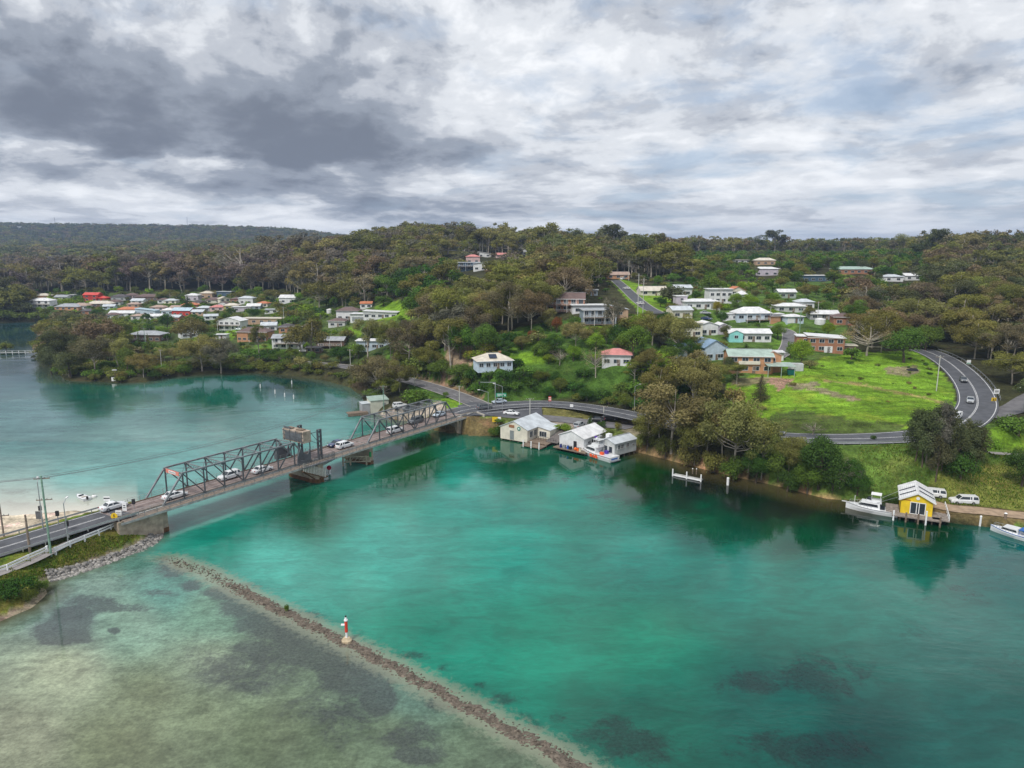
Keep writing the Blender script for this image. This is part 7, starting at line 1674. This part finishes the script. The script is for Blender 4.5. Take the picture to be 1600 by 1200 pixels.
# singles
ME = {}
def tree_meshes(kind, var, lod):
    k = (kind, var, lod)
    if k in ME: return ME[k]
    T_ = tpl(kind, var, lod); nq = len(T_['V'])//4; F = np.arange(nq*4).reshape(-1, 4)
    c = npmesh('crown', T_['V'], F, [M_leaf], attrs={'tint': ('FLOAT', 'POINT', T_['t'])}); b = npmesh('trunk', T_['bv'], T_['bf'], [M_barkd if kind in ('bush', 'round', 'cone', 'cas') else M_bark], smooth=True)
    ME[k] = (c.data, b.data); bpy.data.objects.remove(c); bpy.data.objects.remove(b); return ME[k]
LM = [(u, v, s) for u, v, s in LAND]+[(80,800,'green power pole'),(470,690,'bridge counterweight'),(620,660,'far bridge truss'),(785,625,'green direction sign'),(1100,745,'floating jetty'),(1505,780,'parked white utility'),(1362,790,'moored white cruiser'),(1463,580,'tall highway pole'),
      (1530,600,'highway bend'),(1580,645,'highway turnoff'),(1300,620,'bright grassy slope'),(1415,577,'dirt hollow'),(985,460,'steep hill street'),(1230,530,'street end'),(720,555,'bare earth site'),(615,480,'green knoll'),(645,600,'side street pole'),(880,630,'highway curve'),(1250,690,'highway straight'),
      (930,710,'rescue boat'),(20,550,'inlet boardwalk'),(181,585,'shore notice board'),(430,610,'white bay stakes'),(627,355,'platform mast'),(1040,375,'central skyline'),(1500,375,'right skyline'),(1350,400,'far forest face'),(1560,460,'right edge forest'),(60,350,'left radio mast'),(297,352,'right radio mast'),
      (30,440,'left edge forest'),(540,991,'navigation beacon'),(50,920,'causeway path end')]
RELS = ('left of', 'right of', 'above', 'below')
used_lab = {}
def size_word(t):
    h = t['h']
    if t['kind'] == 'bush': return 'low' if h < 2 else 'broad' if h < 4 else 'big'
    return 'small' if h < 6 else 'middling' if h < 10 else 'tall' if h < 17 else 'towering'
def near_things(u, v):
    L_ = sorted(LM, key=lambda l: math.hypot(l[0]-u, (l[1]-v)*1.6)); return L_
def relw(l, u, v):
    dx, dy = u-l[0], (v-l[1])*1.6
    return ('right of' if dx > 0 else 'left of') if abs(dx) > abs(dy) else ('above' if dy < 0 else 'below')
for t in single:
    u, v, zc = proj(t['x'], t['y'], t['z']+t['h']*.6); t['uv'] = (u, v)
single.sort(key=lambda t: -t['vis'])
for t in single:
    u, v = t['uv']; N = near_things(u, v); nm = f"{size_word(t)} {CNAME[t['col']]} {KNAME[t['kind']][1]}"; done = None
    cands = [f"{nm} {relw(N[0], u, v)} the {N[0][2]}"]
    for j in (1, 2): cands.append(f"{nm} {relw(N[0], u, v)} the {N[0][2]}, {relw(N[j], u, v)} the {N[j][2]}")
    for a in range(1, 4): cands.append(f"{nm} {relw(N[a], u, v)} the {N[a][2]}")
    for o in ('second', 'third', 'fourth', 'fifth', 'sixth', 'seventh', 'eighth', 'ninth'): cands.append(f"{o} {nm} {relw(N[0], u, v)} the {N[0][2]}")
    for c in cands:
        if c not in used_lab and len(c.split()) <= 16: done = c; break
    t['label'] = done or cands[0]; used_lab[t['label']] = 1
GRP = {'euc': 'eucalypts of the wooded slopes', 'spread': 'eucalypts of the wooded slopes', 'cas': 'dark casuarinas', 'round': 'leafy trees among the houses', 'cone': 'pointed conifers', 'bush': 'shrubs along shore and slopes', 'bare': 'thin twiggy trees'}
for t in single:
    lod = 0 if t['y'] < 330 else 1
    if t['kind'] == 'bush' and t['y'] > 200: lod = 1
    cm, bm_ = tree_meshes(t['kind'], t['var'], lod); e = empty(KNAME[t['kind']][0], (t['x'], t['y'], t['z']-.1), t['rz']); s = t['h']; e.scale = (s*t['w'], s*t['w'], s)
    tag(e, t['label'], KNAME[t['kind']][2], GRP[t['kind']])
    c = bpy.data.objects.new('crown', cm); COL.objects.link(c); c.parent = e; k = COLS[t['col']]; jt = [rng.uniform(.86, 1.16) for _ in range(3)]; br0 = rng.uniform(.85, 1.15); c.color = tuple(k[i]*(1+(jt[i]-1)*.6)*br0 for i in range(3))+(1,)
    b = bpy.data.objects.new('trunk', bm_); COL.objects.link(b); b.parent = e
# masses
def mass(name, items, label, cat):
    Vs, Ts, BV, BF, nb = [], [], [], [], 0; r = np.random.RandomState(3)
    for t in items:
        lod = 1 if t['y'] < 330 else 2 if t['y'] < 950 else 3
        T_ = tpl(t['kind'], t['var'] % 3, lod); s = t['h']; ca, sa = math.cos(t['rz']), math.sin(t['rz']); M = np.array([[ca, -sa, 0], [sa, ca, 0], [0, 0, 1]])@np.diag([s*t['w'], s*t['w'], s]); o = np.array([t['x'], t['y'], t['z']-.1])
        Vs.append((T_['V']@M.T+o).astype(np.float32)); k = np.array(COLS[t['col']])*r.uniform(.84, 1.18)*r.uniform(.93, 1.07, 3); Ts.append((T_['t'][:, None]*k).astype(np.float32))
        BV.append(T_['bv']@M.T+o); BF.append(T_['bf']+nb); nb += len(T_['bv'])
    V_ = np.vstack(Vs); T2 = np.vstack(Ts); nl = len(V_); F = np.arange(nl).reshape(-1, 4); bv = np.vstack(BV); bf = np.vstack(BF)+nl
    C = np.vstack([np.hstack([T2, np.ones((nl, 1))]), np.ones((len(bv), 4))*.2]); mi = np.concatenate([np.zeros(len(F)), np.ones(len(bf))])
    tag(npmesh(name, np.vstack([V_, bv]), np.vstack([F, bf]), [M_leafc, M_bark], midx=mi, attrs={'tintc': ('FLOAT_COLOR', 'POINT', C)}), label, cat, kind='stuff'); print(name, len(items), len(F))
fr = [t for t in rest if t['kind'] != 'bush' and t['y'] <= 1150]; fb = [t for t in rest if t['y'] > 1150]; sb = [t for t in rest if t['kind'] == 'bush' and t['y'] <= 1150]
mass('forest', fr, 'eucalypt forest covering the hills behind the houses', 'forest'); mass('far_forest', fb, 'dark forest covering the distant ridges', 'forest'); mass('undergrowth', sb, 'green undergrowth filling the slopes between the trees', 'undergrowth')
# rough grass on the causeway and by the shore track
def tufts(name, poly, n, h, cols, seed):
    r = np.random.RandomState(seed); P3 = [pick(u, v) for u, v in poly]; x0, x1 = min(p.x for p in P3), max(p.x for p in P3); y0, y1 = min(p.y for p in P3), max(p.y for p in P3)
    X = r.uniform(x0, x1, n*3); Y = r.uniform(y0, y1, n*3); m = inpoly(X, Y, [(p.x, p.y) for p in P3]); X, Y = X[m][:n], Y[m][:n]; Z = ground_h(X, Y); ok_ = Z > .5
    for q in RS: ok_ &= np.min(np.hypot(X[:, None]-q[0][None, ::2], Y[:, None]-q[1][None, ::2]), axis=1) > q[3]/2+.4
    X, Y, Z = X[ok_], Y[ok_], Z[ok_]; n = len(X); a = r.rand(n)*6.28; s = h*r.uniform(.5, 1.3, n); w = s*.35; P0 = np.stack([X, Y, Z-.05], 1); d = np.stack([np.cos(a), np.sin(a), a*0], 1)
    lean = np.stack([r.randn(n)*.3, r.randn(n)*.3, a*0], 1)*s[:, None]; V_ = np.stack([P0-d*w[:, None], P0+d*w[:, None], P0+d*w[:, None]*.5+lean+np.array([0, 0, 1])*s[:, None], P0-d*w[:, None]*.6+lean+np.array([0, 0, 1])*s[:, None]], 1).reshape(-1, 3)
    C = np.array([cols[i] for i in r.randint(len(cols), size=n)])*r.uniform(.7, 1.3, (n, 1)); C = np.repeat(np.hstack([C, np.ones((n, 1))]), 4, 0)
    tag(npmesh(name, V_, np.arange(n*4).reshape(-1, 4), [M_leafc], attrs={'tintc': ('FLOAT_COLOR', 'POINT', C)}), 'rough grass', 'grass', kind='stuff')
tufts('grass', [(-40,915),(60,868),(160,835),(215,812),(244,832),(190,856),(120,880),(60,905),(-40,945)], 7000, .28, [(.16,.18,.03),(.10,.16,.02),(.22,.20,.06)], 5)
tufts('grass', [(1340,700),(1480,690),(1600,700),(1600,795),(1480,790),(1345,785)], 9000, .3, [(.12,.19,.025),(.18,.19,.05),(.09,.15,.02)], 6)
tufts('grass', [(1140,660),(1140,610),(1200,598),(1300,560),(1440,565),(1490,620),(1490,650),(1400,670),(1300,676)], 9000, .2, [(.16,.30,.018),(.14,.27,.02),(.18,.29,.03)], 8)
# ------------------------------------------------------------------ air
mb = MB(); mb.box((0, 3400, 86), (10400, 7400, 180)); m = bpy.data.materials.new('haze_air'); m.use_nodes = True; T = NT(m.node_tree)
v = T.n('VolumePrincipled', {'Color': (.50, .67, 1.0, 1), 'Density': .00012, 'Anisotropy': .2}); o = T.n('OutputMaterial'); T.t.links.new(v.outputs[0], o.inputs['Volume'])
tag(mb.build('haze', m), kind='stuff')
